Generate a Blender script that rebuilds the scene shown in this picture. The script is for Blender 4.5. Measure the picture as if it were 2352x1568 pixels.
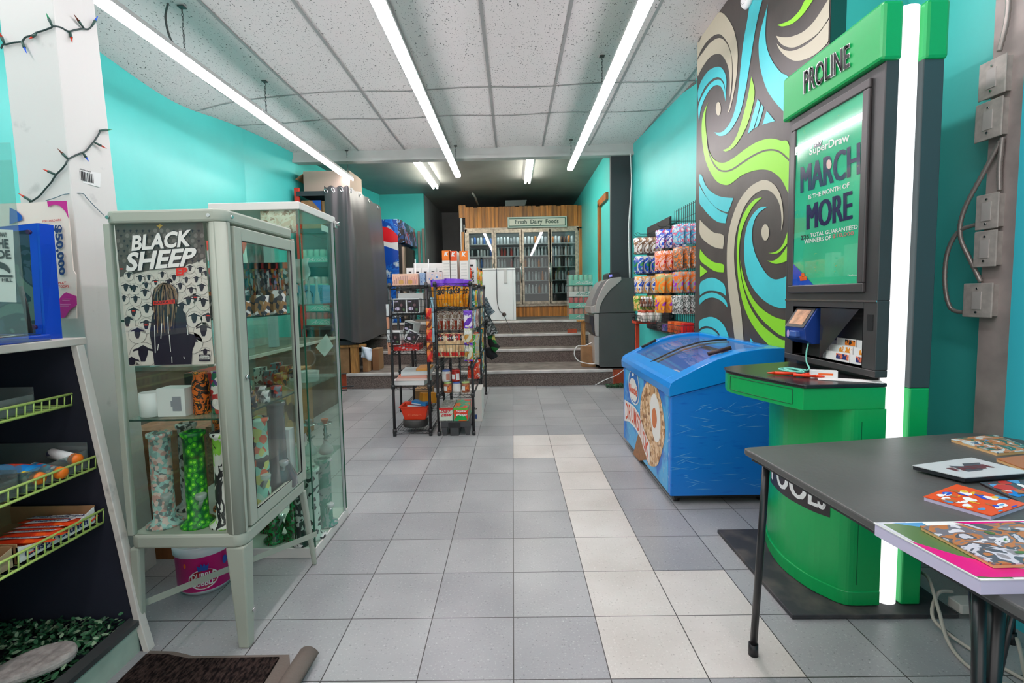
import bpy, bmesh, random
from math import *
from mathutils import Vector, Matrix
random.seed(7)
for o_ in list(bpy.data.objects): bpy.data.objects.remove(o_)
COL = bpy.context.scene.collection
SC = bpy.context.scene
# ---------------------------------------------------------------- camera
F, PIT, ROLL, YAW, EYE = 1143.02, .0759189, -.0193813, -.0139379, 1.20197
SX, SY = -12.157, -17.911
FW = Vector((sin(YAW)*cos(PIT), cos(YAW)*cos(PIT), -sin(PIT)))
R0 = Vector((cos(YAW), -sin(YAW), 0)); U0 = R0.cross(FW)
RT = R0*cos(ROLL) + U0*sin(ROLL); UP = -R0*sin(ROLL) + U0*cos(ROLL)
CAMPOS = Vector((0, 0, EYE))
cd = bpy.data.cameras.new('camera'); cam = bpy.data.objects.new('camera', cd); COL.objects.link(cam)
mw = Matrix.Identity(4)
for i in range(3):
    mw[i][0] = RT[i]; mw[i][1] = UP[i]; mw[i][2] = -FW[i]; mw[i][3] = CAMPOS[i]
cam.matrix_world = mw
cd.sensor_width = 36; cd.lens = F/2352*36; cd.shift_x = -SX/2352; cd.shift_y = SY/2352
cd.clip_start = .05; cd.clip_end = 60
SC.camera = cam
def at(x, y, ax, val):
    """the point of the plane ax=val that pixel (x, y) of the photograph looks at"""
    d = FW + RT*((x-1176-SX)/F) - UP*((y-784-SY)/F)
    i = 'XYZ'.index(ax); t = (val-CAMPOS[i])/d[i]
    return CAMPOS + d*t
# ---------------------------------------------------------------- world, view
SC.view_settings.view_transform = 'Standard'; SC.view_settings.look = 'None'
SC.view_settings.exposure = 0.12; SC.view_settings.gamma = 1
SC.cycles.transparent_max_bounces = 32
wd = bpy.data.worlds.new('daylight'); SC.world = wd; wd.use_nodes = True
bg = wd.node_tree.nodes['Background']; bg.inputs[0].default_value = (1, .97, .95, 1); bg.inputs[1].default_value = 1.5
LED = 23.0      # the ceiling lamps
# ---------------------------------------------------------------- materials
def lin(c):
    return tuple(((v/255)/12.92 if v/255 <= .04045 else ((v/255+.055)/1.055)**2.4) for v in c[:3]) + (1,)
MATS = {}
def mat(name, rgb, rough=.5, metal=0, noise=None, bump=None, spec=.5, emit=0, coat=0, stretch=(1, 1, 1), rgb2=None):
    if name in MATS: return MATS[name]
    m = bpy.data.materials.new(name); m.use_nodes = True; MATS[name] = m
    nt = m.node_tree; N = nt.nodes; L = nt.links; b = N['Principled BSDF']
    b.inputs['Base Color'].default_value = lin(rgb); b.inputs['Roughness'].default_value = rough
    b.inputs['Metallic'].default_value = metal; b.inputs['Specular IOR Level'].default_value = spec
    b.inputs['Coat Weight'].default_value = coat; b.inputs['Coat Roughness'].default_value = .05
    if emit:
        b.inputs['Emission Color'].default_value = lin(rgb); b.inputs['Emission Strength'].default_value = emit
    if noise or bump:
        tc = N.new('ShaderNodeTexCoord'); mp = N.new('ShaderNodeMapping'); mp.inputs['Scale'].default_value = stretch
        L.new(tc.outputs['Object'], mp.inputs[0])
    if noise:
        n = N.new('ShaderNodeTexNoise'); n.inputs['Scale'].default_value = noise[0]; n.inputs['Detail'].default_value = 5
        L.new(mp.outputs[0], n.inputs['Vector'])
        r = N.new('ShaderNodeValToRGB'); L.new(n.outputs['Fac'], r.inputs[0])
        r.color_ramp.elements[0].position = noise[2] if len(noise) > 2 else .35
        r.color_ramp.elements[1].position = noise[3] if len(noise) > 3 else .65
        c2 = rgb2 if rgb2 else tuple(max(0, v*(1-noise[1])) for v in rgb)
        r.color_ramp.elements[0].color = lin(c2); r.color_ramp.elements[1].color = lin(rgb)
        L.new(r.outputs[0], b.inputs['Base Color'])
    if bump:
        n = N.new('ShaderNodeTexNoise'); n.inputs['Scale'].default_value = bump[0]; n.inputs['Detail'].default_value = 4
        L.new(mp.outputs[0], n.inputs['Vector'])
        bp = N.new('ShaderNodeBump'); bp.inputs['Strength'].default_value = bump[1]; bp.inputs['Distance'].default_value = .01
        L.new(n.outputs['Fac'], bp.inputs['Height']); L.new(bp.outputs[0], b.inputs['Normal'])
    return m
def pat(name, cols, scale=20, rough=.35, stretch=(1, 1, 1), kind='cell', spec=.5, metal=0):
    """printed wrapping: patches of several colours"""
    if name in MATS: return MATS[name]
    m = bpy.data.materials.new(name); m.use_nodes = True; MATS[name] = m
    nt = m.node_tree; N = nt.nodes; L = nt.links; b = N['Principled BSDF']
    b.inputs['Roughness'].default_value = rough; b.inputs['Specular IOR Level'].default_value = spec; b.inputs['Metallic'].default_value = metal
    tc = N.new('ShaderNodeTexCoord'); mp = N.new('ShaderNodeMapping'); mp.inputs['Scale'].default_value = stretch
    L.new(tc.outputs['Object'], mp.inputs[0])
    if kind == 'cell':
        n = N.new('ShaderNodeTexVoronoi'); n.inputs['Scale'].default_value = scale; L.new(mp.outputs[0], n.inputs['Vector'])
        sp = N.new('ShaderNodeSeparateColor'); L.new(n.outputs['Color'], sp.inputs[0]); src = sp.outputs[0]
    elif kind == 'spot':
        n = N.new('ShaderNodeTexVoronoi'); n.inputs['Scale'].default_value = scale; L.new(mp.outputs[0], n.inputs['Vector']); src = n.outputs['Distance']
    else:
        n = N.new('ShaderNodeTexNoise'); n.inputs['Scale'].default_value = scale; n.inputs['Detail'].default_value = 3
        n.inputs['Distortion'].default_value = 1.2; L.new(mp.outputs[0], n.inputs['Vector'])
        mr = N.new('ShaderNodeMapRange'); mr.inputs[1].default_value = .3; mr.inputs[2].default_value = .7; L.new(n.outputs['Fac'], mr.inputs[0]); src = mr.outputs[0]
    r = N.new('ShaderNodeValToRGB'); r.color_ramp.interpolation = 'CONSTANT'; L.new(src, r.inputs[0])
    e = r.color_ramp.elements
    while len(e) < len(cols): e.new(.5)
    for i, c in enumerate(cols): e[i].position = i/len(cols); e[i].color = lin(c)
    L.new(r.outputs[0], b.inputs['Base Color'])
    return m
def glass(name, tint=(235, 245, 240), refl=1.0, haze=0.0):
    if name in MATS: return MATS[name]
    m = bpy.data.materials.new(name); m.use_nodes = True; MATS[name] = m
    nt = m.node_tree; N = nt.nodes; L = nt.links
    for n in list(N):
        if n.type != 'OUTPUT_MATERIAL': N.remove(n)
    out = [n for n in N if n.type == 'OUTPUT_MATERIAL'][0]
    t = N.new('ShaderNodeBsdfTransparent'); t.inputs[0].default_value = lin(tint)
    g = N.new('ShaderNodeBsdfGlossy'); g.inputs['Roughness'].default_value = .02
    fr = N.new('ShaderNodeLayerWeight'); fr.inputs[0].default_value = .5
    pw_ = N.new('ShaderNodeMath'); pw_.operation = 'POWER'; pw_.inputs[1].default_value = 4; L.new(fr.outputs['Facing'], pw_.inputs[0])
    mu = N.new('ShaderNodeMath'); mu.operation = 'MULTIPLY_ADD'; mu.inputs[1].default_value = .6*refl; mu.inputs[2].default_value = .035*refl; mu.use_clamp = True; L.new(pw_.outputs[0], mu.inputs[0])
    mx = N.new('ShaderNodeMixShader'); L.new(mu.outputs[0], mx.inputs[0]); L.new(t.outputs[0], mx.inputs[1]); L.new(g.outputs[0], mx.inputs[2])
    last = mx
    if haze:
        d = N.new('ShaderNodeBsdfDiffuse'); d.inputs[0].default_value = (.9, .92, .92, 1)
        m2 = N.new('ShaderNodeMixShader'); m2.inputs[0].default_value = haze
        L.new(mx.outputs[0], m2.inputs[1]); L.new(d.outputs[0], m2.inputs[2]); last = m2
    L.new(last.outputs[0], out.inputs[0])
    return m
# ---------------------------------------------------------------- mesh builder
def basis(d):
    d = d.normalized(); a = Vector((0, 0, 1)) if abs(d.z) < .9 else Vector((1, 0, 0))
    u = d.cross(a).normalized(); return u, d.cross(u).normalized()
class MB:
    def __init__(s): s.v = []; s.f = []; s.m = []; s.sm = []
    def add(s, vs, fs, mi=0, smooth=False):
        n = len(s.v); s.v += [Vector(p) for p in vs]
        for f in fs: s.f.append([n+i for i in f]); s.m.append(mi); s.sm.append(smooth)
        return s
    def box(s, x0, x1, y0, y1, z0, z1, mi=0, M=None):
        vs = [Vector((x, y, z)) for z in (z0, z1) for y in (y0, y1) for x in (x0, x1)]
        if M is not None: vs = [M @ p for p in vs]
        return s.add(vs, [(0, 2, 3, 1), (4, 5, 7, 6), (0, 1, 5, 4), (2, 6, 7, 3), (0, 4, 6, 2), (1, 3, 7, 5)], mi)
    def rbox(s, x0, x1, y0, y1, z0, z1, r=.01, mi=0, M=None, seg=3):
        """box with its vertical edges rounded"""
        pts = []
        for cx, cy, a0 in ((x1-r, y1-r, 0), (x0+r, y1-r, 90), (x0+r, y0+r, 180), (x1-r, y0+r, 270)):
            for k in range(seg+1):
                a = radians(a0+90*k/seg); pts.append((cx+r*cos(a), cy+r*sin(a)))
        n = len(pts); vs = [Vector((x, y, z0)) for x, y in pts]+[Vector((x, y, z1)) for x, y in pts]
        if M is not None: vs = [M @ p for p in vs]
        s.add(vs, [list(range(n-1, -1, -1)), list(range(n, 2*n))], mi)
        k0 = len(s.v)-2*n
        for i in range(n):
            j = (i+1) % n; s.f.append([k0+i, k0+j, k0+n+j, k0+n+i]); s.m.append(mi); s.sm.append(i % (seg+1) != seg)
        return s
    def prism(s, pts, ax, a, b, mi=0, M=None, side=None):
        """2-D outline pushed along an axis from a to b"""
        def P(p, w):
            return Vector({'X': (w, p[0], p[1]), 'Y': (p[0], w, p[1]), 'Z': (p[0], p[1], w)}[ax])
        n = len(pts); vs = [P(p, a) for p in pts]+[P(p, b) for p in pts]
        if M is not None: vs = [M @ p for p in vs]
        s.add(vs, [list(range(n)), list(range(2*n-1, n-1, -1))], mi)
        k0 = len(s.v)-2*n; sd = mi if side is None else side
        for i in range(n):
            j = (i+1) % n; s.f.append([k0+i, k0+n+i, k0+n+j, k0+j]); s.m.append(sd); s.sm.append(False)
        return s
    def cyl(s, p0, p1, r0, r1=None, seg=12, mi=0, caps=True):
        p0 = Vector(p0); p1 = Vector(p1); r1 = r0 if r1 is None else r1
        u, w = basis(p1-p0); vs = []
        for p, r in ((p0, r0), (p1, r1)):
            for k in range(seg):
                a = 2*pi*k/seg; vs.append(p+u*(r*cos(a))+w*(r*sin(a)))
        s.add(vs, [(k, (k+1) % seg, seg+(k+1) % seg, seg+k) for k in range(seg)], mi, True)
        if caps:
            k0 = len(s.v)-2*seg
            s.f += [[k0+i for i in range(seg-1, -1, -1)], [k0+seg+i for i in range(seg)]]; s.m += [mi, mi]; s.sm += [False, False]
        return s
    def tube(s, pts, r, seg=8, mi=0, closed=False):
        pts = [Vector(p) for p in pts]; n = len(pts); vs = []; pu = None
        for i, p in enumerate(pts):
            d = (pts[(i+1) % n]-pts[i-1]) if closed else (pts[min(i+1, n-1)]-pts[max(i-1, 0)])
            d = d.normalized()
            if pu is None: u, w = basis(d)
            else:
                u = pu-d*pu.dot(d); u = u.normalized() if u.length > 1e-6 else basis(d)[0]; w = d.cross(u)
            pu = u; rr = r[i] if isinstance(r, (list, tuple)) else r
            for k in range(seg):
                a = 2*pi*k/seg; vs.append(p+u*(rr*cos(a))+w*(rr*sin(a)))
        fs = []
        for i in range(n if closed else n-1):
            a = i*seg; b = ((i+1) % n)*seg
            for k in range(seg): fs.append((a+k, a+(k+1) % seg, b+(k+1) % seg, b+k))
        s.add(vs, fs, mi, True)
        if not closed:
            k0 = len(s.v)-len(vs)
            s.f += [[k0+i for i in range(seg-1, -1, -1)], [k0+(n-1)*seg+i for i in range(seg)]]; s.m += [mi, mi]; s.sm += [False, False]
        return s
    def lathe(s, prof, c=(0, 0, 0), seg=20, mi=0, mats=None, M=None, sx=1, sy=1):
        c = Vector(c); vs = []
        for r, z in prof:
            for k in range(seg):
                a = 2*pi*k/seg; p = Vector((r*cos(a)*sx, r*sin(a)*sy, z))
                vs.append(c+(M @ p if M is not None else p))
        for i in range(len(prof)-1):
            pass
        n0 = len(s.v); s.v += vs
        for i in range(len(prof)-1):
            for k in range(seg):
                s.f.append([n0+i*seg+k, n0+i*seg+(k+1) % seg, n0+(i+1)*seg+(k+1) % seg, n0+(i+1)*seg+k])
                s.m.append(mats[i] if mats else mi); s.sm.append(True)
        if prof[0][0] > 1e-5: s.f.append([n0+k for k in range(seg-1, -1, -1)]); s.m.append(mats[0] if mats else mi); s.sm.append(False)
        if prof[-1][0] > 1e-5: s.f.append([n0+(len(prof)-1)*seg+k for k in range(seg)]); s.m.append(mats[-1] if mats else mi); s.sm.append(False)
        return s
    def poly(s, pts, mi=0): return s.add(pts, [list(range(len(pts)))], mi)
    def grid(s, fn, nu, nv, mi=0, smooth=True):
        vs = [fn(i/nu, j/nv) for j in range(nv+1) for i in range(nu+1)]
        fs = [(j*(nu+1)+i, j*(nu+1)+i+1, (j+1)*(nu+1)+i+1, (j+1)*(nu+1)+i) for j in range(nv) for i in range(nu)]
        return s.add(vs, fs, mi, smooth)
    def build(s, name, mats, parent=None, bevel=0, solid=0):
        me = bpy.data.meshes.new(name)
        if not isinstance(mats, (list, tuple)): mats = [mats]
        if parent is not None:
            off = Vector((0, 0, 0)); q = parent
            while q is not None: off += q.location; q = q.parent
        else:
            lo = [min(p[i] for p in s.v) for i in range(3)]; hi = [max(p[i] for p in s.v) for i in range(3)]
            off = Vector(((lo[0]+hi[0])/2, (lo[1]+hi[1])/2, lo[2]))
        me.from_pydata([tuple(p-off) for p in s.v], [], s.f)
        for m in mats: me.materials.append(m)
        for p, mi, sm in zip(me.polygons, s.m, s.sm): p.material_index = mi; p.use_smooth = sm
        me.update()
        bm = bmesh.new(); bm.from_mesh(me); bmesh.ops.recalc_face_normals(bm, faces=bm.faces); bm.to_mesh(me); bm.free()
        o = bpy.data.objects.new(name, me); COL.objects.link(o)
        if parent is not None: o.parent = parent
        else: o.location = off
        if bevel:
            md = o.modifiers.new('bevel', 'BEVEL'); md.width = bevel; md.segments = 2; md.limit_method = 'ANGLE'; md.angle_limit = radians(50)
        if solid:
            md = o.modifiers.new('solid', 'SOLIDIFY'); md.thickness = solid
        return o
def tag(o, label=None, cat=None, group=None, kind=None):
    if label: o['label'] = label
    if cat: o['category'] = cat
    if group: o['group'] = group
    if kind: o['kind'] = kind
    return o
def thing(name, label, cat, loc=(0, 0, 0), group=None, rz=0):
    o = bpy.data.objects.new(name, None); COL.objects.link(o); o.location = loc; o.rotation_euler = (0, 0, rz)
    o.empty_display_size = .05
    return tag(o, label, cat, group)
def kids(o): return [c for c in KIDS_ALL() if c.parent == o]
def KIDS_ALL(): return list(COL.objects)
def dup(o, loc=None, rot=None, label=None, group=None, scale=None, parent=None, kidlist=None):
    c = o.copy(); COL.objects.link(c); c.parent = parent
    if loc is not None: c.location = loc
    if rot is not None: c.rotation_euler = rot if hasattr(rot, '__len__') else (0, 0, rot)
    if scale is not None: c.scale = scale if hasattr(scale, '__len__') else (scale,)*3
    if label: c['label'] = label
    if group: c['group'] = group
    for k in (o.children): dup(k, parent=c)
    return c
def struct(o): return tag(o, kind='structure')
# lettering ------------------------------------------------------
TXT = {}
def glyphs(s, bold=0.0):
    key = (s, bold)
    if key in TXT: return TXT[key]
    cu = bpy.data.curves.new('t', 'FONT'); cu.body = s; cu.offset = bold; cu.resolution_u = 3; cu.fill_mode = 'BOTH'
    ob = bpy.data.objects.new('t', cu); COL.objects.link(ob)
    dg = bpy.context.evaluated_depsgraph_get(); me = ob.evaluated_get(dg).to_mesh()
    vs = [v.co.copy() for v in me.vertices]; fs = [list(p.vertices) for p in me.polygons]
    ob.evaluated_get(dg).to_mesh_clear(); bpy.data.objects.remove(ob); bpy.data.curves.remove(cu)
    x0 = min(v.x for v in vs); x1 = max(v.x for v in vs); y0 = min(v.y for v in vs); y1 = max(v.y for v in vs)
    TXT[key] = ([((v.x-x0)/(x1-x0), (v.y-y0)/(y1-y0)) for v in vs], fs); return TXT[key]
def text(s, fn, mb, mi=0, bold=.0, shear=0):
    """fn(u, v) maps the unit box of the word to a point in space"""
    vs, fs = glyphs(s, bold); mb.add([fn(u+shear*v, v) for u, v in vs], fs, mi); return mb
def flat(o, xd, yd, w, h, lift=.0012):
    o = Vector(o); xd = Vector(xd).normalized(); yd = Vector(yd).normalized(); n = xd.cross(yd)*lift
    return lambda u, v: o+xd*(w*u)+yd*(h*v)+n
def quad(a, b, c, d):
    """bilinear patch: a lower left, b lower right, c upper right, d upper left"""
    a, b, c, d = map(Vector, (a, b, c, d))
    return lambda u, v: a*(1-u)*(1-v)+b*u*(1-v)+c*u*v+d*(1-u)*v
def smooth(pts, n=6, closed=True):
    """Catmull-Rom through the points"""
    out = []; N = len(pts); P = [Vector(p) for p in pts]
    for i in range(N if closed else N-1):
        if closed: a, b, c, d = P[i-1], P[i], P[(i+1) % N], P[(i+2) % N]
        else: a, b, c, d = P[max(i-1, 0)], P[i], P[i+1], P[min(i+2, N-1)]
        for k in range(n):
            t = k/n
            out.append(.5*((2*b)+(c-a)*t+(2*a-5*b+4*c-d)*t*t+(3*b-a-3*c+d)*t**3))
    if not closed: out.append(P[-1])
    return out
def smoothp(pts, n=5, sharp=60):
    """closed 2-D outline, corners sharper than `sharp` degrees stay sharp"""
    N = len(pts); P = [Vector((p[0], p[1])) for p in pts]; out = []
    def isc(i):
        a = P[i]-P[i-1]; b = P[(i+1) % N]-P[i]
        return a.length > 0 and b.length > 0 and degrees(a.angle(b)) > sharp
    for i in range(N):
        b, c = P[i], P[(i+1) % N]
        a = b if isc(i) else P[i-1]; d = c if isc((i+1) % N) else P[(i+2) % N]
        if (c-b).length < 1e-9: continue
        for k in range(n):
            t = k/n; out.append(.5*((2*b)+(c-a)*t+(2*a-5*b+4*c-d)*t*t+(3*b-a-3*c+d)*t**3))
    return out
def ellipse(cx, cy, rx, ry, n=20): return [(cx+rx*cos(2*pi*k/n), cy+ry*sin(2*pi*k/n)) for k in range(n)]
black = mat('black_plastic', (28, 28, 30), .45); white = mat('white_gloss', (232, 232, 230), .4)
ink = mat('black_ink', (24, 24, 28), .6); paper = mat('paper', (232, 230, 226), .8)
chrome = mat('chrome', (200, 200, 200), .2, 1); orange = mat('orange_print', (238, 98, 20), .45)
red = mat('red_print', (205, 32, 28), .45); blue = mat('blue_print', (20, 80, 175), .4)
cardboard = mat('cardboard', (165, 125, 85), .85, noise=(8, .15)); wood_pale = mat('pine_wood', (196, 140, 75), .6, noise=(6, .3), stretch=(8, 8, 1))
clear = glass('clear_glass', (250, 253, 251), refl=.9); clear_pl = glass('clear_plastic', (240, 246, 244), .8, .03)
# ================================================================ the room
T = .3048; GX, GY = -.020, 2.390
H = 3.15
def floor_tile(name, c, c2, fleck):
    m = bpy.data.materials.new(name); m.use_nodes = True; nt = m.node_tree; N = nt.nodes; L = nt.links; b = N['Principled BSDF']
    b.inputs['Roughness'].default_value = .33
    tc = N.new('ShaderNodeTexCoord'); geo = N.new('ShaderNodeNewGeometry')
    n1 = N.new('ShaderNodeTexNoise'); n1.inputs['Scale'].default_value = 2.3; n1.inputs['Detail'].default_value = 6
    n2 = N.new('ShaderNodeTexNoise'); n2.inputs['Scale'].default_value = 120; n2.inputs['Detail'].default_value = 3
    L.new(geo.outputs['Position'], n1.inputs['Vector']); L.new(geo.outputs['Position'], n2.inputs['Vector'])
    r1 = N.new('ShaderNodeValToRGB'); r1.color_ramp.elements[0].position = .3; r1.color_ramp.elements[1].position = .7
    r1.color_ramp.elements[0].color = lin(c2); r1.color_ramp.elements[1].color = lin(c); L.new(n1.outputs[0], r1.inputs[0])
    r2 = N.new('ShaderNodeValToRGB'); r2.color_ramp.elements[0].position = .60; r2.color_ramp.elements[1].position = .78; L.new(n2.outputs[0], r2.inputs[0])
    mx = N.new('ShaderNodeMixRGB'); mx.inputs[2].default_value = lin(fleck); L.new(r2.outputs[0], mx.inputs[0]); L.new(r1.outputs[0], mx.inputs[1])
    r3 = N.new('ShaderNodeValToRGB'); r3.color_ramp.elements[0].position = .30; r3.color_ramp.elements[1].position = .36
    r3.color_ramp.elements[0].color = lin(tuple(v*.82 for v in c2)); r3.color_ramp.elements[1].color = (1, 1, 1, 1); L.new(n2.outputs[0], r3.inputs[0])
    m3 = N.new('ShaderNodeMixRGB'); m3.blend_type = 'MULTIPLY'; m3.inputs[0].default_value = .5; L.new(mx.outputs[0], m3.inputs[1]); L.new(r3.outputs[0], m3.inputs[2])
    # thin worn joint round every tile
    br = N.new('ShaderNodeTexBrick'); br.offset = 0; br.inputs['Scale'].default_value = 1; br.inputs['Brick Width'].default_value = T; br.inputs['Row Height'].default_value = T
    br.inputs['Mortar Size'].default_value = .0021; br.inputs['Mortar Smooth'].default_value = .3
    br.inputs['Color1'].default_value = (1, 1, 1, 1); br.inputs['Color2'].default_value = (1, 1, 1, 1); br.inputs['Mortar'].default_value = (.10, .09, .085, 1)
    va = N.new('ShaderNodeVectorMath'); va.operation = 'SUBTRACT'; va.inputs[1].default_value = (GX, GY, 0); L.new(geo.outputs['Position'], va.inputs[0]); L.new(va.outputs[0], br.inputs['Vector'])
    m4 = N.new('ShaderNodeMixRGB'); m4.blend_type = 'MULTIPLY'; m4.inputs[0].default_value = 1; L.new(m3.outputs[0], m4.inputs[1]); L.new(br.outputs[0], m4.inputs[2])
    L.new(m4.outputs[0], b.inputs['Base Color'])
    bp = N.new('ShaderNodeBump'); bp.inputs['Strength'].default_value = .15; bp.inputs['Distance'].default_value = .004; L.new(n1.outputs[0], bp.inputs['Height']); L.new(bp.outputs[0], b.inputs['Normal'])
    return m
FT = [floor_tile('vinyl_tile_grey', (170, 171, 171), (150, 151, 152), (194, 194, 193)),
      floor_tile('vinyl_tile_white', (214, 210, 204), (190, 184, 176), (226, 222, 216)),
      floor_tile('vinyl_tile_grey_dark', (160, 161, 162), (142, 143, 145), (188, 188, 188))]
mb = MB()
whites = {(1, j) for j in range(-3, 6)} | {(0, 4), (0, 5), (2, -2), (2, -3)}
for i in range(-11, 8):
    for j in range(-14, 14):
        x, y = GX+i*T, GY+j*T
        mi = 1 if (i, j) in whites else (2 if random.random() < .3 else 0)
        mb.add([(x, y, 0), (x+T, y, 0), (x+T, y+T, 0), (x, y+T, 0)], [(0, 1, 2, 3)], mi)
struct(mb.build('floor', FT))
teal = mat('teal_wall_paint', (72, 198, 190), .42, noise=(1.2, .06), bump=(14, .12))
teal_dk = mat('dark_teal_paint', (14, 84, 78), .5)
cyanp = mat('cyan_wall_paint', (62, 192, 206), .45)
greyw = mat('charcoal_wall_paint', (140, 140, 140), .7, noise=(1.5, .12))
darkw = mat('black_wall_paint', (50, 56, 58), .6)
creamy = mat('white_painted_wood', (214, 208, 202), .5, noise=(5, .10, .45, .7), bump=(20, .15))
def wall(name, pts, z0, z1, m, th=.08, side=1):
    """vertical wall along a plan polyline, its thickness away from the room"""
    mb = MB()
    for (x0, y0), (x1, y1) in zip(pts, pts[1:]):
        d = Vector((x1-x0, y1-y0, 0)).normalized(); n = Vector((-d.y, d.x, 0))*th*side
        a, b = Vector((x0, y0, 0)), Vector((x1, y1, 0))
        q = [a, b, b+n, a+n]
        mb.prism([(p.x, p.y) for p in q], 'Z', z0, z1)
    return struct(mb.build(name, m))
wall('wall_left', [(-3.06, -1.6), (-3.0, 5.7), (-2.87, 6.75), (-2.80, 8.0), (-2.50, 9.55)], 0, 3.35, teal, side=1)
wall('wall_back_left', [(-2.52, 9.57), (-1.66, 9.57)], .78, 3.2, teal, side=1)
wall('wall_corridor', [(-1.66, 9.66), (-1.62, 11.75)], .78, 3.2, greyw, side=1)
wall('wall_back', [(-1.75, 11.75), (1.6, 11.75)], .78, 3.2, greyw, side=1)
wall('wall_back_right', [(1.37, 11.8), (1.335, 6.83)], .2, 3.2, teal, side=1)
wall('wall_step_right', [(1.33, 6.75), (1.66, 6.75)], 0, 3.2, darkw, side=1, th=.1)
wall('wall_right', [(1.61, 6.75), (1.755, 4.1), (1.755, 2.5)], 0, 3.3, teal, side=1)
wall('wall_near_right', [(1.85, 2.43), (1.85, -1.6)], 0, 3.5, teal, side=1)
wall('wall_pier', [(1.75, 1.775), (1.75, -1.6)], 0, 3.5, cyanp, side=1, th=.1)
# storefront behind the camera: low wall, header and open glazing
sf = MB(); sf.box(-3.1, 1.7, -1.72, -1.6, 0, .45); sf.box(-3.1, 1.7, -1.72, -1.6, 2.9, 3.6)
for x in (-3.1, -1.35, .0, 1.6): sf.box(x, x+.1, -1.72, -1.6, .45, 2.9)
struct(sf.build('wall_front', mat('storefront_frame', (120, 122, 124), .5)))
# ceiling -----------------------------------------------------
def ceil_mat():
    m = bpy.data.materials.new('acoustic_tile'); m.use_nodes = True; nt = m.node_tree; N = nt.nodes; L = nt.links; b = N['Principled BSDF']
    b.inputs['Roughness'].default_value = .9
    geo = N.new('ShaderNodeNewGeometry'); mp = N.new('ShaderNodeMapping'); mp.inputs['Scale'].default_value = (1, .55, 1); L.new(geo.outputs['Position'], mp.inputs[0])
    n = N.new('ShaderNodeTexNoise'); n.inputs['Scale'].default_value = 95; n.inputs['Detail'].default_value = 2; L.new(mp.outputs[0], n.inputs['Vector'])
    r = N.new('ShaderNodeValToRGB'); r.color_ramp.elements[0].position = .31; r.color_ramp.elements[1].position = .37
    r.color_ramp.elements[0].color = lin((84, 86, 84)); r.color_ramp.elements[1].color = lin((220, 214, 212)); L.new(n.outputs[0], r.inputs[0]); L.new(r.outputs[0], b.inputs['Base Color'])
    bp = N.new('ShaderNodeBump'); bp.inputs['Strength'].default_value = .4; bp.inputs['Distance'].default_value = .004; L.new(n.outputs[0], bp.inputs['Height']); L.new(bp.outputs[0], b.inputs['Normal'])
    return m
def sag(x, y):
    s = max(0, min(1, (-x-1.9)/1.1)); s = s*s
    g = exp(-((y-4.6)/.85)**2)*.15+max(0, min(1, (5.0-y)/1.5))*.04*s
    r = max(0, min(1, (x-.9)/.7))*max(0, min(1, (4.9-y)/.8))*.03
    b = .008*sin(x*5.1+y*2)
    return -s*g+r+b
mb = MB()
mb.grid(lambda u, v: Vector((-3.15+5.1*u, -1.7+8.42*v, H+sag(-3.15+5.1*u, -1.7+8.42*v))), 60, 80)
bars = mat('ceiling_grid_metal', (150, 150, 148), .5)
def bar(x0, y0, x1, y1, w=.012, n=30):
    for k in range(n):
        a, b = k/n, (k+1)/n
        p = [(x0+(x1-x0)*t, y0+(y1-y0)*t) for t in (a, b)]
        d = Vector((x1-x0, y1-y0)).normalized(); o = Vector((-d.y, d.x))*w
        mb.add([(q[0]+o.x*sg, q[1]+o.y*sg, H+sag(*q)-.006) for q in p for sg in (-1, 1)], [(0, 1, 3, 2)], 1)
for k in range(-4, 4):
    x = -.18+.607*k
    bar(x, -1.7, x, 6.7)
for y, e in ((4.80, .07), (5.52, .05), (3.15, 0), (1.93, 0), (.71, 0), (-.5, 0)): bar(-3.1, y+e, 1.85, y-e*.4, .008)
struct(mb.build('ceiling', [ceil_mat(), bars]))
# ceiling edge trims
mb = MB(); mb.tube([at(1640, 15, 'X', 1.50), at(1606, 95, 'X', 1.50)], .012, 6); mb.tube([at(1600, 188, 'X', 1.72), at(1500, 264, 'X', 1.68), at(1455, 332, 'X', 1.62)], .014, 6)
struct(mb.build('trim_1', mat('grey_trim', (110, 108, 104), .6)))
# beam
mb = MB(); mb.box(-2.9, 1.66, 6.70, 6.86, 3.02, 3.2); mb.box(-2.9, 1.66, 6.68, 6.74, 3.01, 3.05)
struct(mb.build('trim_beam', mat('beam_paint', (196, 196, 192), .5, noise=(2, .1))))
mb = MB(); mb.box(-3.0, 1.6, 6.86, 11.8, 3.16, 3.22)
struct(mb.build('ceiling_back', mat('dark_ceiling_paint', (142, 144, 138), .45, noise=(.8, .2))))
# steps -------------------------------------------------------
def carpet(name, c, c2, sc=60):
    m = bpy.data.materials.new(name); m.use_nodes = True; nt = m.node_tree; N = nt.nodes; L = nt.links; b = N['Principled BSDF']
    b.inputs['Roughness'].default_value = .95; b.inputs['Specular IOR Level'].default_value = .1
    geo = N.new('ShaderNodeNewGeometry'); w = N.new('ShaderNodeTexWave'); w.wave_type = 'BANDS'; w.bands_direction = 'DIAGONAL'
    w.inputs['Scale'].default_value = sc*.55; w.inputs['Distortion'].default_value = 9; w.inputs['Detail'].default_value = 2; w.inputs['Detail Scale'].default_value = 3
    L.new(geo.outputs['Position'], w.inputs['Vector'])
    r = N.new('ShaderNodeValToRGB'); r.color_ramp.elements[0].position = .3; r.color_ramp.elements[1].position = .75
    r.color_ramp.elements[0].color = lin(c2); r.color_ramp.elements[1].color = lin(c); L.new(w.outputs[0], r.inputs[0]); L.new(r.outputs[0], b.inputs['Base Color'])
    return m
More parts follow.
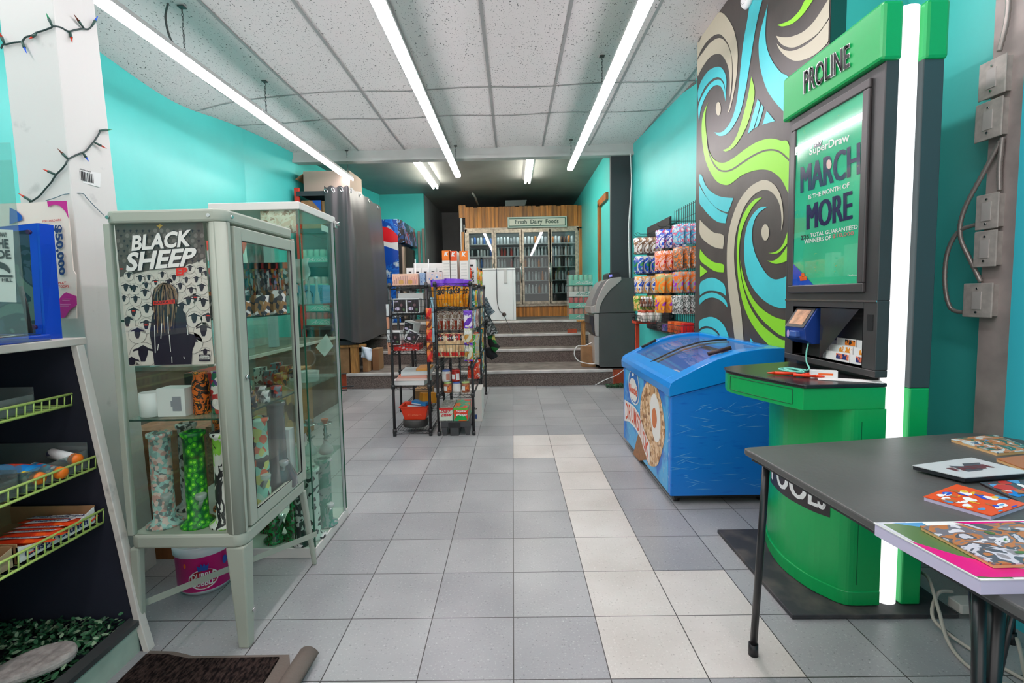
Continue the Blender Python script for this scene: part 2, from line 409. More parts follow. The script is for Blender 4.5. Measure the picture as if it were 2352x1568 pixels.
cpt = carpet('brown_grey_carpet', (134, 122, 116), (82, 74, 70)); tread = mat('worn_grey_carpet', (124, 116, 110), .95, noise=(6, .2), spec=.1)
nose = mat('aluminium_nosing', (206, 202, 198), .35, noise=(9, .12))
ST = [(6.55, .205, -2.24, 1.30), (7.40, .40, -2.86, 1.33), (7.80, .595, -2.86, 1.33), (8.22, .785, -2.86, 1.33)]
mb = MB()
for k, (y, z, x0, x1) in enumerate(ST):
    z0 = ST[k-1][1] if k else 0
    y2 = ST[k+1][0] if k < 3 else 11.8
    mb.add([(x0, y, z0), (x1, y, z0), (x1, y, z), (x0, y, z)], [(0, 1, 2, 3)], 0)
    mb.add([(-3.1, y, z), (1.75, y, z), (1.75, y2, z), (-3.1, y2, z)], [(0, 1, 2, 3)], 1)
st = struct(mb.build('floor_steps', [cpt, tread]))
for (y, z, x0, x1) in ST:
    mb = MB(); mb.box(x0, x1, y-.012, y+.05, z-.034, z+.004); mb.build('nosing', nose, st, bevel=.006)
brick_red = mat('rust_red_paint', (176, 74, 40), .6, noise=(12, .2))
mb = MB(); mb.box(-3.0, -2.245, 6.56, 6.9, 0, .20); mb.box(1.305, 1.64, 6.52, 6.75, 0, .20)
struct(mb.build('trim_step_ends', brick_red))
# wooden door trim on the right wall of the back room
mb = MB(); a = at(1365, 600, 'X', 1.34)
mb.box(1.30, 1.36, 7.55, 7.66, .785, 2.55); mb.box(1.30, 1.36, 6.98, 7.66, 2.50, 2.60)
struct(mb.build('door_1', mat('orange_stained_wood', (170, 98, 34), .45, noise=(3, .3), stretch=(6, 6, 1))))
# ================================================================ mural slab
mural_base = mat('mural_charcoal', (72, 66, 62), .42, noise=(3, .2), bump=(10, .1), stretch=(1, 1, .6))
MC = [mural_base, mat('mural_beige', (182, 176, 154), .45), mat('mural_blue', (64, 198, 206), .42, noise=(4, .05)), mat('mural_lime', (140, 214, 40), .42),
      mat('mural_edge_green', (70, 120, 40), .6), teal_dk, teal]
mb = MB()
mb.box(1.50, 1.75, 2.44, 4.13, 0, 3.30, 0)
mb.add([(1.50, 2.435, 0), (1.572, 2.435, 0), (1.572, 2.435, 3.3), (1.50, 2.435, 3.3)], [(0, 1, 2, 3)], 5)
mb.box(1.572, 1.86, 2.436, 2.5, 0, 3.4, 6)
def c7(p): return (1560+p[0]*.28070, p[1]*.28070)
def c8(p): return (1580+p[0]*.26794, 400+p[1]*.26794)
SH = []
def shp(cv, col, pts, sm=5): SH.append((cv, col, pts, sm))
B, U, G, D = 1, 2, 3, 0
shp(c7, B, [(143, 372), (200, 235), (290, 125), (345, 103), (400, 155), (450, 255), (477, 400), (476, 540), (458, 700), (420, 880), (395, 930), (425, 800), (440, 640), (434, 490), (405, 370), (350, 290), (300, 283), (235, 330), (180, 410), (145, 490)])
shp(c7, B, [(146, 505), (200, 420), (260, 345), (330, 311), (385, 350), (422, 440), (434, 560), (426, 720), (412, 800), (414, 660), (398, 540), (355, 458), (310, 440), (255, 465), (200, 535), (152, 625)])
shp(c7, U, [(153, 745), (185, 655), (245, 575), (320, 545), (362, 575), (386, 650), (380, 800), (370, 690), (340, 640), (300, 633), (250, 665), (200, 730), (156, 835)])
shp(c7, U, [(157, 870), (205, 755), (262, 678), (322, 650), (360, 685), (378, 770), (378, 830), (362, 750), (338, 706), (298, 697), (250, 735), (205, 815), (175, 900), (162, 1000)])
shp(c7, U, [(288, 1083), (352, 1078), (415, 1005), (460, 880), (485, 720), (505, 520), (528, 330), (560, 150), (572, 60), (580, 0), (680, 0), (655, 90), (625, 230), (600, 380), (578, 520), (545, 720), (505, 900), (450, 1020), (390, 1095), (330, 1112)])
shp(c7, G, [(356, 1228), (412, 1200), (470, 1110), (520, 960), (562, 790), (590, 625), (616, 740), (604, 850), (560, 1010), (500, 1130), (445, 1205), (385, 1238)])
shp(c7, U, [(560, 1097), (596, 960), (642, 808), (664, 845), (640, 950), (608, 1052)], 1)
shp(c7, U, [(617, 1050), (642, 955), (672, 850), (691, 880), (668, 965), (645, 1030)], 1)
shp(c7, U, [(680, 1020), (716, 906), (782, 990)], 1)
shp(c7, U, [(725, 32), (690, 160), (656, 300), (650, 420), (665, 560), (712, 720), (785, 835), (900, 960), (900, 655), (830, 590), (762, 500), (715, 380), (706, 230)])
shp(c7, G, [(803, 205), (850, 216), (930, 190), (1015, 115), (1094, 0), (1032, 0), (985, 85), (905, 165)])
shp(c7, B, [(793, 293), (850, 304), (925, 297), (1020, 255), (1110, 165), (1210, 10), (1216, -4), (1250, -4), (1240, 110), (1150, 255), (1050, 335), (950, 386), (880, 383), (825, 350)])
shp(c7, B, [(798, 355), (850, 402), (920, 416), (1020, 378), (1130, 288), (1240, 140), (1240, 300), (1150, 415), (1050, 478), (950, 498), (875, 462), (820, 405)])
shp(c7, B, ellipse(320, 890, 21, 56), 1)
# long lime wave with a thin dark line along it
shp(c7, G, [(250, 808), (222, 880), (213, 980), (222, 1100), (245, 1240), (300, 1315), (370, 1330), (450, 1288), (540, 1220), (640, 1160), (740, 1133), (830, 1150), (900, 1195), (900, 1600), (860, 1510), (820, 1450), (740, 1395), (640, 1390), (520, 1430), (420, 1503), (370, 1512), (310, 1485), (262, 1420), (225, 1340), (198, 1230), (184, 1080), (195, 940)])
LINES = [(c7, [(222, 1080), (232, 1200), (265, 1310), (320, 1385), (380, 1400), (440, 1382), (520, 1328), (610, 1270), (700, 1232), (780, 1228), (840, 1255), (900, 1312)], 7)]
shp(c8, U, [(97, 0), (118, 10), (150, 90), (200, 150), (280, 192), (389, 204), (366, 270), (343, 326), (290, 312), (235, 280), (170, 210), (125, 130), (97, 60)])
shp(c8, U, [(98, 95), (140, 170), (200, 250), (270, 312), (338, 341), (322, 420), (255, 408), (185, 355), (130, 290), (99, 240)])
shp(c8, B, [(102, 390), (150, 440), (220, 498), (305, 526), (300, 640), (235, 628), (160, 585), (103, 515)])
shp(c8, G, [(104, 640), (150, 700), (220, 752), (305, 775), (305, 841), (235, 832), (170, 792), (105, 735)])
shp(c8, G, [(104, 778), (168, 833), (104, 882)], 1)
shp(c8, U, [(103, 940), (150, 900), (210, 887), (270, 910), (315, 955), (328, 1045), (285, 1012), (220, 998), (155, 1003), (102, 1040)])
shp(c8, U, [(101, 1062), (150, 1027), (215, 1014), (285, 1042), (330, 1092), (339, 1142), (285, 1085), (215, 1057), (150, 1072), (100, 1118)])
shp(c8, U, [(97, 1262), (150, 1230), (210, 1224), (272, 1255), (322, 1318), (357, 1420), (290, 1402), (255, 1345), (195, 1308), (140, 1303), (96, 1328)])
shp(c8, U, [(96, 1355), (145, 1322), (200, 1327), (245, 1360), (280, 1402), (200, 1430), (96, 1430)])
shp(c8, B, [(405, 1440), (372, 1180), (345, 980), (334, 760), (341, 560), (372, 400), (430, 245), (515, 125), (600, 65), (665, 50), (730, 80), (780, 150), (806, 240), (817, 350), (812, 430), (798, 485), (803, 400), (795, 300), (770, 220), (728, 162), (680, 136), (620, 142), (550, 192), (480, 290), (430, 430), (404, 560), (396, 700), (406, 850), (432, 1030), (456, 1180), (470, 1330), (482, 1490), (412, 1490)])
shp(c8, G, [(637, 198), (570, 218), (500, 300), (448, 420), (424, 560), (419, 720), (432, 900), (465, 1080), (520, 1230), (600, 1360), (680, 1450), (740, 1500), (858, 1512), (858, 1436), (790, 1412), (690, 1340), (610, 1260), (530, 1130), (475, 970), (445, 800), (440, 640), (460, 490), (505, 370), (565, 265)])
shp(c8, G, [(447, 730), (478, 880), (540, 1035), (620, 1140), (720, 1212), (800, 1242), (858, 1250), (858, 1396), (790, 1378), (700, 1308), (605, 1210), (520, 1065), (468, 910)])
shp(c8, U, [(682, 278), (620, 285), (560, 340), (508, 440), (484, 580), (486, 750), (520, 905), (590, 1020), (680, 1102), (780, 1145), (862, 1148), (862, 866), (800, 893), (740, 900), (680, 862), (618, 770), (570, 660), (550, 540), (562, 420), (608, 332)])
shp(c8, G, [(688, 675), (755, 662), (815, 600), (862, 465), (862, 565), (820, 632), (765, 678)])
shp(c8, G, [(680, 740), (740, 738), (800, 690), (862, 600), (862, 722), (800, 760), (740, 766)])
shp(c8, B, ellipse(663, 498, 33, 70), 1)
shp(c8, U, [(532, 1400), (580, 1462), (538, 1456)], 1)
for cv, col, pts, sm in SH:
    q = smoothp(pts, sm, 75) if sm > 1 else [Vector(p) for p in pts]
    def P(p, X):
        px, py = cv(p); r = at(px, py, 'X', X); r.y = min(max(r.y, 2.445), 4.125); r.z = min(r.z, 3.2); return r
    mb.poly([P(p, 1.4975) for p in q], col)
for cv, ln, w in LINES:
    q = [Vector((p[0], p[1])) for p in smooth([(a, b, 0) for a, b in ln], 5, False)]
    for k, (a, b) in enumerate(zip(q, q[1:])):
        d = (b-a).normalized(); o = Vector((-d.y, d.x)); w0 = w*min(1, k/14); w1 = w*min(1, (k+1)/14)
        mb.poly([at(*cv(p), 'X', 1.4965) for p in (a-o*w0, b-o*w1, b+o*w1, a+o*w0)], 0)
mu = struct(mb.build('wall_mural', MC))
# ================================================================ white post with the fairy lights
mb = MB()
def hexa(mb, bot, top, z0, z1, mi=0):
    mb.add([(x, y, z0) for x, y in bot]+[(x, y, z1) for x, y in top], [(3, 2, 1, 0), (4, 5, 6, 7), (0, 1, 5, 4), (1, 2, 6, 5), (2, 3, 7, 6), (3, 0, 4, 7)], mi)
hexa(mb, [(-1.86, 1.93), (-1.665, 1.93), (-1.665, 2.19), (-1.86, 2.19)], [(-1.92, 1.92), (-1.705, 1.92), (-1.715, 2.11), (-1.92, 2.11)], 0, 3.2)
post = struct(mb.build('wall_post', mat('post_white_paint', (214, 212, 208), .5, noise=(9, .10, .28, .36), bump=(12, .15)), bevel=.004))
# ================================================================ ceiling lamps
led = mat('led_tube_light', (255, 243, 248), .5, emit=LED*1.12); lamp_body = mat('lamp_housing', (190, 190, 188), .4)
def led_strip(x, y0, y1, z, label, group, ch=()):
    t = thing('strip_light', label, 'light', (x, (y0+y1)/2, z), group)
    mb = MB(); mb.prism([(x-.033, z+.045), (x+.033, z+.045), (x+.038, z+.012), (x-.038, z+.012)], 'Y', y0, y1); mb.build('housing', lamp_body, t)
    mb = MB(); mb.prism([(x-.038, z+.012), (x+.038, z+.012), (x+.036, z-.010), (x+.022, z-.022), (x-.022, z-.022), (x-.036, z-.010)], 'Y', y0+.004, y1-.004); mb.build('lens', led, t)
    for y in ch:
        mb = MB()
        zt = H+sag(x, y)
        n = int((zt-z-.045)/.022)
        for k in range(n):
            zz = z+.045+(k+.5)*.022
            p = [(x+(.006*cos(a) if k % 2 else 0), y+(0 if k % 2 else .006*cos(a)), zz+.014*sin(a)) for a in [i*pi/3 for i in range(6)]]
            mb.tube(p, .0022, 4, closed=True)
        mb.box(x-.02, x+.02, y-.02, y+.02, zt-.012, zt-.004)
        mb.build('chain', mat('dark_chain', (90, 90, 88), .4, .7), t)
for x, z, nm, ye in ((-.705, 2.81, 'middle', 6.78), (.765, 2.81, 'right hand', 6.55), (-2.155, 2.80, 'left hand', 6.82)):
    led_strip(x, ye-2.44, ye, z, 'long white strip light hanging at the back end of the %s row' % nm, 'hanging strip lights', (ye-.12, ye-2.3) if nm != 'middle' else (ye-.2,))
    led_strip(x, ye-4.9, ye-2.45, z, 'long white strip light at the front of the %s row above the entrance' % nm, 'hanging strip lights', (ye-3.4,) if nm == 'left hand' else ())
    led_strip(x, ye-7.35, ye-4.91, z, 'strip light of the %s row over the storefront' % nm, 'hanging strip lights')
tubem = mat('fluorescent_tube', (255, 250, 240), .5, emit=60)
for x0, x1, y0, y1, lab in ((-1.295, -1.353, 6.95, 8.70, 'twin tube fluorescent fitting on the dark ceiling above the steps, left one'), (.274, .280, 6.87, 8.47, 'twin tube fluorescent fitting on the dark ceiling above the steps, right one')):
    t = thing('fluorescent_fitting', lab, 'light', (x0, (y0+y1)/2, 3.1), 'fluorescent fittings')
    mb = MB(); mb.prism([(x0-.09, 3.16), (x0+.09, 3.16), (x0+.05, 3.09), (x0-.05, 3.09)], 'Y', y0, y1); mb.build('housing', lamp_body, t)
    for s in (-.032, .032):
        mb = MB(); mb.cyl((x0+s, y0+.02, 3.068), (x0+s, y1-.02, 3.068), .016, seg=10); mb.build('tube', tubem, t)
cable = MB(); cable.tube(smooth([at(386, 8, 'Z', 3.12), at(380, 40, 'Z', 3.08), at(388, 80, 'Z', 3.0), at(400, 103, 'Z', 2.86)], 6, False), .007, 6)
tag(cable.build('power_cable', mat('grey_cable', (70, 70, 68), .5)), 'grey power cable looping from the ceiling to the left strip light', 'cable')
# ================================================================ betting kiosk
kg = mat('kiosk_green', (8, 166, 86), .28, spec=.6); kd = mat('kiosk_charcoal', (66, 64, 64), .35, noise=(2, .15), stretch=(3, 1, 1)); kdg = mat('kiosk_dark_side', (58, 68, 70), .35)
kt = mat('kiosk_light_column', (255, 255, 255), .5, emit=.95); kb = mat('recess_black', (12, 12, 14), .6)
K = thing('betting_kiosk', 'tall green and black betting kiosk with poster screen and white light column', 'kiosk', (1.4, 2.1, .02))
XF = 1.302
mb = MB(); mb.box(XF, XF+.047, 1.80, 2.40, 1.158, 1.99); mb.box(XF+.047, 1.50, 1.845, 2.38, .80, 2.16)
mb.box(XF, XF+.047, 1.80, 2.40, .88, .906)                     # around the recess
mb.box(XF, XF+.047, 2.333, 2.40, .906, 1.158); mb.box(XF, XF+.047, 1.80, 1.868, .906, 1.158); mb.box(XF, XF+.047, 1.868, 2.333, 1.128, 1.158)
mb.build('cabinet', kd, K, bevel=.003)
mb = MB(); mb.box(1.430, 1.503, 1.80, 2.38, .84, 1.99); mb.build('side_column', kdg, K, bevel=.004)
mb = MB(); mb.box(1.430, 1.503, 1.80, 2.38, .02, .84); mb.build('lower_side_column', kg, K, bevel=.006)
mb = MB(); mb.box(1.280, 1.352, 1.79, 2.425, 1.985, 2.182); mb.box(1.428, 1.508, 1.79, 2.38, 1.985, 2.182); mb.box(1.352, 1.428, 1.86, 2.38, 2.1, 2.182)
hd = mb.build('header', kg, K, bevel=.012)
mb = MB(); mb.cyl((1.391, 1.835, .022), (1.391, 1.835, 2.17), .038, seg=24); mb.build('light_column', kt, K)
mb = MB(); mb.box(XF-.003, XF, 1.80, 2.40, 1.154, 1.160); mb.build('seam', chrome, K)
# raised frame round the poster
fr = MB(); a0, a1, c0, c1 = 1.86, 2.362, 1.19, 1.955
for (y0, y1, z0, z1) in ((a0, a1, c0, c0+.034), (a0, a1, c1-.034, c1), (a0, a0+.034, c0+.034, c1-.034), (a1-.034, a1, c0+.034, c1-.034)): fr.box(XF-.013, XF, y0, y1, z0, z1)
fr.build('poster_frame', mat('frame_charcoal', (70, 66, 66), .3), K, bevel=.004)
pg = mat('poster_teal_green', (66, 206, 156), .10, spec=.8, noise=(3, .12)); pn = mat('poster_navy', (34, 36, 84), .15, spec=.8); pw = mat('poster_white', (236, 240, 238), .15)
po = MB(); y0, y1, z0, z1 = a0+.034, a1-.034, c0+.034, c1-.034
po.add([(XF-.006, y1, z0), (XF-.006, y0, z0), (XF-.006, y0, z1), (XF-.006, y1, z1)], [(0, 1, 2, 3)], 0)
def PX(x, y, off=.0075): return at(x, y, 'X', XF-off)
def PT(s, bl, br, tr, tl, mi, mb, off=.0075, **k): text(s, quad(PX(*bl, off), PX(*br, off), PX(*tr, off), PX(*tl, off)), mb, mi, **k)
mbs = po
PT('SuperDraw', (1859, 362), (1951, 329), (1951, 303), (1859, 340), 2, po, bold=.02)
for k_ in (-2, 0, 2): PT('MARCH', (1840+k_, 444-k_*.3), (1974+k_, 400-k_*.3), (1974+k_, 326-k_*.3), (1840+k_, 383-k_*.3), 1, po, .0075+.0001*k_, bold=0)
PT('IS THE MONTH OF', (1857, 458), (1951, 430), (1951, 418), (1857, 448), 2, po, bold=.03)
for k_ in (-2, 0, 2): PT('MORE', (1854+k_, 528-k_*.3), (1956+k_, 503-k_*.3), (1956+k_, 437-k_*.3), (1854+k_, 470-k_*.3), 1, po, .0075+.0001*k_, bold=0)
PT('225', (1839, 551), (1858, 548), (1858, 538), (1839, 541), 3, po, bold=.02)
PT('TOTAL GUARANTEED', (1861, 545), (1970, 525), (1970, 515), (1861, 536), 2, po, bold=.02)
PT('WINNERS OF', (1847, 560), (1909, 550), (1909, 540), (1847, 550), 2, po, bold=.02)
PT('$10,000', (1912, 548), (1961, 541), (1961, 530), (1912, 538), 4, po, bold=.02)
PT('PlaySmart', (1947, 635), (1972, 634), (1972, 629), (1947, 630), 2, po)
po.poly([PX(1868, 340), PX(1886, 334), PX(1888, 318), PX(1870, 322)], 1); PT('649', (1869, 337), (1887, 331), (1887, 320), (1869, 326), 2, po, .0085, bold=.02)
po.poly([PX(x, y, .0085) for x, y in ellipse(1904, 377, 6, 11, 14)], 5)
po.poly([(XF-.0085, y1, z0), (XF-.0085, y1-.16, z0), (XF-.0085, y1, z0+.10)], 6)
po.poly([PX(x, y, .0095) for x, y in ((1836, 634), (1852, 634), (1853, 643), (1838, 645))], 7); po.poly([PX(x, y, .0095) for x, y in ellipse(1844, 631, 4, 5, 10)], 7)
random.seed(3)
for k in range(46):
    y = random.uniform(y0+.01, y1-.01); z = random.uniform(z0+.03, z1-.01)
    if .22 < (z-z0)/(z1-z0) < .72 and .12 < (y-y0)/(y1-y0) < .9: continue
    a = random.uniform(0, pi); l = random.uniform(.003, .008)
    po.poly([(XF-.0075, y+l*cos(a), z+l*sin(a)), (XF-.0075, y+.0015, z+.0015), (XF-.0075, y-l*cos(a), z-l*sin(a))], 8)
po.build('poster', [pg, pn, pw, ink, mat('poster_rose', (190, 130, 120), .3), mat('poster_pink', (230, 196, 190), .2), mat('poster_blue', (20, 84, 200), .15), orange, mat('gold_confetti', (180, 176, 50), .3)], K)
mb = MB(); mb.add([(XF-.0105, y1, z0), (XF-.0105, y0, z0), (XF-.0105, y0, z1), (XF-.0105, y1, z1)], [(0, 1, 2, 3)], 0); mb.build('poster_glass', glass('poster_cover', (250, 252, 250), 1.3), K)
# word on the header
mb = MB()
def HX(x, y, off): return at(x, y, 'X', 1.280-off)
for off, mi, bo, gr in ((.004, 1, .025, 1.5), (.006, 0, .0, 0)):
    q = quad(HX(1847-gr, 215+gr*1.5, off), HX(1950+gr, 152+gr*1.5, off), HX(1950+gr, 100-gr*1.5, off), HX(1847-gr, 165-gr*1.5, off))
    for d_ in (-.006, .006): text('PROLINE', (lambda u, v, q=q, d_=d_: q(u+d_, v)), mb, mi, bold=bo)
mb.poly([HX(x, y, .0075) for x, y in ((1880, 168), (1890, 162), (1890, 176), (1880, 182))], 2)
mb.build('lettering', [ink, white, kg], K)
# niche
mb = MB(); N0, N1, M0, M1 = 1.869, 2.333, .906, 1.128; XB = 1.44
mb.box(XF+.1, XB, N0, N1, M0, M1) if 0 else None
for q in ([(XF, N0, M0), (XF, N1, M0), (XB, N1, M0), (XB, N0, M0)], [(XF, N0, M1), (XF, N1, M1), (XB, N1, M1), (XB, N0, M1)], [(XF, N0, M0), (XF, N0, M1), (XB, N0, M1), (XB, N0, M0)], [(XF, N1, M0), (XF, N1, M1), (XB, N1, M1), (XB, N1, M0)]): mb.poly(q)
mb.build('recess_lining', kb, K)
# lottery ticket checker inside the recess
tb = mat('terminal_blue', (26, 62, 140), .35); tsc = mat('terminal_screen', (206, 150, 110), .2, noise=(30, .3)); cord_teal = mat('teal_cord', (120, 205, 185), .7)
t = thing('ticket_checker', 'blue lottery ticket checker mounted in the recess of the betting kiosk', 'ticket scanner', (1.33, 2.25, .97))
mb = MB(); mb.prism([(1.268, .985), (1.262, 1.035), (1.318, 1.124), (1.40, 1.124), (1.40, .97), (1.30, .965)], 'Y', 2.172, 2.328); mb.build('housing', tb, t, bevel=.003)
def slope(u, v, off=0): return Vector((1.262+.056*v-off, 2.322-.144*u, 1.037+.087*v+off*.6))
mb = MB(); mb.add([slope(0, 0, .002), slope(1, 0, .002), slope(1, 1, .002), slope(0, 1, .002)], [(0, 1, 2, 3)]); mb.build('bezel', black, t)
mb = MB(); mb.add([slope(.12, .14, .003), slope(.86, .14, .003), slope(.86, .86, .003), slope(.12, .86, .003)], [(0, 1, 2, 3)]); mb.build('screen', tsc, t)
mb = MB(); mb.box(1.245, 1.27, 2.21, 2.262, .995, 1.022); mb.build('scanner_slot', mat('terminal_blue_light', (66, 100, 170), .3), t, bevel=.004)
mb = MB(); mb.poly([(1.2625, y, z) for y, z in ellipse(2.30, 1.005, .010, .018, 12)]); mb.build('sticker', mat('sticker_lilac', (190, 160, 210), .5), t)
# playslip rack with a slanting dark cover
t = thing('playslip_rack', 'stepped playslip rack behind a slanting black cover in the kiosk recess', 'rack', (1.36, 2.0, .91))
random.seed(11)
mb = MB()
for k in range(7): mb.box(1.318+.012*k, 1.330+.012*k, 1.874, 2.128, .912, .935+.028*k)
mb.build('step', mat('clear_grey_plastic', (150, 152, 154), .3), t)
mb = MB(); mb.add([(1.3035, 2.128, .91), (1.3035, 2.128, 1.125), (1.3035, 1.895, 1.125)], [(0, 1, 2)]); mb.build('cover', mat('smoked_cover', (44, 44, 48), .12, spec=.8), t)
slips = [((24, 44, 110), (225, 120, 80), 'navy and orange'), ((238, 150, 40), (240, 236, 230), 'orange'), ((238, 130, 30), (30, 30, 40), 'bright orange'), ((40, 44, 50), (230, 230, 230), 'black lettered'), ((50, 80, 60), (220, 220, 210), 'dark green'), ((40, 40, 44), (235, 235, 235), 'black'), ((30, 90, 180), (200, 220, 240), 'blue')]
for k, (c1, c2, nm) in enumerate(slips):
    for j, (ya, yb) in enumerate(((1.955, 2.10), (1.878, 1.950))):
        if ya > 2.10-.9*(k*.028): continue
        m = MB(); z = .914+.028*k; x = 1.314+.012*k
        yb2 = min(yb, 2.128-(z+.02-.91)/.215*.233+.03)
        if yb2-ya < .02: continue
        m.box(x, x+.003, ya, yb2, z, z+.034, 0); m.box(x-.0006, x, ya+.004, ya+(yb2-ya)*.55, z+.008, z+.03, 1)
        tag(m.build('playslip_stack', [paper if j == 0 else white, pat('slip_print_%d' % k, [c1, c1, c2], 120, .5)]), '%s playslips, %s step of the kiosk rack, %s side' % (nm, ('lowest', 'second', 'third', 'fourth', 'fifth', 'sixth', 'top')[k], ('left', 'right')[j]), 'playslips', 'playslips in the kiosk rack')
# worktop and base of the kiosk
top = smoothp([(1.35, 1.80), (1.08, 1.79), (1.045, 1.80), (1.02, 1.86), (.965, 2.02), (.932, 2.15), (.945, 2.22), (1.0, 2.29), (1.33, 2.40)], 4, 40)
def scale_xy(p, k, c=(1.25, 2.08)): return [(c[0]+(q[0]-c[0])*k, c[1]+(q[1]-c[1])*k) for q in p]
mb = MB(); mb.prism(top, 'Z', .846, .860); mb.build('worktop', mat('worktop_black', (40, 38, 40), .25, noise=(4, .3)), K, bevel=.003)
sk = [(max(min(x, 1.35), .2), min(max(y, 1.80), 2.395)) for x, y in scale_xy(top, .985)]
mb = MB(); mb.prism(sk, 'Z', .765, .845); mb.build('skirt', kg, K, bevel=.01)
mb = MB(); mb.box(.0, .001, 0, .001, 0, .001) if 0 else None
# drawer front outline on the skirt
def skirtp(t_, z, off): # t_ runs from the near corner to the far corner along the left side
    a = Vector((1.022, 1.875)); b = Vector((.955, 2.14)); p = a+(b-a)*t_; return Vector((p.x-off+.006, p.y, z))
dl = sorted([p for p in sk if 1.84 < p[1] < 2.17 and p[0] < 1.1], key=lambda p: p[1]); mb = MB(); mb.tube([(p[0]-.0005, p[1], .780) for p in dl]+[(p[0]-.0005, p[1], .836) for p in dl[::-1]], .0018, 4, closed=True); mb.build('drawer_outline', mat('kiosk_green_dark', (6, 96, 52), .4), K)
base = [(1.35, 2.38), (1.24, 2.37), (1.19, 2.31), (1.15, 2.19), (1.133, 2.05), (1.155, 1.92), (1.19, 1.85), (1.215, 1.815), (1.25, 1.80), (1.35, 1.80)]
bs = smoothp(base, 4, 50)
mb = MB(); mb.prism(bs, 'Z', .075, .765); mb.build('base', kg, K)
mb = MB(); mb.prism([(max(1.12, 1.35+(x-1.35)*1.03), 2.09+(y-2.09)*1.012) for x, y in bs], 'Z', .02, .075); mb.build('plinth', kg, K, bevel=.003)
mb = MB(); mb.box(1.262, 1.264, 1.7985, 1.80, .10, .72); mb.build('door_gap', mat('kiosk_green_dark', (6, 96, 52), .4), K)
# band with the word POOLS round the bow of the base
band = [p for p in bs if 1.84 < p.y < 2.25 and p.x < 1.22]
band.sort(key=lambda p: -p.y)
def bandp(u, v, off):
    s = u*(len(band)-1); i = min(int(s), len(band)-2); p = band[i]+(band[i+1]-band[i])*(s-i)
    n = Vector((p.x-1.35, p.y-2.09)).normalized(); return Vector((p.x+n.x*off, p.y+n.y*off, .338+.155*v))
mb = MB(); mb.grid(lambda u, v: bandp(u, v, .002), 24, 1, 0); [text('POOLS', (lambda u, v, d_=d_: bandp(.07+d_+.85*u, .14+.72*v, .0035)), mb, 1, bold=.0) for d_ in (-.01, 0, .01)]
mb.build('band', [mat('band_black', (52, 46, 48), .4), white], K)
mb = MB(); mb.box(XF-.0015, XF, 1.815, 1.845, 1.05, 1.108); mb.build('card_slot', kb, K)
# on the worktop
mb = MB()
mb.tube(smooth([(1.30, 2.20, .975), (1.285, 2.19, .93), (1.28, 2.18, .89), (1.27, 2.14, .866), (1.24, 2.10, .865), (1.20, 2.06, .868), (1.16, 2.08, .870), (1.13, 2.05, .868)], 5, False), .0035, 6)
random.seed(5)
pts = [(1.15+.045*cos(k*1.9)+random.uniform(-.012, .012), 2.05+.04*sin(k*1.9)+random.uniform(-.01, .01), .866+.012*abs(sin(k))) for k in range(16)]
mb.tube(smooth(pts, 5, False), .0035, 6)
tag(mb.build('tangled_cord', cord_teal), 'tangled pale teal cord lying on the black kiosk worktop', 'cord')
def pen(loc, rz, lab):
    t = thing('pen', lab, 'pen', loc, 'orange pens on the kiosk worktop', rz)
    mb = MB(); mb.cyl((0, 0, .007), (.075, 0, .007), .0065, .006, 10); mb.cyl((-.03, 0, .007), (0, 0, .007), .002, .0062, 10); return t, mb
for i, (x, y, rz, lab) in enumerate(((1.06, 2.02, -.3, 'orange pen at the left edge of the kiosk worktop'), (1.15, 1.97, .35, 'orange pen in front of the tangled teal cord'), (1.17, 1.93, 2.6, 'orange pen nearest the front edge of the kiosk worktop'))):
    t, mb = pen((0, 0, 0), 0, lab); b = mb.build('barrel', mat('pen_orange', (235, 60, 20), .35), t); t.location = (x, y, .861); t.rotation_euler = (0, 0, rz)
mb = MB(); Mx = Matrix.Translation((1.20, 1.93, .8605)) @ Matrix.Rotation(-.35, 4, 'Z')
mb.box(-.045, .045, -.012, .012, 0, .030, 0, Mx); mb.box(-.02, .03, -.0125, -.012, .012, .02, 1, Mx)
tag(mb.build('card_holder', [white, orange]), 'small white card box with orange print at the back of the kiosk worktop', 'box')
mb = MB(); mb.box(-.10, .10, -.03, .03, 0, .002, 0, Matrix.Translation((1.255, 1.865, .861)) @ Matrix.Rotation(-.5, 4, 'Z'))
tag(mb.build('paper_slip', paper), 'white paper slip lying at the right of the kiosk worktop', 'paper')
# rubber mat under the kiosk
mb = MB(); q = [(.99, 1.80), (1.02, 1.745), (1.46, 1.745), (1.60, 1.76), (1.60, 2.42), (.98, 2.42)]
mb.prism(smoothp([(1.0, 1.75), (1.60, 1.745), (1.61, 2.42), (1.0, 2.42)], 3, 40), 'Z', .001, .018)
tag(mb.build('rubber_mat', mat('black_rubber', (52, 52, 56), .6, noise=(9, .45, .3, .55), rgb2=(90, 84, 80)), bevel=.003), 'worn black rubber mat on the floor under the betting kiosk', 'mat')
# ================================================================ ice cream freezer
fb = mat('freezer_blue_side', (8, 104, 208), .3, noise=(9, .1, .6, .75), stretch=(1, 1, 5), rgb2=(24, 126, 220)); flid = mat('freezer_lid_blue', (14, 140, 226), .18, spec=.7)
Z = thing('ice_cream_freezer', 'blue chest freezer with curved glass lid and ice cream cone graphic', 'freezer', (1.18, 3.35, 0))
X0, X1, Y0, Y1 = .872, 1.488, 2.755, 3.95
def bt(x): return .622+(x-.87)*.25
mb = MB()
for ya, yb in ((Y0, Y0+.05), (Y1-.05, Y1)): mb.prism([(X0, .05), (X1, .05), (X1, bt(X1)), (X0, bt(X0))], 'Y', ya, yb, 1)
mb.prism([(X0, .05), (X0+.05, .05), (X0+.05, bt(X0+.05)), (X0, bt(X0))], 'Y', Y0+.05, Y1-.05, 0); mb.box(X1-.05, X1, Y0+.05, Y1-.05, .05, bt(X1-.05), 1)
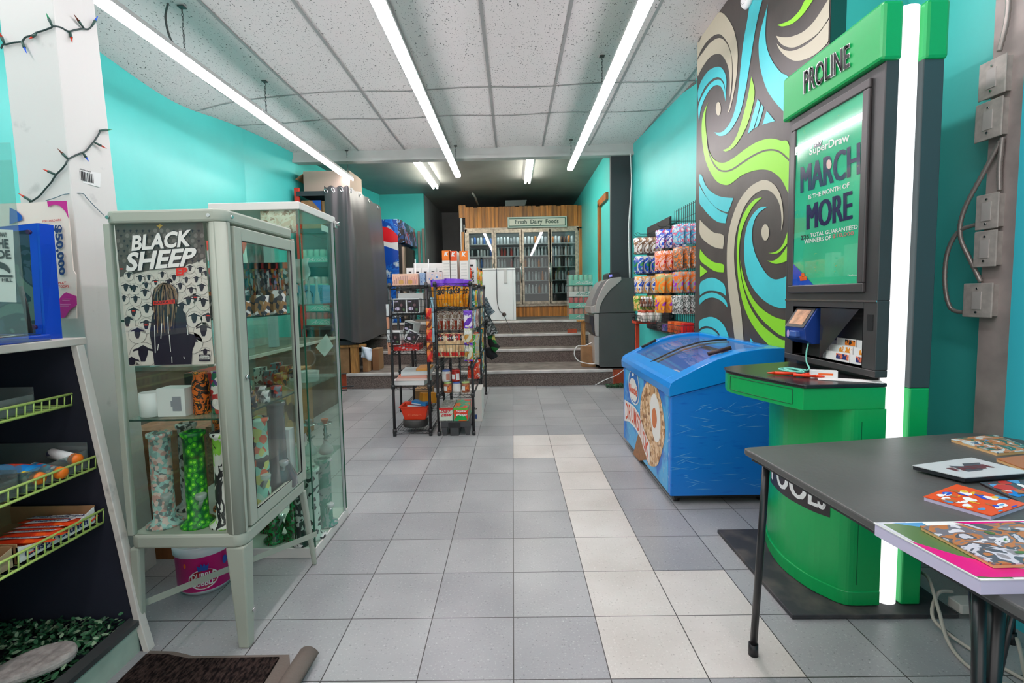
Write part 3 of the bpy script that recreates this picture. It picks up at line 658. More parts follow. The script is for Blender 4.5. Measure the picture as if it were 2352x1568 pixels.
mb.box(X0+.05, X1-.05, Y0+.05, Y1-.05, .05, .565, 2)
mb.build('body', [mat('freezer_front_blue', (8, 110, 205), .3, noise=(5, .1, .5, .6), rgb2=(70, 175, 230)), fb, mat('freezer_liner', (226, 230, 232), .5)], Z, bevel=.006)
mb = MB(); mb.box(X0+.03, X1-.02, Y0+.03, Y1-.03, .03, .05)
for x in (X0+.05, X1-.08):
    for y in (Y0+.06, Y1-.06): mb.cyl((x-.015, y, .022), (x+.015, y, .022), .022, seg=12)
mb.build('caster', black, Z)
outer = [(.858, .628), (.856, .672), (.866, .700), (.885, .716), (1.015, .782), (1.134, .836), (1.254, .869), (1.37, .884), (1.492, .886)]
inner = [(x+.012, z-.03) for x, z in outer]
arch = outer+[(1.492, .79), (1.37, .76), (1.0, .66), (.86, .624)]
mb = MB()
arch2 = [(x, z) for x, z in outer]+[(1.492, bt(1.492)+.004), (.858, bt(.858)+.004)]
mb.prism(arch2, 'Y', Y0-.012, Y0+.09); mb.prism(arch2, 'Y', Y1-.07, Y1+.012)
fr_ = [(.858, .628), (.856, .672), (.866, .700), (.885, .716), (.95, .745), (.96, .72), (.90, .69), (.89, .636)]
mb.prism(fr_, 'Y', Y0+.09, Y1-.07)
mb.box(1.44, 1.492, Y0+.09, Y1-.07, .80, .886)
mb.build('lid_frame', flid, Z, bevel=.008)
gl = [(.93, .732), (1.015, .774), (1.134, .827), (1.254, .860), (1.37, .874), (1.45, .876)]
glass_f = glass('freezer_glass', (248, 251, 251), .8, .05)
for ya, yb, off in ((Y0+.09, Y0+.62, 0), (Y0+.58, Y1-.07, -.012)):
    mb = MB(); mb.grid(lambda u, v: Vector((gl[min(int(u*5), 4)][0]+(gl[min(int(u*5), 4)+1][0]-gl[min(int(u*5), 4)][0])*(u*5-min(int(u*5), 4)), ya+(yb-ya)*v, gl[min(int(u*5), 4)][1]+(gl[min(int(u*5), 4)+1][1]-gl[min(int(u*5), 4)][1])*(u*5-min(int(u*5), 4))+off)), 10, 1)
    g = mb.build('glass_lid', glass_f, Z)
    mb = MB()
    for y in ((yb,) if off == 0 else (ya,)): mb.tube([(x, y, z+off+.002) for x, z in gl], .006, 6)
    mb.build('glass_trim', black, g)
mb = MB(); mb.tube([(1.12, Y0+.115, .845), (1.25, Y0+.115, .878)], .012, 8); mb.build('lid_handle', mat('handle_dark_red', (60, 34, 34), .4), Z)
mb = MB(); mb.tube([(.99, Y1-.10, .785), (1.10, Y1-.10, .838)], .010, 8); mb.build('lid_handle', black, Z)
# ice creams inside
random.seed(21)
icm = [pat('ice_print_a', [(90, 130, 180), (230, 232, 234), (214, 220, 226)], 40), pat('ice_print_b', [(190, 110, 60), (235, 225, 210), (120, 60, 40)], 40), pat('ice_print_c', [(170, 205, 205), (240, 242, 242), (214, 224, 224)], 40), pat('ice_print_d', [(200, 60, 50), (240, 235, 230), (230, 160, 60)], 40)]
mb = MB(); mb.box(-.028, .028, -.075, .075, 0, .02); mb.box(-.028, .028, .075, .09, .008, .011); proto_ic = mb.build('ice_cream_pack', icm[0])
k = 0
for iy in range(9):
    for ix in range(6):
        z = .568+.024*((ix+iy) % 2); x = X0+.10+ix*.082; y = Y0+.15+iy*.105
        if k == 0: o = proto_ic
        else: o = proto_ic.copy(); COL.objects.link(o)
        if k % 4: o.data = o.data if False else o.data
        o.location = (x, y, z); o.rotation_euler = (0, 0, random.uniform(-.12, .12))
        tag(o, 'wrapped ice cream lying under the curved glass lid of the blue freezer', 'ice cream', 'wrapped ice creams in the freezer'); k += 1
        if k in (2, 3, 4):
            pass
meshes = [proto_ic.data]+[proto_ic.data.copy() for _ in range(3)]
for i, m_ in enumerate(meshes): m_.materials[0] = icm[i]
for i, o in enumerate([o for o in COL.objects if o.name.startswith('ice_cream_pack')]): o.data = meshes[random.randrange(4)]
# graphics on the front of the freezer
def FX(x, y, off=.0015): return at(x, y, 'X', X0-off)
gm = [mat('nut_brown', (196, 150, 104), .5), mat('cream_white', (240, 236, 230), .35), mat('caramel', (216, 120, 60), .4), mat('letter_orange', (226, 78, 24), .35), mat('logo_blue', (16, 110, 190), .35),
      pat('chopped_nuts', [(226, 190, 150), (196, 148, 100), (150, 104, 66), (236, 206, 170), (206, 160, 112)], 42, .5), mat('cone_brown', (176, 116, 66), .5, noise=(60, .25), stretch=(1, 3, 1)), mat('splash_white', (200, 226, 240), .4)]
mb = MB()
def cr(p): return (1400+p[0]*.27416, 750+p[1]*.27416)
def fpoly(pts, mi, off, sm=4): mb.poly([FX(*cr(p), off) for p in (smoothp(pts, sm, 80) if sm > 1 else [Vector(q) for q in pts])], mi)
fpoly([(243, 885), (300, 930), (315, 1115), (245, 1122), (198, 1065)], 6, .001, 1)
fpoly([(325, 450), (360, 460), (390, 500), (425, 590), (442, 680), (460, 800), (462, 920), (440, 1040), (420, 1110), (400, 1160), (360, 1170), (320, 1140), (290, 1000), (265, 850), (256, 700), (270, 560), (300, 480)], 5, .0015)
fpoly([(352, 580), (380, 560), (410, 640), (425, 760), (425, 880), (412, 960), (385, 965), (362, 900), (348, 800), (338, 680)], 1, .002)
fpoly([(362, 690), (380, 680), (393, 740), (395, 800), (382, 850), (366, 840), (356, 790), (354, 730)], 2, .0026)
# logo shield
fpoly([(160, 420), (175, 365), (200, 352), (225, 380), (242, 450), (248, 560), (240, 640), (215, 660), (180, 610), (162, 520)], 1, .002)
fpoly([(164, 425), (178, 372), (200, 360), (222, 386), (238, 455), (243, 560), (236, 630), (214, 648), (184, 602), (166, 520)], 4, .0026)
fpoly([(165, 470), (180, 432), (205, 440), (232, 520), (234, 590), (215, 636), (186, 600), (166, 540)], 1, .0032)
text('Nestle', quad(FX(*cr((163, 540)), .004), FX(*cr((231, 590)), .004), FX(*cr((231, 515)), .004), FX(*cr((163, 470)), .004)), mb, 3, bold=.03)
mb.poly([FX(*cr(p), .004) for p in ((224, 512), (232, 500), (232, 508), (225, 518))], 3)
mb.poly([FX(*cr(p), .0034) for p in ellipse(196, 400, 8, 16, 8)], 1)
# DRUMSTICK down the front, letter by letter
A_ = [(133, 622, 780), (158, 640, 782), (180, 656, 800), (202, 672, 826), (226, 706, 860), (247, 740, 900), (264, 790, 930), (278, 838, 990), (298, 900, 1050), (330, 985, 1140)]
word = 'DRUMSTICK'
tp_ = [(x, t_-10) for x, t_, b_ in A_]; bt_ = [(x, b_+10) for x, t_, b_ in A_]
tp_[0] = (126, tp_[0][1]-2); bt_[0] = (126, bt_[0][1]-2); tp_[-1] = (337, tp_[-1][1]+8); bt_[-1] = (337, bt_[-1][1]+8)
mb.poly([FX(*cr(p), .0042) for p in tp_+bt_[::-1]], 1)
for i, ch in enumerate(word):
    x0, t0, b0 = A_[i]; x1, t1, b1 = A_[i+1]
    if ch == 'I': x0 += 4; x1 -= 4
    text(ch, quad(FX(*cr((x0+2, b0-8)), .005), FX(*cr((x1-2, b1-8)), .005), FX(*cr((x1-2, t1+8)), .005), FX(*cr((x0+2, t0+8)), .005)), mb, 3, bold=.015)
random.seed(8)
for k in range(70):   # splashes of cream on the wrap
    y = random.choice([random.uniform(Y0+.01, Y0+.14), random.uniform(Y1-.3, Y1-.02)]); z = random.uniform(.09, .52)
    l = random.uniform(.004, .020); a = random.uniform(.9, 2.1)
    c = Vector((X0-.0012, y, z)); d = Vector((0, cos(a), sin(a)))*l; e = Vector((0, -sin(a), cos(a)))*l*.18
    mb.poly([c-d, c-e, c+d, c+e], 7)
mb.build('front_graphic', gm, Z)
mb = MB()                                        # scratches on the near end
for k in range(60):
    x = random.uniform(X0+.03, X1-.03); z = random.uniform(.08, .6); l = random.uniform(.01, .07); a = random.gauss(.1, .25)
    c = Vector((x, Y0-.0008, z)); d = Vector((cos(a), 0, sin(a)))*l; e = Vector((-sin(a), 0, cos(a)))*.0012
    mb.poly([c-d, c-e, c+d, c+e], 0)
mb.build('scratches', mat('scratch_pale_blue', (120, 190, 235), .5), Z)
# ================================================================ folding table
tm = mat('table_black', (94, 92, 90), .42, noise=(3, .15), bump=(60, .08), spec=.5); tube_m = mat('black_tube', (34, 34, 36), .3, spec=.6)
Tb = thing('folding_table', 'black folding table in the right foreground with magazines on it', 'table', (1.1, 1.1, 0))
out = [Vector(p) for p in ((.735, 1.50), (.728, 1.555), (.733, 1.571), (.748, 1.578), (1.52, 1.70), (1.60, 1.69), (1.66, 1.60), (1.665, 1.45), (1.66, .86), (1.62, .78), (1.50, .72), (.92, .63), (.85, .635), (.81, .66), (.79, .70), (.782, .76))]
mb = MB(); mb.prism(out, 'Z', .682, .702); mb.build('tabletop', tm, Tb, bevel=.004)
ins = [(1.15+(x-1.15)*.965, 1.15+(y-1.15)*.965) for x, y in [(p.x, p.y) for p in out]]
mb = MB(); mb.prism(ins, 'Z', .670, .682); mb.build('rim', tube_m, Tb)
for x, y, tx, ty in ((.775, 1.575, .785, 1.535), (1.66, 1.62, 1.63, 1.60), (.885, .90, .905, .95), (1.56, .86, 1.53, .90)):
    mb = MB(); mb.tube([(tx, ty, .66), (x*.5+tx*.5, y*.5+ty*.5, .34), (x, y, .03)], .0115, 10); lg = mb.build('leg', tube_m, Tb)
    mb = MB(); mb.cyl((x, y, 0), (x, y, .04), .0155, .015, 14); mb.build('rubber_foot', black, lg)
mb = MB(); mb.tube([(.80, 1.53, .655), (1.60, 1.60, .655)], .008, 6); mb.build('brace', tube_m, Tb); mb = MB(); mb.tube([(.91, .93, .40), (1.5, .88, .40)], .011, 6)
mb.tube([(.955, .965, .655), (.945, .955, .30), (.93, .94, .05)], .016, 8); mb.tube([(.90, .93, .38), (1.02, 1.10, .655)], .007, 6); mb.tube([(.96, .96, .40), (1.10, 1.05, .655)], .007, 6)
mb.build('brace', tube_m, Tb)
# ================================================================ grey-green metal glass cabinet
cm = mat('cabinet_grey_green', (166, 172, 158), .5, spec=.4)
CX0, CX1, CY0, CY1 = -1.325, -.928, 1.618, 2.135
Cb = thing('glass_cabinet', 'grey green metal glass cabinet on legs with a black sheep poster in front', 'cabinet', (-1.13, 1.88, 0))
mb = MB(); mb.rbox(CX0, CX1, CY0, CY1, 1.460, 1.502, .035); mb.build('top', cm, Cb, bevel=.008)
mb = MB(); mb.rbox(CX0, CX1, CY0, CY1, .366, .413, .035); mb.build('bottom', cm, Cb, bevel=.008)
mb = MB(); mb.rbox(CX1-.068, CX1, CY0, CY0+.050, .413, 1.460, .032); mb.build('corner_post', cm, Cb)
for x0, x1, y0, y1 in ((CX0, CX0+.020, CY0, CY0+.022), (CX0, CX0+.02, CY1-.02, CY1), (CX1-.02, CX1, CY1-.02, CY1)):
    mb = MB(); mb.box(x0, x1, y0, y1, .413, 1.460); mb.build('corner_post', cm, Cb, bevel=.002)
d = thing('door', None, None, (0, 0, 0)); d.parent = Cb; d.location = (0, 0, 0)
D0, D1, E0, E1 = CY0+.052, CY1-.004, .418, 1.452
bpy.data.objects.remove(d)
mb = MB(); x0, x1 = CX1-.016, CX1+.003
mb.box(x0, x1, D0, D0+.042, E0, E1); mb.box(x0, x1, D1-.040, D1, E0, E1); mb.box(x0, x1, D0+.042, D1-.040, E0, E0+.045); mb.box(x0, x1, D0+.042, D1-.040, E1-.045, E1)
dr = mb.build('door', cm, Cb, bevel=.003)
mb = MB(); mb.box(x0+.006, x0+.010, D0+.042, D1-.040, E0+.045, E1-.045); mb.build('door_glass', clear, dr)
mb = MB(); mb.tube([(CX1+.001, y, z) for y, z in ((D0+.042, E0+.045), (D1-.04, E0+.045), (D1-.04, E1-.045), (D0+.042, E1-.045))], .003, 4, closed=True); mb.build('seal', black, dr)
mb = MB(); mb.cyl((CX1+.003, D0+.02, .94), (CX1+.011, D0+.02, .94), .008, seg=14); mb.build('lock', chrome, dr)
for z in (.60, 1.25):
    mb = MB(); mb.box(CX1+.001, CX1+.007, D1-.004, D1+.006, z-.018, z+.018); mb.build('hinge', chrome, dr)
mb = MB(); mb.box(CX0+.02, CX1-.066, CY0+.008, CY0+.012, .413, 1.46); mb.build('front_glass', clear, Cb)
mb = MB(); mb.box(CX0+.004, CX0+.008, CY0+.022, CY1-.02, .413, 1.46); mb.build('side_glass', clear, Cb)
mb = MB(); mb.box(CX0+.02, CX1-.02, CY1-.012, CY1-.008, .413, 1.46); mb.build('back_glass', clear, Cb)
gedge = glass('shelf_glass', (232, 244, 238), .6, .05)
for z in (.802, 1.14):
    mb = MB(); mb.box(CX0+.012, CX1-.02, CY0+.025, CY1-.016, z, z+.006); s_ = mb.build('glass_shelf', gedge, Cb)
    mb = MB(); mb.box(CX0+.012, CX1-.02, CY0+.023, CY0+.025, z, z+.006); mb.box(CX1-.02, CX1-.0185, CY0+.025, CY1-.016, z, z+.006); mb.build('shelf_edge', mat('glass_edge_dark', (40, 70, 60), .2), s_)
def cleg(x, y, dx, dy, w0, w1):
    mb = MB()
    mb.add([(x-w0, y-w0, .366), (x+w0, y-w0, .366), (x+w0, y+w0, .366), (x-w0, y+w0, .366), (x+dx-w1, y+dy-w1, 0), (x+dx+w1, y+dy-w1, 0), (x+dx+w1, y+dy+w1, 0), (x+dx-w1, y+dy+w1, 0)],
           [(0, 1, 2, 3), (7, 6, 5, 4), (0, 4, 5, 1), (1, 5, 6, 2), (2, 6, 7, 3), (3, 7, 4, 0)])
    mb.build('leg', cm, Cb, bevel=.006)
cleg(CX1-.035, CY0+.035, .008, -.008, .032, .019); cleg(CX1-.015, CY1-.015, .018, .05, .013, .009); cleg(CX0+.015, CY0+.02, -.012, 0, .016, .012); cleg(CX0+.015, CY1-.015, -.02, .03, .013, .009)
mb = MB(); mb.prism([(-1.335, 1.64), (-1.325, 1.655), (-.905, 2.165), (-.915, 2.15)], 'Z', .135, .160); mb.build('cross_bar', cm, Cb, bevel=.002)
for k, (x, y) in enumerate(((CX0+.018, CY0), (CX1-.05, CY0))):
    mb = MB(); mb.cyl((x, CY0-.003, 1.480), (x, CY0+.002, 1.480), .006, seg=10); mb.build('screw', chrome, Cb)
mb = MB(); mb.cyl((CX1-.004, CY0+.045, 1.48), (CX1+.004, CY0+.045, 1.48), .006, seg=10); mb.build('screw', chrome, Cb)
mb = MB(); mb.cyl((CX1+.0, CY0+.04, .12), (CX1-.012, CY0+.045, .12), .006, seg=10); mb.build('screw', chrome, Cb)
# poster behind the front glass -------------------------------
PY = CY0+.017
def S(x, y, off=0): return at(x, y, 'Y', PY-off)
def zc(p): return (230+p[0]*.27422, 450+p[1]*.27422)   # crop coordinates
Mp = [mat('poster_warm_white', (226, 212, 204), .4), mat('poster_dark_top', (96, 84, 82), .4), mat('poster_navy_black', (42, 34, 52), .4), mat('poster_lettering', (240, 232, 228), .4),
      mat('poster_red', (232, 36, 22), .4), mat('poster_brown', (150, 118, 92), .5), mat('poster_grey_line', (150, 140, 136), .5), mat('poster_gold', (206, 160, 70), .4), mat('poster_sheep_shade', (128, 114, 112), .4)]
mb = MB(); mb.poly([S(*zc(p)) for p in ((243, 1424), (955, 1408), (860, 200), (120, 240))], 0)
def clip(p): x, y = p; y = min(y, 1416); return (min(max(x, 121+(y-240)*.1039), 859+(y-200)*.0786), y)
def pl(pts, mi, off): mb.poly([S(*zc(clip(p)), off) for p in pts], mi)
pl([(120, 240), (860, 200), (885, 520), (700, 600), (420, 620), (160, 680), (140, 500)], 1, .0008)
random.seed(4)
def head(x, y, s, mi=2, off=.0018, fleece=True):
    if fleece:
        pl([(x+s*1.3*cos(a)*1.05, y+s*.45+s*1.35*sin(a)) for a in [i*pi/7 for i in range(14)]], 6, off-.0006)
        pl([(x+s*1.24*cos(a)*1.05, y+s*.45+s*1.29*sin(a)) for a in [i*pi/7 for i in range(14)]], 0 if mi == 2 else 8, off-.0003)
    pl([(x-s*.46, y-s*.35), (x, y-s*.6), (x+s*.46, y-s*.35), (x+s*.44, y+s*.3), (x+s*.2, y+s*1.0), (x-s*.2, y+s*1.0), (x-s*.44, y+s*.3)], mi, off)
    for sg in (-1, 1): pl([(x+sg*s*.35, y-s*.35), (x+sg*s*.9, y-s*.2), (x+sg*s*1.0, y+s*.05), (x+sg*s*.7, y-s*.05), (x+sg*s*.38, y-s*.1)], mi, off)
row = 0; yy = 290.0
while yy < 560:
    for k in range(15):
        x = 150+k*52+(26 if row % 2 else 0)
        if x < 860+(yy-200)*.06: head(x, yy, 15, 2 if False else 2, .0014, False) if random.random() < .5 else pl([(x+17*cos(a), yy+19*sin(a)) for a in [i*pi/5 for i in range(10)]], 8, .0012)
    yy += 42; row += 1
for (x, y, s) in [(240, 655, 28), (335, 680, 32), (408, 675, 27), (520, 650, 29), (620, 675, 30), (465, 715, 26), (572, 715, 28), (722, 695, 28), (805, 690, 30), (840, 610, 30), (752, 595, 28), (888, 640, 28), (215, 755, 36), (283, 765, 34), (385, 740, 28), (670, 745, 32), (763, 780, 32), (850, 755, 36), (375, 800, 34), (200, 850, 30), (296, 855, 34), (740, 865, 40), (797, 845, 34), (865, 880, 40), (390, 930, 42), (280, 960, 42), (682, 915, 40), (788, 1010, 46), (905, 1005, 44), (228, 1040, 46), (385, 1065, 44), (312, 1135, 50), (866, 1110, 56), (360, 1300, 76), (262, 1385, 60), (770, 1200, 60), (880, 1300, 34)]:
    head(x, y, s*1.15)
for x, y in ((178, 610), (465, 717), (280, 962), (797, 848), (905, 1002), (386, 1080)): pl([(x-14, y-5), (x+14, y-5), (x+14, y+5), (x-14, y+5)], 4, .0022)
# figure in the middle
pl([(432, 1010), (462, 950), (520, 900), (600, 900), (665, 925), (715, 985), (730, 1100), (740, 1150), (785, 1160), (820, 1225), (790, 1215), (772, 1300), (765, 1408), (455, 1417), (440, 1300), (415, 1150)], 2, .003)
pl([(452, 1010), (462, 850), (492, 775), (550, 750), (605, 780), (630, 860), (640, 960), (600, 1000), (500, 1000)], 2, .0034)
for k in range(34):
    a = -1.25+2.5*k/33; x0, y0 = 540+8*sin(k), 740; l = random.uniform(240, 420) if abs(a) < .8 else random.uniform(160, 280)
    pts = []
    for t in range(6):
        u = t/5; pts.append((x0+sin(a)*(104*min(1, u*2.2))+random.uniform(-7, 7), y0-14+(1-cos(min(1, u*2)*1.2))*30+l*u*u*.95+20*u))
    for (xa, ya), (xb, yb) in zip(pts, pts[1:]): pl([(xa-5, ya), (xa+5, ya), (xb+4, yb), (xb-4, yb)], 5 if k % 3 else 2, .0038)
for (xa, ya, xb, yb) in ((516, 1065, 508, 1190), (566, 1010, 572, 1150), (578, 1160, 590, 1300), (600, 1345, 602, 1395), (455, 1080, 462, 1310), (488, 1240, 480, 1290), (490, 1238, 560, 1236), (725, 1080, 735, 1160), (700, 1345, 706, 1358)): pl([(xa-3, ya), (xa+4, ya), (xb+4, yb+3), (xb-3, yb+3)], 3, .0042)
pl([(445, 882), (625, 866), (628, 900), (447, 914)], 4, .0046); text('KASKATE', quad(S(*zc((455, 906)), .005), S(*zc((618, 892)), .005), S(*zc((616, 872)), .005), S(*zc((453, 886)), .005)), mb, 2, bold=.02)
def PWORD(s, bl, br, tr, tl, mi, off, bold): text(s, quad(*[S(*zc(p), off) for p in (bl, br, tr, tl)]), mb, mi, bold=bold)
PWORD('BLACK', (262, 465), (758, 422), (775, 275), (275, 330), 2, .0055, .05); PWORD('BLACK', (262, 462), (754, 422), (772, 278), (272, 330), 3, .006, .035)
PWORD('SHEEP', (214, 640), (770, 585), (825, 424), (232, 470), 2, .0055, .05); PWORD('SHEEP', (214, 636), (764, 585), (822, 427), (232, 473), 3, .006, .035)
PWORD('EP', (637, 668), (726, 662), (732, 598), (637, 603), 4, .006, .05)
pl([(470, 250), (492, 240), (500, 232), (508, 240), (528, 246), (512, 256), (498, 274), (486, 258)], 7, .002)
pl([(826, 1328), (918, 1326), (922, 1382), (828, 1384)], 2, .004); pl([(832, 1343), (914, 1341), (916, 1368), (833, 1369)], 3, .0045); PWORD('PARENTAL', (836, 1340), (912, 1338), (912, 1330), (836, 1331), 3, .005, 0); PWORD('ADVISORY', (838, 1366), (912, 1364), (912, 1346), (838, 1348), 2, .005, .02)
tag(mb.build('sheep_poster', Mp), 'black sheep poster inside the front glass of the grey green cabinet', 'poster')
# ================================================================ water pipes and other goods inside
smoke = glass('smoke_glass', (225, 235, 232), 2.2, .28)
def pipe(name, label, x, y, z, h, r, mats, group=None, style=0, joint=True, rz=-.8):
    """straight tube pipe on a flared foot"""
    t = thing('water_pipe', label, 'water pipe', (0, 0, 0), group)
    mb = MB(); br = r*1.75
    if style == 1: prof = [(br*1.0, 0), (br*1.25, .02), (br*1.2, h*.16), (r*1.05, h*.36), (r, h*.95), (r*1.18, h*.97), (r*1.18, h), (r*.8, h)]
    else: prof = [(br, 0), (br, .008), (r*1.05, .026), (r, h*.94), (r*1.2, h*.955), (r*1.22, h*.99), (r*.85, h), (r*.8, h*.9)]
    mb.lathe(prof, (0, 0, 0), 24, 0); mb.build('tube', mats, t)
    if joint:
        mb = MB(); a = Vector((cos(rz), sin(rz), 0))
        mb.tube([a*(r*.9)+Vector((0, 0, h*.20)), a*(r*1.9)+Vector((0, 0, h*.30))], .007, 8)
        mb.lathe([(.004, 0), (.017, .010), (.019, .024), (.016, .026), (.006, .010)], a*(r*1.9)+Vector((0, 0, h*.30)), 14)
        mb.build('bowl', smoke, t)
    t.location = (x, y, z); return t
zb = .4135
pink = pat('pipe_print_pink_teal', [(180, 214, 206), (206, 160, 150), (150, 190, 184), (226, 200, 190), (120, 130, 130)], 85, .5)
greenb = pat('pipe_print_green_drops', [(150, 240, 60), (60, 170, 40), (22, 110, 46), (10, 80, 40)], 60, .35, kind='spot', stretch=(1, 1, .8))
blackw = pat('pipe_print_black_white', [(232, 232, 226), (44, 44, 46), (228, 230, 224), (150, 220, 80), (50, 50, 50)], 12, .4, kind='noise', stretch=(1, 1, .6))
orangeb = pat('pipe_print_orange_black', [(30, 24, 20), (226, 110, 30), (40, 28, 20), (240, 150, 40)], 30, .5, kind='noise')
tealo = pat('pipe_print_teal_fruit', [(130, 205, 180), (200, 205, 110), (220, 100, 60), (170, 215, 190), (60, 60, 60)], 38, .5)
pipe('p', 'pale pink and teal patterned water pipe, leftmost in the bottom of the grey green cabinet', -1.255, 1.705, zb, .335, .033, pink)
pipe('p', 'bright green drop patterned water pipe in the bottom of the grey green cabinet', -1.135, 1.705, zb, .337, .033, greenb)
pipe('p', 'black, white and green water pipe beside the front corner post of the cabinet', -1.030, 1.705, zb, .335, .033, blackw)
pipe('p', 'orange and black water pipe standing behind the bright green one', -1.105, 1.84, zb, .35, .030, orangeb)
pipe('p', 'teal pipe with fruit pattern seen through the cabinet door', -1.0, 1.885, zb, .34, .034, tealo)
pipe('p', 'dark smoky beaker shaped water pipe behind the cabinet door', -.99, 2.015, zb, .37, .033, glass('dark_smoke_glass', (90, 90, 92), 2.5, .12), style=1)
pipe('p', 'white spotted tall pipe behind the pink and teal one', -1.255, 1.85, zb, .33, .03, pat('pipe_print_grey_spots', [(200, 200, 196), (60, 60, 60), (180, 180, 176)], 70, .5))
mb = MB(); mb.box(-1.02, -.96, 2.06, 2.11, zb, zb+.24); mb.box(-1.0, -.98, 2.0585, 2.06, zb+.06, zb+.2, 1)
tag(mb.build('white_box', [white, paper]), 'tall plain white box at the back of the cabinet bottom', 'box')
zs = .8085
mb = MB(); mb.lathe([(.034, 0), (.037, .002), (.037, .083), (.034, .083), (.033, .01), (0, .01)], (-1.268, 1.70, zs), 28)
tag(mb.build('white_cup', white), 'plain white cup on the middle glass shelf of the cabinet', 'cup')
t = thing('mug_box', 'white cardboard box with a mug picture on the cabinet shelf', 'box', (-1.20, 1.71, zs))
mb = MB(); mb.box(-1.232, -1.135, 1.675, 1.745, zs, zs+.098); mb.build('carton', white, t, bevel=.001)
mb = MB(); mb.box(-1.178, -1.148, 1.6738, 1.675, zs+.02, zs+.07, 0); mb.box(-1.184, -1.178, 1.6738, 1.675, zs+.035, zs+.055, 0); mb.build('mug_picture', mat('mug_grey', (150, 150, 158), .5), t)
for i, (x, y, mname, lab) in enumerate(((-1.105, 1.72, orangeb, 'orange and black patterned jar on the cabinet shelf beside the mug box'), (-1.045, 1.73, pat('skull_print_jar', [(226, 224, 218), (190, 60, 60), (40, 120, 90), (240, 236, 230), (90, 60, 130)], 60, .4), 'white jar with coloured print on the cabinet shelf'))):
    mb = MB(); mb.lathe([(.026, 0), (.028, .004), (.026, .05), (.028, .10), (.022, .14), (.024, .15), (.018, .15)], (x, y, zs), 20); tag(mb.build('patterned_jar', mname), lab, 'jar')
mb = MB(); mb.lathe([(.0, .003), (.06, .003), (.072, .013), (.074, .012), (.062, 0), (0, 0)], (-1.05, 1.84, zs), 28); tag(mb.build('rolling_tray', orangeb), 'round orange patterned tray on the middle cabinet shelf', 'tray')
mb = MB(); mb.box(-1.27, -1.13, 1.88, 2.08, zs, zs+.12); tag(mb.build('carton', [pat('red_carton_print', [(190, 50, 30), (40, 50, 44), (200, 60, 36)], 6, .5)]), 'red and dark carton at the back of the middle cabinet shelf', 'box')
random.seed(31)
jm = [pat('jar_mix_a', [(60, 60, 66), (210, 206, 200), (150, 110, 70)], 60), pat('jar_mix_b', [(190, 90, 40), (50, 40, 36), (220, 160, 60)], 60), pat('jar_mix_c', [(120, 130, 140), (40, 44, 60), (200, 60, 50)], 60), pat('jar_mix_d', [(220, 218, 214), (150, 150, 150), (90, 90, 90)], 60)]
def grinder(i, x, y, z, m, label, grp, r=.022, h=.045):
    mb = MB(); mb.lathe([(r, 0), (r, h*.45), (r*.94, h*.48), (r, h*.52), (r, h), (0, h)], (x, y, z), 18); return tag(mb.build('herb_grinder', m), label, 'grinder', grp)
for i in range(9):
    grinder(i, -.975-.062*(i % 3), 1.80+.10*(i//3), zs, jm[i % 4], 'small patterned grinder tin on the middle cabinet shelf behind the door', 'grinder tins on the middle cabinet shelf')
for i in range(12):
    x, y = -.965-.075*(i % 4), 1.72+.14*(i//4)
    mb = MB(); mb.box(-.028, .028, -.04, .04, 0, .055+.02*(i % 3), 0, Matrix.Translation((x, y, 1.1465)) @ Matrix.Rotation(random.uniform(-.3, .3), 4, 'Z'))
    tag(mb.build('small_carton', jm[(i*3) % 4]), 'small printed carton on the top shelf of the grey green cabinet', 'box', 'cartons on the top cabinet shelf')
for i in range(10):
    x, y = -.96-.03*i, 2.095
    mb = MB(); mb.grid(lambda u, v: Vector((x-.025+.05*u, y+.004*sin(pi*u), 1.22+.12*v)), 4, 2); mb.box(x-.025, x+.025, y-.002, y+.004, 1.335, 1.36, 1)
    tag(mb.build('pouch', [jm[i % 4], red if i % 2 else orange], solid=.002), 'small pouch with a red header hanging at the back of the cabinet', 'pouch', 'pouches hanging at the back of the cabinet')
# ================================================================ tub and wooden unit
tub = thing('bubble_gum_tub', 'open white and pink bubble gum tub on the floor under the cabinet', 'tub', (-1.335, 2.03, 0))
mb = MB(); c = (-1.335, 2.03, 0)
mb.lathe([(.090, 0), (.104, .02), (.109, .165), (.114, .168), (.116, .205), (.107, .205), (.098, .06), (0, .06)], c, 36, mats=[0, 1, 0, 0, 0, 0, 2, 2])
mb.build('bucket', [mat('tub_white', (214, 220, 224), .3), mat('tub_magenta', (206, 20, 120), .35), mat('tub_inside', (150, 154, 152), .5)], tub)
def cyl_pt(a, z, off=.0): r = .104+.005*(z-.02)/.145+off; return Vector((c[0]+r*cos(a), c[1]+r*sin(a), z))
mb = MB(); ac = radians(-62)
mb.poly([cyl_pt(ac+.52*cos(t_), .072+.043*sin(t_), .0012) for t_ in [i*pi/12 for i in range(24)]], 0)
mb.poly([cyl_pt(ac+.48*cos(t_), .072+.038*sin(t_), .0018) for t_ in [i*pi/12 for i in range(24)]], 1)
text('DUBBLE', lambda u, v: cyl_pt(ac-.40+.80*u, .074+.026*v, .0026), mb, 0, bold=.03); text('BUBBLE', lambda u, v: cyl_pt(ac-.36+.72*u, .044+.026*v, .0026), mb, 0, bold=.03)
mb.poly([cyl_pt(ac+a_, z_, .003) for a_, z_ in ((-.16, .108), (.16, .108), (.2, .135), (.1, .125), (.05, .14), (0, .127), (-.05, .14), (-.1, .125), (-.2, .135))], 2)
mb.poly([cyl_pt(ac+.78+.10*cos(t_), .125+.018*sin(t_), .002) for t_ in [i*pi/8 for i in range(16)]], 2)
mb.poly([cyl_pt(ac-.62+.05*cos(t_), .135+.010*sin(t_), .002) for t_ in [i*pi/8 for i in range(16)]], 3)
mb.build('label_print', [white, mat('label_dark_red', (170, 20, 40), .4), blue, orange], tub)
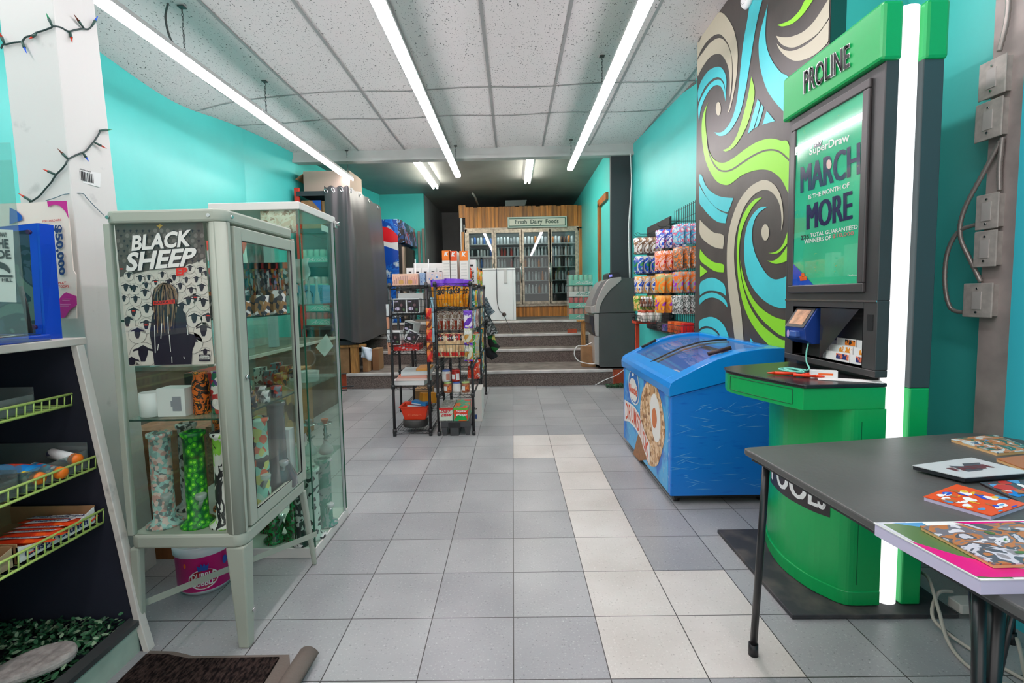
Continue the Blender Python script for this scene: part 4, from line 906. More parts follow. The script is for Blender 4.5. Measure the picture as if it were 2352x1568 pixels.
t = thing('wooden_cabinet', 'brown wood veneer cabinet standing behind the grey green glass cabinet', 'cabinet', (-1.62, 2.45, 0))
wv = mat('brown_veneer', (150, 92, 48), .5, noise=(3, .2), stretch=(10, 10, .6))
mb = MB(); mb.box(-1.80, -1.415, 2.23, 2.60, 0, .615); mb.build('body', wv, t); mb = MB(); mb.box(-1.417, -1.395, 2.22, 2.60, 0, .63); mb.build('side_panel', [mat('chipboard_edge', (150, 112, 74), .8, noise=(90, .4))], t)
# ================================================================ white topped glass showcase
wt = mat('showcase_white', (222, 218, 212), .35)
G_ = thing('glass_showcase', 'tall glass showcase with white top and base behind the grey green cabinet', 'cabinet', (-1.15, 2.45, 0))
gx0, gx1, gy0, gy1 = -1.345, -.938, 2.225, 2.675
mb = MB(); mb.box(gx0, gx1, gy0, gy1, 1.602, 1.636); mb.build('top', wt, G_, bevel=.003)
mb = MB(); mb.box(gx0, gx1, gy0, gy1, .0, .048); mb.build('base', wt, G_, bevel=.003)
gp = glass('showcase_glass', (240, 250, 245), .8)
for nm, b_ in (('front_glass', (gx0+.01, gx1-.008, gy0+.006, gy0+.010)), ('back_glass', (gx0+.01, gx1-.008, gy1-.010, gy1-.006)), ('side_glass', (gx1-.010, gx1-.006, gy0+.006, gy1-.006)), ('side_glass', (gx0+.006, gx0+.010, gy0+.006, gy1-.006))):
    mb = MB(); mb.box(*b_, .048, 1.602); mb.build(nm, gp, G_)
mb = MB()
for x, y in ((gx1-.007, gy0+.007), (gx1-.007, gy1-.007), (gx1-.007, gy1-.045)): mb.box(x-.003, x+.003, y-.003, y+.003, .048, 1.602)
mb.build('glass_edge', mat('green_glass_edge', (40, 96, 74), .15, spec=.8), G_)
mb = MB(); mb.box(gx1-.007, gx1+.004, gy1-.052, gy1-.046, .048, 1.602); mb.build('door_seal', glass('seal', (200, 205, 205), 1.5, .35), G_)
mb = MB(); mb.cyl((gx1-.01, gy1-.02, 1.598), (gx1+.028, gy1-.02, 1.598), .011, seg=12); mb.box(gx1-.012, gx1+.012, gy1-.035, gy1-.005, 1.575, 1.612); mb.build('lock', chrome, G_, bevel=.002)
mb = MB(); mb.box(gx1-.0115, gx1-.0105, gy1-.17, gy1-.08, 1.545, 1.575); mb.build('price_card', paper, G_)
for z in (.405, .80, 1.18):
    mb = MB(); mb.box(gx0+.015, gx1-.014, gy0+.02, gy1-.02, z-.007, z); mb.build('glass_shelf', gedge, G_)
def hookah(x, y, z, cb, cbowl, label):
    t = thing('hookah', label, 'hookah', (x, y, z)); c = (x, y, z)
    mb = MB(); mb.lathe([(.030, 0), (.038, .012), (.036, .028), (.018, .048), (.012, .062), (.015, .068)], c, 20); mb.build('vase', cb, t)
    mb = MB(); mb.lathe([(.007, .068), (.012, .078), (.006, .088), (.012, .10), (.007, .112), (.011, .124), (.006, .136), (.008, .15)], c, 14); mb.tube([(x, y, z+.082), (x+.03, y-.005, z+.098)], .005, 8); mb.build('stem', chrome, t)
    mb = MB(); mb.lathe([(.008, .148), (.036, .156), (.038, .160), (.01, .153)], c, 20); mb.build('tray', chrome, t)
    mb = MB(); mb.lathe([(.010, .156), (.018, .176), (.019, .182), (.012, .182), (.008, .166)], c, 16); mb.build('bowl', cbowl, t)
terra = mat('terracotta', (196, 104, 70), .5)
hookah(-.985, 2.52, .4055, glass('amber_glass', (200, 110, 80), 1.5, .45), terra, 'small hookah with amber vase and clay bowl in the glass showcase')
hookah(-1.06, 2.50, .4055, smoke, mat('grey_clay', (130, 124, 120), .6), 'small hookah with smoky glass vase left of the amber one')
pipe('p', 'tall white pipe with black spots in the bottom of the glass showcase', -.992, 2.335, .0495, .345, .033, pat('white_black_spots', [(48, 48, 48), (226, 226, 222), (232, 232, 228), (230, 230, 226)], 58, .4, kind='cell'), joint=False)
pipe('p', 'tall grey green marbled pipe behind the black spotted one in the showcase', -.985, 2.47, .0495, .345, .035, pat('grey_green_marble', [(150, 156, 154), (96, 150, 136), (170, 174, 172), (110, 116, 114)], 12, .3, kind='noise'))
resin = pat('green_resin', [(10, 70, 40), (20, 130, 60), (60, 60, 30), (30, 170, 90), (110, 30, 40)], 22, .15, kind='noise', spec=.8)
for i, (x, y, lab) in enumerate(((-1.165, 2.30, 'green resin water pipe, leftmost in the showcase bottom'), (-1.085, 2.33, 'green resin water pipe with tall neck in the middle of the showcase bottom'), (-1.25, 2.42, 'green resin water pipe at the back left of the showcase bottom'))):
    t = thing('resin_pipe', lab, 'water pipe', (x, y, .049), 'green resin water pipes')
    mb = MB(); mb.lathe([(.05, 0), (.052, .012), (.03, .03), (.045, .07), (.034, .11), (.016, .14), (.015, .20+.03*i), (.019, .205+.03*i), (.013, .205+.03*i)], (x, y, .049), 22); mb.build('body', resin, t)
    mb = MB(); mb.tube([(x+.03, y-.02, .13), (x+.055, y-.035, .17)], .006, 8); mb.lathe([(.004, 0), (.015, .01), (.017, .022), (.006, .01)], (x+.055, y-.035, .168), 12); mb.build('bowl', smoke, t)
pipe('p', 'dark dotted pipe in the bottom right of the showcase', -1.02, 2.255, .0495, .25, .02, pat('dark_dots', [(40, 44, 44), (200, 200, 196), (36, 60, 50)], 60, .3), joint=False)
# upper shelves of the showcase
t = thing('headphone_box', 'pale blue box with a headphone drawing on the upper showcase shelf', 'box', (-1.0, 2.5, 1.181))
mb = MB(); mb.box(-1.08, -.955, 2.50, 2.60, 1.181, 1.275); mb.build('carton', mat('box_pale_blue', (96, 160, 196), .5), t, bevel=.001)
mb = MB(); mb.tube([(-1.03+.022*cos(a), 2.4988, 1.225+.024*sin(a)) for a in [i*pi/8 for i in range(-1, 10)]], .0018, 5); mb.build('drawing', ink, t)
mb = MB(); text('COGSON', lambda u, v: Vector((-.97+.010*v, 2.4985, 1.262-.065*u)), mb, 0); mb.build('lettering', ink, t)
mb = MB(); mb.grid(lambda u, v: Vector((-1.07+.10*u, 2.40+.02*sin(u*5)+.012*sin(v*7), 1.30+.10*v-.02*(1-v)*sin(u*4))), 10, 8); tag(mb.build('plastic_bag', glass('bag_plastic', (235, 235, 232), 2.5, .35), solid=.001), 'crumpled clear plastic bag in the top of the showcase', 'bag')
mb = MB(); mb.lathe([(.0, 0), (.05, 0), (.055, .012), (.052, .03), (.056, .05), (.02, .055), (0, .055)], (-1.02, 2.42, .8005), 24); tag(mb.build('glass_dish', smoke), 'stack of clear glass dishes on the middle showcase shelf', 'dish')
mb = MB(); mb.add([(-1.0, 2.60, .90), (-.955, 2.61, .955), (-.99, 2.61, 1.02), (-1.045, 2.60, .95)], [(0, 1, 2, 3)]); tag(mb.build('paper_card', paper, solid=.001), 'white square paper card leaning inside the showcase', 'card')
for i in range(10):
    x, y = -.97-.04*(i % 5), 2.30+.16*(i//5)
    mb = MB(); mb.lathe([(.014, 0), (.015, .003), (.010, .05), (.006, .06), (.006, .11+.01*(i % 3)), (.009, .115+.01*(i % 3)), (.003, .11)], (x, y, 1.1805), 12); tag(mb.build('glass_bottle_pipe', smoke), 'small clear glass pipe on the upper shelf of the showcase', 'glass pipe', 'small glass pipes on the upper showcase shelf')
for i in range(6):
    x, y = -1.10-.045*(i % 3), 2.30+.16*(i//3)
    mb = MB(); mb.box(x-.017, x+.017, y-.03, y+.03, .8005, .8005+.06+.015*(i % 3)); tag(mb.build('accessory_box', jm[(i+1) % 4]), 'small printed accessory box on the middle shelf of the showcase', 'box', 'accessory boxes on the middle showcase shelf')
mb = MB(); mb.grid(lambda u, v: Vector((-1.12+.16*u, 2.24+.003*sin(u*18), 1.50+.10*v)), 14, 3); tag(mb.build('foil_wrap', pat('crinkled_foil', [(226, 190, 170), (236, 214, 200), (180, 140, 120)], 30, .25, kind='noise'), solid=.001), 'crinkled pink film hanging behind the front glass of the showcase top', 'film')
# ================================================================ candy stand at the left
navy = mat('stand_navy', (40, 42, 56), .55, noise=(2, .2)); wp = mat('white_edge_paint', (220, 212, 204), .5, noise=(14, .25, .25, .4))
CS = thing('candy_stand', 'navy candy display stand with white counter and green wire shelves', 'shelf', (-1.62, 1.2, 0))
SY0, SY1 = .70, 1.64
side = [(-1.84, 0), (-1.285, 0), (-1.31, .115), (-1.448, 1.066), (-1.84, 1.066)]
for y in (SY0, SY1-.02):
    mb = MB(); mb.prism([(-1.84, 0), (-1.300, 0), (-1.325, .115), (-1.462, 1.066), (-1.84, 1.066)], 'Y', y, y+.018); mb.build('side_panel', navy, CS)
    mb = MB(); mb.prism([(-1.300, 0), (-1.278, 0), (-1.303, .115), (-1.440, 1.066), (-1.462, 1.066), (-1.325, .115)], 'Y', y-.006, y+.024); mb.build('front_edge', wp, CS, bevel=.002)
mb = MB(); mb.box(-1.86, -1.84, SY0, SY1, 0, 1.066); mb.build('back_panel', navy, CS)
mb = MB(); mb.box(-1.90, -1.440, SY0-.05, 1.655, 1.066, 1.090); mb.build('counter', mat('counter_white', (216, 206, 196), .5, noise=(6, .1)), CS, bevel=.003)
mb = MB(); mb.box(-1.84, -1.33, SY0+.018, SY1-.02, .075, .085); mb.build('tray_floor', navy, CS)
mb = MB(); mb.box(-1.335, -1.315, SY0+.018, SY1-.02, 0, .10); mb.build('front_board', mat('pale_green_board', (186, 204, 188), .5, noise=(10, .1)), CS)
mb = MB(); mb.prism([(-1.342, .098), (-1.305, .098), (-1.305, .115), (-1.342, .120)], 'Y', SY0+.018, SY1-.02); mb.build('tray_lip', mat('lip_dark', (62, 64, 64), .35), CS)
wire = mat('green_wire', (196, 222, 120), .35, spec=.6)
LIPS = [(-1.474, .868, .905), (-1.411, .652, .692), (-1.400, .462, .508)]
for x, zb_, zt_ in LIPS:
    mb = MB(); y0, y1 = SY0+.02, SY1-.022
    mb.tube([(x, y0, zt_), (x, y1, zt_)], .0042, 8); mb.tube([(x-.004, y0, zb_), (x-.004, y1, zb_)], .0042, 8)
    n = 34
    for k in range(n+1):
        y = y1-(y1-y0)*k/n; mb.tube([(x, y, zt_), (x-.004, y, zb_)], .0022, 5)
    for k in range(n+1):
        y = y1-(y1-y0)*k/n; mb.tube([(x-.004, y, zb_-.003), (-1.835, y, zb_-.003)], .0018, 4)
    mb.build('wire_shelf', wire, CS)
# leaves and stone in the tray
random.seed(12)
mb = MB()
lm = [mat('leaf_dark', (24, 66, 42), .5), mat('leaf_mid', (54, 106, 68), .5), mat('leaf_pale', (140, 166, 132), .5)]
for k in range(4600):
    x = random.uniform(-1.80, -1.345); y = random.uniform(.75, 1.612); z = .09+random.uniform(0, .055)*(.7+.3*(x+1.8)/.45)
    a = random.uniform(0, 2*pi); t_ = random.uniform(-.6, .6); l = random.uniform(.007, .012)
    d = Vector((cos(a), sin(a), t_))*l; e = Vector((-sin(a), cos(a), random.uniform(-.6, .6)))*l*.6; c = Vector((x, y, z))
    n_ = d.cross(e).normalized()*l*.25; mb.poly([c-d, c-d*.45-e*.8, c+d*.4-e*.85+n_, c+d+n_, c+d*.4+e*.85+n_, c-d*.45+e*.8], random.choice((0, 0, 1, 1, 1, 2)))
tag(mb.build('artificial_leaves', lm), 'bed of small artificial green leaves in the bottom of the candy stand', 'artificial plants', kind='stuff')
mb = MB(); pts = smoothp([tuple(at(x_, y_, 'Z', .158))[:2] for x_, y_ in ((110, 1476), (150, 1468), (172, 1470), (178, 1482), (165, 1498), (130, 1518), (90, 1535), (40, 1552), (-20, 1568), (-60, 1560), (-10, 1530), (50, 1498))], 4, 200)
mb.prism(pts, 'Z', .130, .158); tag(mb.build('stone_slab', mat('grey_stone', (176, 168, 162), .85, noise=(40, .2), bump=(50, .5)), bevel=.01), 'flat grey stone slab lying on the artificial leaves', 'stone')
# acrylic bins
def bin_(x0, x1, y0, y1, z0, h, label):
    mb = MB(); th = .003
    mb.box(x0, x1, y0, y1, z0, z0+th)
    for b_ in ((x0, x0+th, y0, y1), (x1-th, x1, y0, y1), (x0, x1, y0, y0+th), (x0, x1, y1-th, y1)): mb.box(*b_, z0, z0+h*(1 if b_[0] < x1-.02 else .7))
    return tag(mb.build('acrylic_bin', glass('acrylic', (215, 228, 224), 1.5, .07)), label, 'bin')
bin_(-1.80, -1.485, 1.15, 1.50, .875, .075, 'clear acrylic bin with cigars on the top wire shelf of the candy stand')
bin_(-1.80, -1.425, 1.38, 1.605, .659, .085, 'clear acrylic bin with candy tubes at the right of the middle wire shelf')
bin_(-1.80, -1.425, 1.02, 1.37, .659, .075, 'clear acrylic bin with brown candy packs on the middle wire shelf')
mm = [(232, 232, 228), (20, 120, 200)]
def tube_candy(x, y, z, tilt, rz, label, wrap):
    t = thing('candy_tube', label, 'candy', (0, 0, 0), 'candy tubes with orange caps')
    mb = MB(); mb.cyl((-.06, 0, 0), (.035, 0, 0), .017, seg=20); mb.build('tube', wrap, t)
    mb = MB(); mb.lathe([(.0175, 0), (.0185, .003), (.0185, .020), (.014, .023), (.012, .026), (0, .026)], (0, 0, 0), 20, M=Matrix.Rotation(pi/2, 4, 'Y')); o = mb.build('cap', mat('cap_orange', (244, 120, 24), .35), t); o.location = (.035, 0, 0)
    t.location = (x, y, z); t.rotation_euler = (0, tilt, rz); return t
tw = pat('tube_wrap_white', [(226, 224, 222), (232, 230, 228), (236, 236, 234), (90, 90, 130)], 90, .3, stretch=(.4, 1, 1)); tbw = pat('tube_wrap_blue', [(40, 130, 190), (60, 170, 200), (220, 80, 60), (240, 240, 240)], 70, .3)
tube_candy(-1.475, 1.575, .705, .12, -.25, 'white candy tube with orange cap lying rearmost in the bin', tw)
tube_candy(-1.465, 1.505, .684, .10, -.2, 'blue candy tube with orange cap in the middle of the bin', tbw)
tube_candy(-1.475, 1.445, .688, .05, -.25, 'blue candy tube with orange cap in front of the others', tbw)
def pillow(L_, W_, H_, m, name='candy_pack', nu=10, nv=6, lp=None):
    mb = MB()
    def fn(sg):
        return lambda u, v: Vector(((u-.5)*L_, (v-.5)*W_*(1-.06*sin(pi*u)), sg*H_*.5*(sin(pi*min(1, max(0, (u-.06)/.88)))**.5)*(sin(pi*v)**.6)))
    mb.grid(fn(1), nu, nv); mb.grid(fn(-1), nu, nv); return mb
brownw = pat('candy_wrap_brown', [(58, 36, 32), (70, 44, 38), (54, 34, 30), (206, 60, 44)], 30, .3)
for i, (x, y, z, rz, lab) in enumerate(((-1.50, 1.30, .675, .9, 'brown candy pack lying in the middle bin, nearest the tubes'), (-1.49, 1.22, .69, 1.0, 'brown candy pack on top of the others in the middle bin'), (-1.52, 1.12, .675, .8, 'brown candy pack at the left of the middle bin'), (-1.60, 1.20, .70, 1.1, 'brown candy pack at the back of the middle bin'))):
    t = thing('candy_pack', lab, 'candy', (0, 0, 0), 'brown candy packs in the middle bin')
    mb = pillow(.15, .075, .03, None); mb.build('wrapper', brownw, t)
    mb = MB(); text('m&m', flat((-.05, -.018, .0165), (1, 0, 0), (0, 1, 0), .10, .036), mb, 0, bold=.03); mb.build('lettering', white, t)
    t.location = (x, y, z); t.rotation_euler = (.05, .12, rz)
tagb = pillow(.16, .08, .035, None); o = tagb.build('candy_pack', pat('candy_wrap_blue', [(30, 130, 210), (40, 150, 220), (230, 60, 40), (240, 200, 60)], 30, .3)); o.location = (-1.51, 1.41, .70); o.rotation_euler = (0, .1, .6)
tag(o, 'blue candy pack lying between the brown packs and the tubes', 'candy')
t = thing('cigar_pack', 'brown flat pack lying in the top acrylic bin', 'pack', (0, 0, 0)); mb = MB(); mb.box(-.09, .09, -.03, .03, 0, .018); mb.build('carton', pat('brown_pack', [(120, 72, 50), (150, 96, 70), (90, 50, 40)], 20, .5), t, bevel=.002); t.location = (-1.60, 1.33, .880); t.rotation_euler = (0, 0, .6)
# open cartons on the lowest shelf
def open_carton(x0, x1, y0, y1, z0, h, m, label, word=None, wcol=None):
    t = thing('open_carton', label, 'box', ((x0+x1)/2, (y0+y1)/2, z0))
    mb = MB(); th = .003; mb.box(x0, x1, y0, y1, z0, z0+th)
    mb.box(x0, x0+th, y0, y1, z0, z0+h*1.5); mb.box(x0, x1, y1-th, y1, z0, z0+h); mb.box(x0, x1, y0, y0+th, z0, z0+h)
    mb.prism([(y0, z0), (y1, z0), (y1, z0+h*.95), (y1-.25*(y1-y0), z0+h*.55), (y0+.3*(y1-y0), z0+h*.5), (y0, z0+h*.85)], 'X', x1-th, x1, 1)
    mb.build('carton', [cardboard, m], t)
    if word:
        mb = MB(); text(word, flat((x1+.0006, y0+.02, z0+.006), (0, 1, 0), (0, 0, 1), (y1-y0)*.8, .026), mb, 0, bold=.03); mb.build('lettering', wcol, t)
    return t
open_carton(-1.70, -1.412, 1.335, 1.600, .470, .06, mat('carton_white_front', (226, 228, 224), .5), 'open carton of crispy bars on the lowest wire shelf, next to the side panel', 'Crispy Crunch', mat('bar_navy', (24, 40, 96), .5))
open_carton(-1.70, -1.412, 1.03, 1.325, .470, .06, mat('carton_tan_front', (170, 150, 120), .6), 'torn brown carton on the lowest wire shelf of the candy stand', 'TRUNK!!', mat('dark_green_ink', (20, 50, 40), .5))
barw = pat('bar_wrap_red', [(226, 70, 30), (236, 90, 30), (220, 60, 26)], 14, .3)
random.seed(9)
for i in range(7):
    t = thing('candy_bar', 'orange and white crispy candy bar in the open carton on the lowest shelf', 'candy', (0, 0, 0), 'crispy candy bars in the open carton')
    mb = pillow(.17, .036, .022, None); mb.build('wrapper', barw, t)
    mb = MB(); mb.poly([Vector(p) for p in ((-.065, -.010, .0118), (.05, -.010, .0118), (.065, .012, .0112), (-.05, .012, .0112))], 0); text('CrispyCrunch', flat((-.055, -.007, .0120), (1, 0, 0), (0, 1, 0), .11, .016), mb, 1, bold=.03); mb.build('label', [white, mat('bar_navy', (24, 40, 96), .5)], t)
    t.location = (-1.49+random.uniform(-.03, .03), 1.37+.036*i*.95, .492+.012*(i % 2)+(.016 if i in (2, 4) else 0)); t.rotation_euler = (random.uniform(-.2, .2), .05, .18+random.uniform(-.1, .1))
for i in range(5):
    o = pillow(.13, .05, .025, None).build('candy_bar', pat('bar_wrap_gold', [(206, 150, 40), (60, 40, 30), (226, 170, 60)], 16, .3)); o.location = (-1.50+random.uniform(-.03, .03), 1.08+.05*i, .49+.01*(i % 2)); o.rotation_euler = (0, 0, random.uniform(-.4, .8))
    tag(o, 'gold and black wrapped bar in the torn brown carton', 'candy', 'gold wrapped bars in the torn carton')
# ---------------------------------------------------------------- on the counter
bl = mat('lottery_blue', (16, 72, 196), .3); zt = 1.0905
t = thing('lottery_display', 'blue framed lottery ticket display box on the white counter', 'display', (-1.6, 1.45, zt))
mb = MB()
q = lambda x, y, Y: at(x, y, 'Y', Y)
def frame4(mb, a, b, c, d, w, mi=0):
    """flat frame round the quad a b c d"""
    f = quad(a, b, c, d); wu, wv_ = w
    for (u0, u1, v0, v1) in ((0, 1, 0, wv_), (0, 1, 1-wv_, 1), (0, wu, wv_, 1-wv_), (1-wu, 1, wv_, 1-wv_)): mb.add([f(u0, v0), f(u1, v0), f(u1, v1), f(u0, v1)], [(0, 1, 2, 3)], mi)
A = Vector((-1.80, 1.585, zt)); Bq = at(97, 748, 'Y', 1.585); Cq = at(84, 512, 'Y', 1.570); Bq.z = zt+.0; Dq = Vector((-1.80, 1.570, zt+.345))
frame4(mb, A, Bq, Cq, Dq, (.085, .05)); nrm = Vector((0, .025, 0))
mb.build('frame', bl, t, solid=.012)
mb = MB(); e = at(136, 752, 'Y', 1.63)-Bq; e.z = 0; e2 = at(117, 514, 'Y', 1.615)-Cq; e2.z = 0; mb.add([Bq, Bq+e, Cq+e2, Cq], [(0, 1, 2, 3)]); mb.build('side_panel', bl, t, solid=.01)
mb = MB(); mb.add([A+nrm*2, Bq+nrm*2, Cq+nrm*2, Dq+nrm*2], [(0, 1, 2, 3)]); mb.build('back_panel', pat('dim_ticket_stock', [(30, 40, 70), (60, 70, 90), (24, 30, 50), (90, 110, 100)], 7, .4, kind='noise'), t)
mb = MB(); mb.add([A, Bq, Cq, Dq], [(0, 1, 2, 3)]); mb.build('window', clear, t)
for p in (Bq+Vector((-.012, -.01, .04)), Cq+Vector((-.012, -.012, -.03))):
    mb = MB(); mb.cyl(p, p+Vector((0, -.008, 0)), .007, seg=12); mb.build('bolt', mat('bolt_dark', (60, 20, 70), .3), t)
t = thing('coin_tray', 'blue framed coin mat with pink note on the edge of the white counter', 'tray', (-1.6, 1.3, zt))
mb = MB(); mb.prism([(-1.80, 1.0), (-1.442, 1.0), (-1.446, 1.44), (-1.474, 1.562), (-1.80, 1.562)], 'Z', zt, zt+.018); mb.build('tray', bl, t, bevel=.003)
mb = MB(); mb.prism([(-1.80, 1.0), (-1.462, 1.0), (-1.466, 1.43), (-1.492, 1.548), (-1.80, 1.548)], 'Z', zt+.0181, zt+.020); mb.build('cover', mat('tray_dark_print', (44, 50, 90), .12, noise=(14, .4), spec=.8), t)
mb = MB(); mb.box(-1.79, -1.475, 1.05, 1.415, zt+.0202, zt+.0215); mb.build('pink_note', mat('note_pink', (244, 166, 160), .7), t)
mb = MB()
for x, y in ((-1.505, 1.46), (-1.52, 1.50)): mb.poly([(x+.010*cos(a), y+.02*sin(a), zt+.0206) for a in [i*pi/8 for i in range(16)]], 0)
mb.build('coin_mark', paper, t)
# prize poster on the post behind
PYY = 1.862
def W(x, y, off=0): return at(x, y, 'Y', PYY-off)
t = thing('prize_poster', 'white cardboard poster offering $50,000 leaning on the white post', 'poster', W(100, 735))
mb = MB(); mb.poly([W(*p) for p in ((-20, 735), (135, 732), (178, 731), (176, 630), (170, 620), (165, 560), (160, 505), (154, 462), (60, 466), (-20, 469))]); mb.build('board', mat('poster_card', (232, 218, 208), .6), t, solid=.004)
mb = MB()
mb.poly([W(*p, .010) for p in ((108, 462), (153, 461), (158, 503), (150, 485), (138, 473), (124, 469), (110, 475))], 0)
mb.poly([W(*p, .010) for p in ((136, 730), (133, 690), (145, 675), (152, 671), (176, 680), (177, 700), (160, 712), (150, 728), (140, 731))], 0)
mb.poly([W(*p, .010) for p in ((22, 476), (38, 484), (50, 495), (52, 505), (36, 510), (22, 515))], 1)
text('YOU COULD WIN', quad(W(96, 511, .011), W(139, 507, .011), W(139, 502, .011), W(96, 506, .011)), mb, 2, bold=.03)
text('$50,000', quad(W(121, 518, .011), W(134, 634, .011), W(150, 630, .011), W(142, 515, .011)), mb, 3, bold=.04)
text('PLAY', quad(W(134, 653, .011), W(152, 652, .011), W(152, 646, .011), W(134, 647, .011)), mb, 2, bold=.03); text('TODAY', quad(W(134, 661, .011), W(159, 660, .011), W(159, 654, .011), W(134, 655, .011)), mb, 2, bold=.03)
for k, (x0, x1, y) in enumerate(((143, 162, 687), (143, 160, 690), (138, 162, 699), (138, 158, 703))): mb.poly([W(x0, y, .011), W(x1, y, .011), W(x1, y-1, .011), W(x0, y-1, .011)], 4)
mb.build('print', [mat('magenta_print', (196, 24, 140), .5), blue, mat('poster_red_print', (200, 40, 40), .5), mat('navy_print', (30, 52, 110), .5), mat('pale_pink_print', (230, 150, 200), .5)], t)
# acrylic leaflet holder and flyer at the frame edge
t = thing('leaflet_holder', 'tall clear acrylic leaflet holder at the left end of the white counter', 'holder', (-1.45, 1.18, zt+.02))
mb = MB(); mb.box(-1.72, -1.235, 1.245, 1.248, 1.112, 1.56); mb.box(-1.72, -1.29, 1.30, 1.303, 1.112, 1.62)
mb.build('panel', clear_pl, t); mb = MB(); mb.box(-1.72, -1.235, 1.235, 1.31, 1.1065, 1.112); mb.build('foot', clear_pl, t)
def Vv(x, y, off=0): return at(x, y, 'Y', 1.262-off)
t = thing('flyer', 'white flyer with black lettering inside the clear leaflet holder', 'flyer', Vv(0, 694))
mb = MB(); mb.add([Vv(-90, 690), Vv(38, 694), Vv(30, 528), Vv(-90, 522)], [(0, 1, 2, 3)]); mb.build('sheet', paper, t)
mb = MB(); text('NOW!', quad(Vv(-14, 544, .002), Vv(15, 545, .002), Vv(14, 533, .002), Vv(-14, 532, .002)), mb, 0, bold=.03)
text('THE', quad(Vv(-18, 569, .002), Vv(20, 571, .002), Vv(18, 549, .002), Vv(-18, 547, .002)), mb, 0, bold=.04); text('SIDE', quad(Vv(-26, 593, .002), Vv(26, 595, .002), Vv(22, 574, .002), Vv(-26, 572, .002)), mb, 0, bold=.04)
mb.poly([Vv(x, y, .002) for x, y in smoothp([(-10, 598), (12, 606), (23, 620), (22, 628), (8, 618), (-10, 612)], 3, 80)], 0); mb.poly([Vv(x, y, .002) for x, y in ((-20, 630), (29, 632), (29, 637), (-20, 636))], 0)
text('T HILL', quad(Vv(-8, 646, .002), Vv(29, 647, .002), Vv(28, 639, .002), Vv(-8, 638, .002)), mb, 0, bold=.03); mb.build('print', ink, t)
mb = MB(); mb.tube([at(46, 658, 'Y', 1.38), at(58, 700, 'Y', 1.38), at(70, 765, 'Y', 1.38)], .006, 8, 0); tag(mb.build('marker', [black]), 'black marker standing behind the leaflet holder', 'pen')
# fairy lights on the post ------------------------------------
def onpost(x, y, off=.010):
    xe = 118+.0766*y
    return at(x, y, 'Y', 1.925-off) if x < xe else at(x, y, 'X', -1.705+.02*(y/700)+off)
wirem = mat('fairy_wire_green', (40, 62, 60), .5); sock = mat('fairy_socket', (52, 84, 76), .5)
bc = {'r': mat('bulb_red', (206, 50, 24), .3), 'b': mat('bulb_blue', (30, 90, 220), .3), 'g': mat('bulb_green', (20, 140, 90), .3), 'o': mat('bulb_orange_brown', (110, 50, 30), .3)}
def fairy(name, label, wp_, bulbs):
    t = thing('fairy_lights', label, 'fairy lights', onpost(*wp_[0]), 'fairy light strings on the post')
    mb = MB(); mb.tube(smooth([onpost(*p) for p in wp_], 5, False), .0032, 6); mb.build('wire', wirem, t)
    for x0, y0, x1, y1, c in bulbs:
        a = onpost(x0, y0); b = a+(onpost(x1, y1, .02)-a)
        m_ = a.lerp(b, .55); mb = MB(); mb.cyl(a, m_, .0035, .0052, 8); s_ = mb.build('socket', sock, t)
        mb = MB(); mb.cyl(m_, b, .0042, .0008, 8); mb.build('bulb', bc[c], s_)
fairy('f', 'upper string of small coloured fairy lights across the white post', [(2, 112), (6, 103), (14, 102), (30, 98), (50, 95), (58, 86), (74, 81), (84, 75), (100, 70), (118, 63), (122, 60), (140, 63), (158, 72), (172, 69), (190, 66), (203, 67), (213, 58)],
      [(10, 100, -2, 72, 'r'), (50, 95, 61, 122, 'b'), (84, 78, 66, 90, 'r'), (120, 60, 106, 30, 'g'), (161, 72, 166, 98, 'r'), (192, 64, 170, 33, 'o'), (211, 60, 225, 37, 'b')])
fairy('f', 'lower string of small coloured fairy lights hanging down the white post', [(230, 300), (228, 306), (218, 322), (210, 332), (198, 346), (190, 350), (175, 356), (157, 366), (150, 378), (142, 388), (128, 402), (118, 418), (104, 434), (96, 444), (88, 452), (76, 460), (68, 464)],
      [(229, 300, 258, 297, 'g'), (215, 326, 245, 341, 'r'), (190, 350, 204, 371, 'b'), (157, 366, 132, 341, 'o'), (126, 400, 98, 388, 'r'), (74, 463, 41, 443, 'r')])
mb = MB(); mb.tube(smooth([onpost(*p) for p in ((105, 461), (130, 453), (150, 446), (188, 444), (200, 455), (218, 474), (238, 494))], 5, False), .0016, 5); tag(mb.build('twisted_string', mat('string_grey_blue', (96, 124, 134), .7)), 'thin grey blue string tied across the white post', 'string')
def sidep(x, y, off=.004): return at(x, y, 'X', -1.705+.02*(y/700)+off)
t = thing('barcode_sticker', 'white barcode sticker on the side of the white post', 'sticker', sidep(200, 425))
mb = MB(); mb.add([sidep(164, 384), sidep(232, 398), sidep(230, 430), sidep(168, 414)], [(0, 1, 2, 3)]); mb.build('label', mat('sticker_white', (226, 226, 224), .4), t)
mb = MB(); random.seed(2); f = quad(sidep(178, 412, .005), sidep(216, 421, .005), sidep(214, 400, .005), sidep(177, 390, .005)); u = 0
while u < .97:
    w = random.choice((.03, .05, .07)); mb.add([f(u, 0), f(u+w, 0), f(u+w, 1), f(u, 1)], [(0, 1, 2, 3)]); u += w+random.choice((.03, .05))
text('JPrinter', quad(sidep(182, 390, .005), sidep(210, 397, .005), sidep(210, 393, .005), sidep(182, 386, .005)), mb, 0, bold=.02); mb.build('barcode', ink, t)
